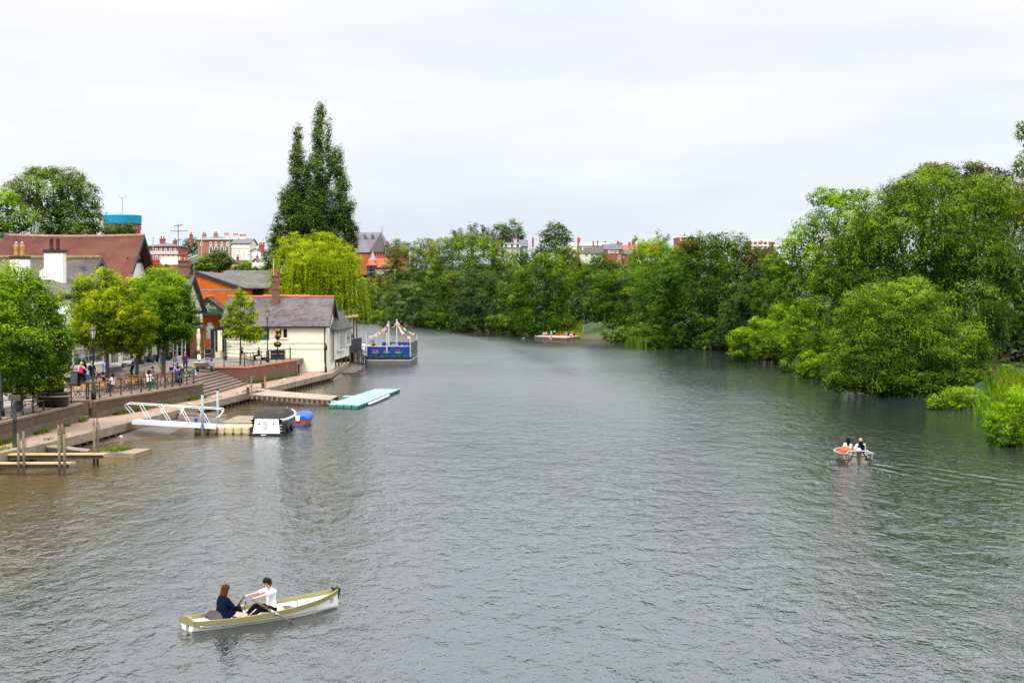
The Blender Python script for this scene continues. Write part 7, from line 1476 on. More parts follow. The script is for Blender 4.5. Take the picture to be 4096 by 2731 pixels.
for k, (px, lb) in enumerate(((1501,'left'),(1546,'middle'),(1593,'right'))):
    y = .25; x = AT(px,1425,f1.y).x-f1.x; o = thing('flower_pot', lb+' turquoise flower pot on the front ledge of the blue barge', 'plant pot', BM@Vector((x,y,z1+.22)), 0, 'pots on the barge front')
    hh = zat(px,1411,x,y)-z1-.22; MB().lathe([(.3,0),(.38,hh),(.42,hh),(.42,hh+.06),(.34,hh+.06),(.3,hh-.1)], n=14).build('pot', pot_m, o, True); flowers(o, (0,0,hh), .36, .3, 16, [0,1,3])
# bunting
fl_c = [M('flag white', (.8,.8,.8), .8), M('flag red', (.7,.04,.03), .8), M('flag yellow', (.8,.55,.03), .8), M('flag blue', (.05,.12,.5), .8), M('flag orange', (.8,.22,.03), .8)]
fmesh = [MB().add([(-.16,0,0),(.16,0,0),(.16,.0,-.26),(-.16,0,-.26)],[(0,1,2,3)]).data('flag', c) for c in fl_c]
for a_, c_, sag, n, lb in (('m1','fl',.5,13,'little flags strung from the nearer mast to the front left post of the barge'),('m2','fr',.5,12,'little flags strung from the taller mast to the front right post of the barge'),('m2','br',.35,13,'little flags strung from the taller mast to the rear right post of the barge'),('m1','bl',.3,9,'little flags strung from the nearer mast to the rear left post of the barge'),('m2','m1',.7,4,'short sagging cord of lights between the two barge masts')):
    o = thing('bunting', lb, 'bunting', f1, rzb, 'bunting on the barge'); A_, C_ = tops[a_], tops[c_]; pt = lambda f: A_.lerp(C_,f)-Vector((0,0,sag*4*f*(1-f)))
    MB().path([pt(k/12) for k in range(13)],.025 if n > 4 else .05,4).build('cord', M('bunting cord', (.4,.4,.38), .8), o); an = math.atan2(C_.y-A_.y, C_.x-A_.x)
    if n > 4:
        for k in range(n): q = ob('flag', fmesh[random.choice((0,0,0,1,2,3,4,0))], o, pt((k+.5)/n)); q.rotation_euler = (random.uniform(-.3,.3),0,an if abs(math.cos(an)) > .35 else an+.8)
# people and tables aboard
tb = thing('barge_table', 'table laid with white cloth on the barge beside the blue bulwark', 'table', BM@Vector((W*.62,L*.3,dz))); MB().cbox((0,0,.72),(1.6,.9,.06)).build('table_top', white, tb); MB().cbox((0,0,.36),(.2,.2,.7)).build('leg', iron, tb)
tb = thing('barge_table', 'table laid with white cloth on the left half of the barge deck', 'table', BM@Vector((W*.33,L*.42,dz))); MB().cbox((0,0,.72),(1.6,.9,.06)).build('table_top', white, tb); MB().cbox((0,0,.36),(.2,.2,.7)).build('leg', iron, tb)
sitk = dict(pelvis=(0,0,.5), feet=((-.12,.42,0),(.12,.42,0)), hands=((-.18,.35,.72),(.18,.35,.72)), knee=(0,1,.4), vox=.028)
for lb, x, y, rz, kw in (('man in dark jacket standing at the left rail of the barge', .16, .14, 2.6, dict(top=cblack,hairm=hginger,pelvis=(0,0,.92))),
    ('woman with pale hair in white sleeveless top on the barge', .68, .2, 1.2, dict(top=cwhite,sleeve=.05,hairm=hblond,hair='bob')), ('grey haired man in navy seen from behind on the barge', .79, .12, .3, dict(top=cblue,hairm=hgrey)),
    ('person in white shirt near the right side of the barge', .88, .3, 2.2, dict(top=cwhite,hairm=hginger)), ('person with brown hair at the far right corner of the barge', .95, .5, 2.6, dict(top=cgrey,hairm=hbrown)), ('person with sandy hair bending low near the middle of the barge', .36, .22, .6, dict(top=cwhite,hairm=hginger,lean=.5)), ('person in dark clothes with reddish hair left of the masts on the barge', .42, .55, 2.9, dict(top=cblack,hairm=hbrown))):
    k_ = dict(sitk); k_.update(kw); person(lb, BM@Vector((x*W,y*L,dz+.1)), rz, group='people on the barge', **k_)
fn = thing('drum_fan', 'round grey fan like drum beside the masts on the barge', 'fan', BM@Vector((W*.56,L*.36,dz))); q = MB().lathe([(.55,-.1),(.6,0),(.55,.1)], n=20).build('drum', M('grey drum', (.2,.2,.21), .5), fn, loc=(0,0,.85)); q.rotation_euler = (math.pi/2,0,0); MB().cbox((0,0,.15),(.5,.3,.3)).build('stand', black, fn)
# footbridge to the barge
ba, bb = BM@Vector((-4.4,3,2.0)), BM@Vector((.1,2.5,dz)); t = thing('barge_gangway', 'white railed gangway from the deck to the blue barge', 'gangway'); u = Vector((0,3.0,0)); MB().prism([ba,bb,bb+u,ba+u],(0,0,.12)).build('deck', alu, t)
for o_ in (Vector(),u*.5,u): mb = MB(); mb.path([ba+o_+UP*.1,ba+o_+UP*.5+Vector((-.3,0,0)),ba+o_+UP*1.2+Vector((.4,0,0)),bb+o_+UP*1.2,bb+o_+UP*.1],.045,6); mb.path([ba+o_+UP*.6,bb+o_+UP*.6],.035,6); [mb.tube(ba.lerp(bb,k/9)+o_,ba.lerp(bb,k/9)+o_+UP*1.15,.03,n=5) for k in range(1,10)]; mb.build('handrail', alu, t, True)
mb = MB()
for f in (.05,.3,.55): q = ba.lerp(bb,f); mb.tube((q.x,q.y+.3,-1),(q.x,q.y+.3,q.z),.1); mb.tube((q.x,q.y+2.5,-1),(q.x,q.y+2.5,q.z),.1)
mb.build('support_posts', wetwood, t)
mb = MB()
for k in range(14): q = ba.lerp(bb,.1+k*.06); mb.box(q.x-.06,q.y+2.8,-.3,q.x+.06,q.y+2.86,q.z)
mb.build('paling', timberdeck, t)
for lb, px, py in (('left hanging basket with pink flowers under the river room window', 1325, 1367), ('right hanging basket with pink flowers under the river room window', 1341, 1364), ('hanging flower basket at the far end of the river room', 1386, 1355), ('flower basket beside the deck lamps', 1404, 1344)):
    y = BY+5+(px-1322)*.16; p = AT(px,py,y); o = thing('hanging_basket', lb, 'flower basket', p, 0, 'hanging baskets'); MB().lathe([(.03,-.5),(.28,0),(.28,.03)], n=12).build('basket', M('terracotta basket', (.25,.09,.05), .8), o); flowers(o, (0,0,0), .36, .36, 26, [0,1])
# ---------------------------------------------------------------- far landing with swimmers
q = [G(2139,1344,.3),G(2265,1350,.3),G(2322,1343,.3),G(2300,1339,.3),G(2172,1339.5,.3)]; t = thing('landing_stage', 'low wooden landing stage on the far bank with people sitting on it', 'dock'); MB().prism([v-UP*.5 for v in q],(0,0,.5)).build('deck', M('pale deck boards', (.42,.34,.25), .85, .15, .8), t); MB().prism([v-UP*.52+Vector((0,-.05,0)) for v in q[:3]]+[q[2]-UP*.52+Vector((0,.3,0)),q[0]-UP*.52+Vector((0,.3,0))],(0,0,.4)).build('fascia', wetwood, t)
ra_, rb_ = G(2300,1341,.3), G(2345,1318,1.6); rb_ = Vector((AT(2352,0,ra_.y+16).x,ra_.y+16,1.75)); t = thing('ramp', 'sloping timber ramp from the landing stage up to the path', 'ramp'); MB().prism([ra_,ra_+Vector((1.6,-1,0)),rb_+Vector((1.6,0,0)),rb_],(0,0,.1)).build('deck', MATS['pale deck boards'], t); a_ = ra_+Vector((1.7,-1,0))
mb = MB().tube(a_,a_+UP*2.0,.07); mb.tube(a_+UP*2.0,a_+UP*2.0+Vector((6.2,6,0)),.05); mb.tube(a_+UP*1.9,a_+Vector((4,8,1.3)),.04); mb.tube(a_+Vector((3,3,.4)),a_+UP*2+Vector((3,3,0)),.05); mb.build('handrail', steel, t)
struct(MB().prism([(rb_.x-1,rb_.y-1,rb_.z-.3),(rb_.x+4,rb_.y-1,rb_.z-.3),(rb_.x+5,rb_.y+10,rb_.z-.1),(rb_.x-3,rb_.y+10,rb_.z-.1)],(0,0,.36)).build('footpath', M('sandy path', (.4,.3,.2), .95, .15)))
pz_ = .32; sit = dict(pelvis=(0,0,.12), knee=(0,.1,1), vox=.03, elbow=(.6,-.3,-.8))
cs = dict(feet=((-.2,.45,0),(.2,.5,0)), hands=((-.2,.35,.3),(.2,.35,.35)))
ls = dict(feet=((-.12,.82,0),(.12,.75,0)), hands=((-.22,.3,.35),(.25,.1,.15)))
for lb, px, py, rz, kw in (('person in pale blue top at the left end of the landing stage', 2175, 1341.5, -.6, dict(top=clblue,hairm=hdark,**cs)), ('person in pink top sitting second on the landing stage', 2184, 1342.5, -.4, dict(top=cloth('rose',(.75,.15,.25)),hairm=hginger,**cs)), ('person in yellow sleeved top behind the one in pink', 2186, 1341, -1.2, dict(top=cloth('yellow',(.75,.55,.1)),hairm=hblond,**cs)), ('person in grey hooded top sitting with back turned on the landing', 2205, 1341.5, -.2, dict(top=cgrey,hairm=cgrey,hair='bob',**cs)), ('person in black with white cap on the landing stage', 2217, 1341, .5, dict(top=cblack,hairm=cwhite,hair='helmet',**cs)),
    ('person with bare legs stretched out, leftmost of the right trio', 2275, 1344, 1.3, dict(top=cblack,legs=cblack,legc=.35,hairm=hbrown,hair='bob',**ls)), ('person in cream top with bare legs in the middle of the right trio', 2287, 1345, 1.3, dict(top=cloth('cream',(0,0,0)),legs=cblack,legc=.3,hairm=hginger,hair='bob',**ls)), ('person in black with red shorts at the right end of the landing', 2299, 1345, 1.5, dict(top=cblack,legs=cred,legc=.4,hairm=hginger,hair='long',**ls))):
    k_ = dict(sit); k_.update(kw); person(lb, G(px,py,pz_), rz, group='people on the far landing', **k_)
person('man in black top and grey trousers standing on the far landing stage', G(2263,1342.5,pz_), -1.0, top=cblack, legs=cgrey, hairm=hginger, vox=.03, group='people on the far landing')
cano = thing('red_canoe', 'narrow red canoe with paddle lying on the far landing', 'canoe', G(2235,1342,pz_), .1); MB().ball((0,0,.12),(1.1,.22,.12),14,6).build('hull', cred, cano, True); MB().tube((.4,0,.3),(3.2,.2,.9),.035).build('paddle', timberdeck, cano)
for lb, px, py in (('swimmer with arm raised left of the landing stage', 2096, 1353), ('swimmer in front of the landing stage', 2206, 1353.5)):
    p = G(px,py); person(lb, (p.x,p.y,-1.28), 1.3, top=skinm, legs=cblack, legc=.3, sleeve=0, torso=skinm, hairm=hdark, vox=.03, hands=((-.5,.4,1.3),(.5,.5,1.35)), group='swimmers')
# ---------------------------------------------------------------- cafe tables and chairs
fr_m = M('dark chair frame', (.02,.017,.015), .5, .2)
def make_chair(label):
    t = thing('bistro_chair', label, 'chair', (0,0,0), 0, 'slatted bistro chairs on the promenade')
    mb = MB()
    for k in range(5): mb.cbox((0,-.17+k*.085,.45),(.42,.07,.02))
    mb.build('seat', teak, t); mb = MB()
    for k in range(3): mb.cbox((0,-.225-k*.022,.62+k*.1),(.4,.018,.075),rx=.2)
    mb.build('backrest', teak, t)
    for k in (-1,1): MB().path([(k*.21,.22,0),(k*.21,-.05,.32),(k*.21,-.2,.5),(k*.21,-.29,.92)],.016,6).build('leg', fr_m, t, True); MB().path([(k*.19,-.3,0),(k*.19,.0,.3),(k*.19,.19,.46)],.016,6).build('leg', fr_m, t, True)
    MB().path([(-.21,-.29,.92),(0,-.3,.95),(.21,-.29,.92)],.02,6).build('back_frame', fr_m, t, True); return t
def make_table(label):
    t = thing('bistro_table', label, 'table', (0,0,0), 0, 'slatted bistro tables on the promenade'); mb = MB()
    for k in range(7): mb.cbox((0,-.3+k*.1,.74),(.7,.085,.025))
    mb.build('table_top', teak, t)
    for k in (-1,1): MB().path([(k*.27,.3,0),(-k*.05,0,.4),(-k*.25,-.28,.72)],.016,6).build('leg', fr_m, t, True); MB().path([(k*.27,-.3,0),(-k*.05,0,.4),(-k*.25,.28,.72)],.016,6).build('leg', fr_m, t, True)
    return t
CH = None; TB = None; cnt = [0, 0]
e_ = (RR-RL); Lr = e_.length; e_ = e_.normalized(); nn_ = Vector((-e_.y, e_.x, 0)); az = math.atan2(e_.y, e_.x)
def place(kind, f, off, rz, label):
    global CH, TB
    p = RL.lerp(RR, f) + nn_*off; p.z = PZ+.004
    if kind == 'c':
        if CH is None: CH = make_chair(label); CH.location = p; CH.rotation_euler = (0,0,rz); return CH
        return dup(CH, p, rz, label)
    if TB is None: TB = make_table(label); TB.location = p; TB.rotation_euler = (0,0,rz); return TB
    return dup(TB, p, rz, label)
rowsT = [('front row beside the railing', 1.15, [.05,.19,.33,.47,.60,.73,.86,.965]), ('back row away from the railing', 3.1, [.42,.55,.68,.80,.92])]
for rn, off, fs_ in rowsT:
    ci = 0
    for i, f in enumerate(fs_):
        place('t', f, off, az+random.uniform(-.15,.15), f'slatted wooden table, {ORD[i]} from the left in the {rn}')
        for sgn_ in (-1, 1):
            place('c', f+sgn_*.75/Lr, off+random.uniform(-.12,.12), az-sgn_*-math.pi/2+random.uniform(-.25,.25), f'slatted wooden chair, {ORD[ci]} from the left in the {rn}'); ci += 1
place('c', .05-.9/Lr, 2.1, az+1.2, 'lone reclining slatted chair with tilted back beside the tall lamp post'); place('c', .26, 2.0, az+math.pi, 'slatted chair turned to the road behind the second table'); place('c', .62, 2.05, az+math.pi, 'slatted chair with its back to the road between the two rows')
# windbreak banners on the railing
ban = M('charcoal banner', (.05,.065,.07), .7, .1)
for i, f in enumerate((.835,.905,.97)):
    a_ = RL.lerp(RR,f-.031)-nn_*.06; c_ = RL.lerp(RR,f+.031)-nn_*.06; o = thing('banner', ORD[i]+' charcoal windbreak banner from the left on the cafe railing', 'banner', a_, az, 'banners on the railing'); l_ = (c_-a_).length
    MB().box(0,-.015,.5,l_,.015,1.0).build('cloth', ban, o); text(('THE','THE\nMOORINGS','THE')[i], (.11,.2,.11)[i], white, o, (l_/2,-.02,(.86,.82,.86)[i]))
    if i != 1: text('RIVERSIDE CAFE', .085, white, o, (l_/2,-.02,.62))
# promenade people
ss = dict(pelvis=(0,0,.55), feet=((-.12,.45,0),(.12,.42,0)), knee=(0,1,.4), vox=.022); th_ = dict(hands=((-.15,.4,.76),(.15,.4,.76)))
gp = 'people on the promenade'
def pg(px, py): return G(px, py, PZ)
PP = [('woman with dark hair in white blouse and wide green trousers at a cafe table', (596,1555), -.3, dict(ss, top=cwhite, legs=cgreen, hairm=hdark, hair='bob', girth=1.05, **th_)),
 ('young man with dark hair in grey jacket facing the woman in green trousers', (615,1536), 2.9, dict(ss, top=cgrey, hairm=hblack, lean=.2, legs=cdenim, **th_)),
 ('man in royal blue shirt seated with his back turned at the right end tables', (710,1536), -.2, dict(ss, top=cblue, hairm=hdark, legs=cblack, girth=1.2, **th_)),
 ('white haired woman in dark blue seated beside the banner', (728,1528), 2.2, dict(ss, top=cnavy, hairm=hwhite, hair='bob', legs=cblack, **th_)),
 ('older man in grey top seated facing right behind the blue shirted man', (699,1518), -1.3, dict(ss, top=cgrey, hairm=hgrey, **th_)),
 ('blond child in light blue with pink shoes at the end table', (783,1524), 1.3, dict(ss, top=clblue, hairm=hblond, legs=cpink, legc=.3, shoe=cpink, size=.85, lean=.3, **th_)),
 ('woman with long dark hair in white top seated behind the lime trunk', (452,1570), 1.2, dict(ss, top=cwhite, hairm=hdark, hair='long', legs=cdenim, **th_)),
 ('dark haired man in black seated just left of the lime trunk', (414,1566), -1.2, dict(ss, top=cblack, hairm=hblack, legs=cblack, **th_)),
 ('cyclist in pink and white jacket with lime yellow helmet holding a bicycle', (326,1540), -.35, dict(top=cwhite, torso=cpink, hairm=M('lime helmet', (.5,.7,.02), .4), hair='helmet', legs=cblack, hands=((-.25,.15,.9),(.42,.35,.95)), vox=.02)),
 ('cyclist in navy jacket and shorts with green helmet standing by the lamp post', (368,1536), .1, dict(top=cnavy, hairm=M('green helmet', (.03,.5,.12), .4), hair='helmet', legs=cblack, legc=.45, girth=1.15, hands=((-.22,.25,1.05),(.22,.25,1.05)))),
 ('dark haired person in navy mostly hidden behind the pink cyclist', (336,1530), 2.8, dict(top=cnavy, hairm=hdark, hair='bob')),
 ('person in pale striped shirt half hidden behind the lime trunk', (421,1524), 1.6, dict(top=clblue, hairm=hginger, legs=cwhite)),
 ('waiter in white shirt and blue waistcoat carrying a small tray', (531,1508), 1.3, dict(top=cwhite, torso=cloth('waistcoat blue',(.02,.06,.17)), legs=cblack, hairm=hblack, hands=((-.2,.38,1.05),(.2,.35,1.05)), grip=True)),
 ('man in pale grey jacket and khaki shorts standing beside the lime trunk', (640,1500), -1.6, dict(top=cloth('pale grey',(.5,.52,.58)), torso=cteal, legs=ckhaki, legc=.5, hairm=hgrey, girth=1.2)),
 ('woman with sandy hair and sunglasses in grey top pushing a wheeled walker', (703,1494), 2.9, dict(top=cloth('silver',(.45,.46,.5)), hairm=hginger, hair='bob', legs=cdenim, girth=1.25, hands=((-.24,.3,.95),(.24,.3,.95)), grip=True)),
 ('grey haired man in purple polo shirt and jeans walking away', (741,1486), .1, dict(top=cpurple, sleeve=.35, legs=cdenim, hairm=hgrey, girth=1.15, hands=((-.2,.12,.95),(.26,.12,.95)), feet=((-.1,-.18,0),(.1,.2,0))))]
for lb, (px, py), rz, kw in PP: person(lb, pg(px,py), rz, group=gp, **kw)
p = pg(703,1497); o = thing('walker', 'blue and white wheeled walker pushed by the woman in grey', 'walker', p, 2.9); mb = MB()
for k in (-1,1): mb.path([(k*.27,.3,.98),(k*.27,.42,.95),(k*.28,.5,.1)],.018,6); mb.path([(k*.27,.45,.6),(k*.28,.95,.1)],.018,6)
mb.build('frame', alu, o); MB().cbox((0,.62,.5),(.45,.3,.28)).build('bag', cblue, o)
for k in (-1,1):
    for y in (.5,.95): w_ = MB().lathe([(.03,-.02),(.1,-.02),(.1,.02),(.03,.02)], n=10).build('wheel', black, o, loc=(k*.3,y,.1)); w_.rotation_euler = (0,math.pi/2,0)
o = thing('serving_tray', 'small tray with white cups held by the waiter', 'tray', pg(531,1508)+Vector((-.42,.1,1.08))); MB().lathe([(.2,0),(.21,.02)], n=16).build('tray', M('dark tray', (.05,.05,.05), .4), o); [MB().lathe([(.03,.02),(.045,.1)], (x,0,0), 8).build('cup', white, o) for x in (-.08,.07)]
# ---------------------------------------------------------------- bicycles
tyre = M('tyre rubber', (.012,.012,.012), .8, .1)
def bicycle(label, loc, rz, frame_m, tilt=0):
    t = thing('bicycle', label, 'bicycle', loc, rz, 'bicycles'); t.rotation_euler = (0,tilt,rz)
    for y in (-.52,.52):
        w_ = MB().path([(0,y+.34*math.cos(a*math.pi/12),.34+.34*math.sin(a*math.pi/12)) for a in range(24)],.02,6,True).build('wheel', tyre, t, True); mb = MB()
        for a in range(10): mb.tube((0,y,.34),(0,y+.33*math.cos(a*math.pi/5),.34+.33*math.sin(a*math.pi/5)),.004,n=3)
        mb.build('spokes', chrome, w_)
    bb, st_, hd1, hd2 = (0,-.08,.3),(0,-.2,.82),(0,.36,.8),(0,.4,.62); mb = MB()
    for a, c in ((bb,st_),(bb,hd2),(st_,hd1),(hd1,hd2),((0,-.52,.34),bb),((0,-.52,.34),(0,-.17,.7)),(hd2,(0,.52,.34))): mb.tube(a,c,.018,n=6)
    mb.build('frame', frame_m, t, True); MB().cbox((0,-.22,.9),(.13,.25,.06)).build('saddle', black, t); MB().path([(-.28,.3,.98),(0,.36,.95),(.28,.3,.98)],.015,6).build('handlebar', black, t); MB().lathe([(.09,-.01),(.09,.01)], n=12).build('chainring', chrome, t, loc=(.04,-.08,.3)).rotation_euler = (0,math.pi/2,0); return t
bicycle('bicycle with a blue bag held by the pink jacketed cyclist', pg(347,1543), -.7, black); q = MB().cbox((0,0,0),(.12,.3,.3)); tag(q.build('pannier_bag', cteal, None, loc=pg(347,1543)+Vector((.12,.1,.72)), rz=-.7), 'bright blue bag strapped to the cyclist\'s bicycle', 'bag')
bicycle('bicycle with pale rims beside the cyclist in navy', pg(392,1532), -.4, M('white bicycle frame', (.7,.7,.7), .4))
bicycle('dark mountain bike leaning on the terrace railing', G(1006,1466,TZ)+Vector((0,.25,0)), -.9, black, .12)
# ---------------------------------------------------------------- street furniture
p = pg(212,1625); o = thing('planter', 'large round black planter topped with yellow flowers on the promenade', 'planter', p); MB().lathe([(.85,0),(.95,.1),(.98,.75),(1.02,.8),(1.02,.88),(.9,.88),(.85,.7)], n=24).build('tub', black, o, True); MB().lathe([(.6,.7),(.72,1.25),(.75,1.3),(.6,1.3)], n=20).build('upper_tub', black, o, True); MB().lathe([(.985,.62),(.99,.65),(.985,.68)], n=24).build('gold_band', gold, o); flowers(o, (0,0,1.28), .7, .35, 70, [2,3])
p = pg(135,1632); o = thing('park_bench', 'black cast iron bench under the large lime tree', 'bench', p, R(-100)); mb = MB()
for k in range(4): mb.cbox((0,-.15+k*.12,.45),(1.6,.09,.03))
mb.build('seat', darkwood, o); mb = MB()
for k in range(3): mb.cbox((0,-.26-k*.03,.6+k*.13),(1.6,.03,.09),rx=.2)
mb.build('backrest', darkwood, o)
for k in (-1,1): MB().path([(k*.75,.32,0),(k*.75,.25,.2),(k*.75,.3,.45),(k*.75,-.2,.45),(k*.75,-.28,.6),(k*.75,-.36,.98)],.03,6).build('leg', iron, o, True); MB().path([(k*.75,-.35,0),(k*.75,-.15,.22),(k*.75,-.2,.45)],.03,6).build('leg', iron, o, True); MB().path([(k*.75,.3,.45),(k*.75,.32,.66),(k*.75,-.28,.68)],.026,6).build('armrest', iron, o, True)
p = pg(184,1622); o = thing('utility_box', 'slim grey cabinet standing against the railing by the planter', 'cabinet', p); MB().cbox((0,0,.55),(.3,.2,1.1)).build('case', M('grey cabinet', (.2,.22,.24), .5), o); MB().cbox((0,0,1.12),(.34,.24,.05)).build('lid', M('grey cabinet',(0,0,0)), o)
p = pg(300,1545); o = thing('sandwich_board', 'dark sandwich board outside the white bay window', 'sign', p, -.3); MB().cbox((0,-.15,.55),(.65,.03,1.1),rx=-.15).build('panel', black, o); MB().cbox((0,.15,.55),(.65,.03,1.1),rx=.15).build('panel', black, o); MB().cbox((0,-.17,.6),(.55,.012,.9),rx=-.15).build('chalk_panel', M('chalkboard', (.05,.055,.06), .8, .3, 8), o)
p = pg(258,1546); o = thing('paper_cup', 'red and white paper cup lying by the white bay', 'cup', p); MB().lathe([(.09,0),(.13,.35)], n=12).build('cup', white, o, True); MB().lathe([(.102,.1),(.123,.28)], n=12).build('band', cred, o, True)
p = G(835,1450,TZ); o = thing('litter_bin', 'square black litter bin beside the parked dinghy', 'bin', p); MB().cbox((0,0,.62),(.62,.62,1.2)).build('case', black, o); MB().cbox((0,0,1.27),(.7,.7,.1)).build('lid', black, o); MB().cbox((0,-.32,1.0),(.5,.02,.16)).build('opening', MATS['dark opening'], o); MB().cbox((0,-.32,.84),(.6,.02,.03)).build('gold_band', gold, o)
# dinghy on its trailer
p = G(822,1486,PZ); o = thing('aluminium_dinghy', 'grey aluminium dinghy with outboard motor on a trailer by the steps', 'boat', p, R(-150)); o.scale = (.82,.82,.82); sil = M('bare aluminium', (.42,.42,.40), .4, .15, 3, metal=.4)
mb = MB(); rows = []
for y,b,s_ in ((-1.9,.72,.95),(-.6,.78,.95),(.8,.74,.98),(1.7,.5,1.05),(2.1,.38,1.1)): rows.append([(-b,y,s_),(-b*.78,y,.5+.1*max(0,y)),(0,y,.42+.14*max(0,y)),(b*.78,y,.5+.1*max(0,y)),(b,y,s_)])
mb.grid(rows); mb.face(rows[0]); mb.face(rows[-1]); mb.build('hull', sil, o); mb = MB(); mb.path([r[0] for r in rows]+[r[-1] for r in rows[::-1]],.035,6,True); mb.build('gunwale', alu, o)
MB().cbox((0,-.3,.85),(1.4,.3,.05)).build('thwart', sil, o); MB().cbox((.0,.7,1.1),(.55,.2,.5)).build('console', M('grey console', (.4,.38,.38), .5), o); MB().path([(-.35,.6,.95),(-.35,.6,1.5),(.35,.6,1.5),(.35,.6,.95)],.03,6).build('rail', alu, o); MB().cbox((0,1.2,1.0),(.7,.5,.06)).build('red_pad', M('red pad', (.6,.1,.12), .6), o)
q = MB().ball((0,-2.1,1.45),(.2,.22,.38),12,8,Matrix.Rotation(.5,3,'X')); q.build('outboard_cowl', wtr, o, True); MB().path([(0,-2.0,1.2),(0,-2.25,.7)],[.1,.06],8).build('outboard_leg', iron, o)
for k in (-1,1): w_ = MB().lathe([(.12,-.09),(.27,-.09),(.27,.09),(.12,.09)], n=14).build('trailer_wheel', black, o, loc=(k*.8,-.3,.27)); w_.rotation_euler = (0,math.pi/2,0)
mb = MB().tube((0,-1.8,.35),(0,2.8,.38),.04); mb.tube((-.8,-.3,.3),(.8,-.3,.3),.04); mb.tube((-.5,-1.5,.4),(.5,-1.5,.4),.04); mb.build('trailer_frame', steel, o)
# flower tower and box on the terrace
p = G(1111,1438,TZ); o = thing('flower_tower', 'three tiered black flower stand with orange and yellow blooms on the terrace', 'planter', p); s_ = S(p.y); zz_ = lambda py: AT(0,py,p.y).z-TZ
MB().lathe([(.07,.3),(.05,zz_(1323))], n=8).build('pole', iron, o)
for py, r in ((1338,.24),(1357,.3),(1388,.42)): z = zz_(py); MB().lathe([(r*.6,z),(r,z+.28),(r*1.05,z+.3),(r*.9,z+.3)], n=14).build('basket', black, o, True); flowers(o, (0,0,z+.3), r*.95, .24, 32, [2,2,3])
p2 = G(1112,1437,TZ); o = thing('planter_box', 'square black planter box at the foot of the flower tower', 'planter', p2); MB().cbox((0,0,.42),(1.35,1.2,.84)).build('box', black, o); MB().cbox((0,0,.88),(1.45,1.3,.08)).build('rim', black, o)
MB().cbox((0,-.61,.6),(1.3,.02,.03)).build('gold_band', gold, o)
p = G(1002,1441,TZ); o = thing('terrace_table', 'dark table between the two women on the terrace', 'table', p); MB().lathe([(.45,.72),(.45,.76)], n=18).build('table_top', black, o); MB().lathe([(.25,0),(.04,.05),(.04,.72)], n=10).build('leg', iron, o)
for x, rz in ((-.85,-1.5),(.85,1.5)): o = thing('terrace_stool', ('left','right')[x>0]+' dark stool at the terrace table', 'stool', p+Vector((x,0,0))); MB().lathe([(.2,.45),(.2,.5)], n=12).build('seat', black, o); [MB().tube((.15*math.cos(a),.15*math.sin(a),.46),(.22*math.cos(a),.22*math.sin(a),0),.015).build('leg', iron, o) for a in (0,1.57,3.14,4.71)]
person('woman with long ginger hair in black facing right at the terrace table', p+Vector((-.85,0,0)), -1.4, group='women on the terrace', **dict(ss, top=cblack, legs=skinm, hairm=hginger, hair='long', hands=((-.15,.4,.8),(.15,.42,.78))))
person('woman with long fair hair in dark top facing left at the terrace table', p+Vector((.85,.0,0)), 1.4, group='women on the terrace', **dict(ss, top=cblack, legs=cblack, hairm=hblond, hair='long', hands=((-.15,.4,.8),(.15,.42,.78))))
o = thing('black_bag', 'small black bag on the terrace beside the fair haired woman', 'bag', p+Vector((1.4,-.6,0))); MB().cbox((0,0,.17),(.4,.2,.34)).build('bag', cnavy, o); MB().path([(-.12,0,.34),(-.08,0,.5),(.08,0,.5),(.12,0,.34)],.015,5).build('handle', black, o)
# road sign seen from behind, panel gate, low rails by the boathouse
p = G(842,1424,TZ); o = thing('road_sign', 'back of a round road sign with grey plate and small lamp on a pole', 'sign', p); h = AT(0,1295,p.y).z-TZ; MB().lathe([(.05,0),(.045,h)], n=8).build('pole', steel, o); gb_ = M('sign back grey', (.25,.28,.28), .5, .1)
q = MB().lathe([(.05,0),(.42,0),(.42,.03),(.05,.03)], n=24).build('disc', gb_, o, loc=(0,-.06,AT(0,1315,p.y).z-TZ)); q.rotation_euler = (math.pi/2,0,0); MB().cbox((.05,-.07,AT(0,1342,p.y).z-TZ),(.95,.03,.65)).build('plate', gb_, o); MB().cbox((-.05,0,h),(.45,.14,.14),ry=.1).build('lamp', steel, o)
o = thing('panel_gate', 'black framed cream gate panels left of the boathouse', 'gate', AT(866,1408,BY-.5)); h = AT(0,1315,BY).z-o.location.z; w_ = AT(890,0,BY).x-o.location.x; MB().cbox((w_/2,0,h/2),(w_-.25,.1,h-.3)).build('panel', cream, o); [MB().cbox((x,0,h/2),(.22,.16,h)).build('post', black, o) for x in (0,w_)]; MB().cbox((w_/2,0,h+.06),(w_+.3,.2,.25)).build('top_rail', black, o)
a_, c_ = G(1195,1490,LZ+.0), G(1226,1480,LZ); o = thing('timber_rail', 'low dark timber rail at the corner of the white boathouse', 'railing', a_); d_ = c_-a_; MB().tube((0,0,0),(0,0,1.0),.07).build('post', darkwood, o); MB().tube(d_,d_+UP*1.0,.08).build('post', darkwood, o); MB().tube((-.6,0,1.0),d_+UP*1.0,.05).build('rail', darkwood, o)
for lb, px, py, s_ in (('white scrap of litter on the lower path', 1137, 1518, .16), ('pinkish scrap of litter on the lower path near the boathouse', 1192, 1506, .14), ('white scrap of litter beside the gangway', 760, 1616, .12)): tag(MB().ball((0,0,.04),(s_,s_*.7,.05),8,5).build('litter', white if 'white' in lb else M('pinkish plastic', (.6,.3,.25), .6), None, loc=G(px,py,LZ)), lb, 'litter')
tag(MB().path([(0,0,.02),(.5,.2,.08),(1.2,.3,.05),(1.7,.1,.12)],[.09,.11,.08,.04],7).build('driftwood', wetwood, None, True, loc=G(1368,1497,.1)), 'dark driftwood branch lying on the muddy shore by the river room', 'driftwood')
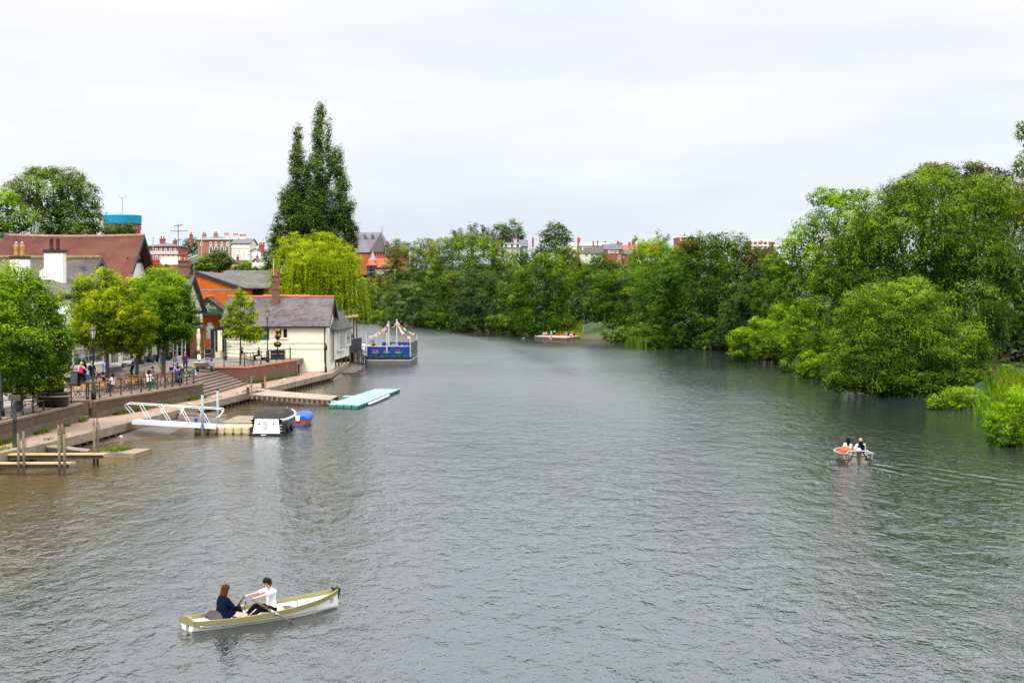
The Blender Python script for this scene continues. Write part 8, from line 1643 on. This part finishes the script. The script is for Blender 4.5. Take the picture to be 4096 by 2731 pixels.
# ---------------------------------------------------------------- cars in the car park
def car(label, loc, rz, paint, plate):
    t = thing('parked_car', label, 'car', loc, rz, 'cars in the car park')     # local +y = forward, we see the back
    prof = [(-2.1,.35),(-2.12,.75),(-2.0,1.0),(-1.55,1.42),(-.9,1.5),(.1,1.48),(.9,1.02),(1.9,.88),(2.1,.65),(2.1,.35)]; mb = MB(); n = len(prof)
    sec_ = []
    for k, f in ((-.88,.92),(-.9,1),(.9,1),(.88,.92)): pass
    rows = [[(x*(1 if z < 1.05 else .84), y, z) for y, z in prof] for x in (-.88,-.6,0,.6,.88)]
    mb.grid(rows); mb.face(rows[0]); mb.face(rows[-1]); mb.build('body', paint, t, True)
    MB().prism([(-.62,-1.98,1.05),(.62,-1.98,1.05),(.56,-1.6,1.40),(-.56,-1.6,1.40)],(0,-.03,.01)).build('rear_window', glass, t)
    for k in (-1,1): MB().prism([(k*.80,-1.4,1.06),(k*.80,.7,1.06),(k*.76,.1,1.42),(k*.76,-1.2,1.42)],(k*.03,0,0)).build('side_window', glass, t); MB().cbox((k*.72,-2.1,.86),(.26,.1,.3)).build('tail_light', M('red lens', (.5,.01,.01), .2), t)
    MB().cbox((0,-2.13,.66),(.52,.03,.12)).build('number_plate', M('yellow plate', (.75,.55,.05), .5), t); MB().cbox((0,-2.1,.42),(1.7,.12,.2)).build('bumper', M('grey bumper', (.1,.1,.1), .6), t)
    for k in (-1,1):
        for y in (-1.3,1.3): w_ = MB().lathe([(.2,-.1),(.33,-.1),(.33,.1),(.2,.1)], n=16).build('wheel', tyre, t, loc=(k*.84,y,.33)); w_.rotation_euler = (0,math.pi/2,0); MB().lathe([(.03,-.11),(.2,-.105),(.2,.105)], n=12).build('rim', chrome, w_)
    return t
car('silver white car parked tail out in the car park behind the road sign', G(832,1367,PZ), .12, M('silver paint', (.62,.63,.66), .3, .05, metal=.2, bump=0), 1)
car('black car partly hidden by the brick gate pier', G(800,1382,PZ), .2, M('black car paint', (.01,.01,.012), .2, .05, bump=0), 0)
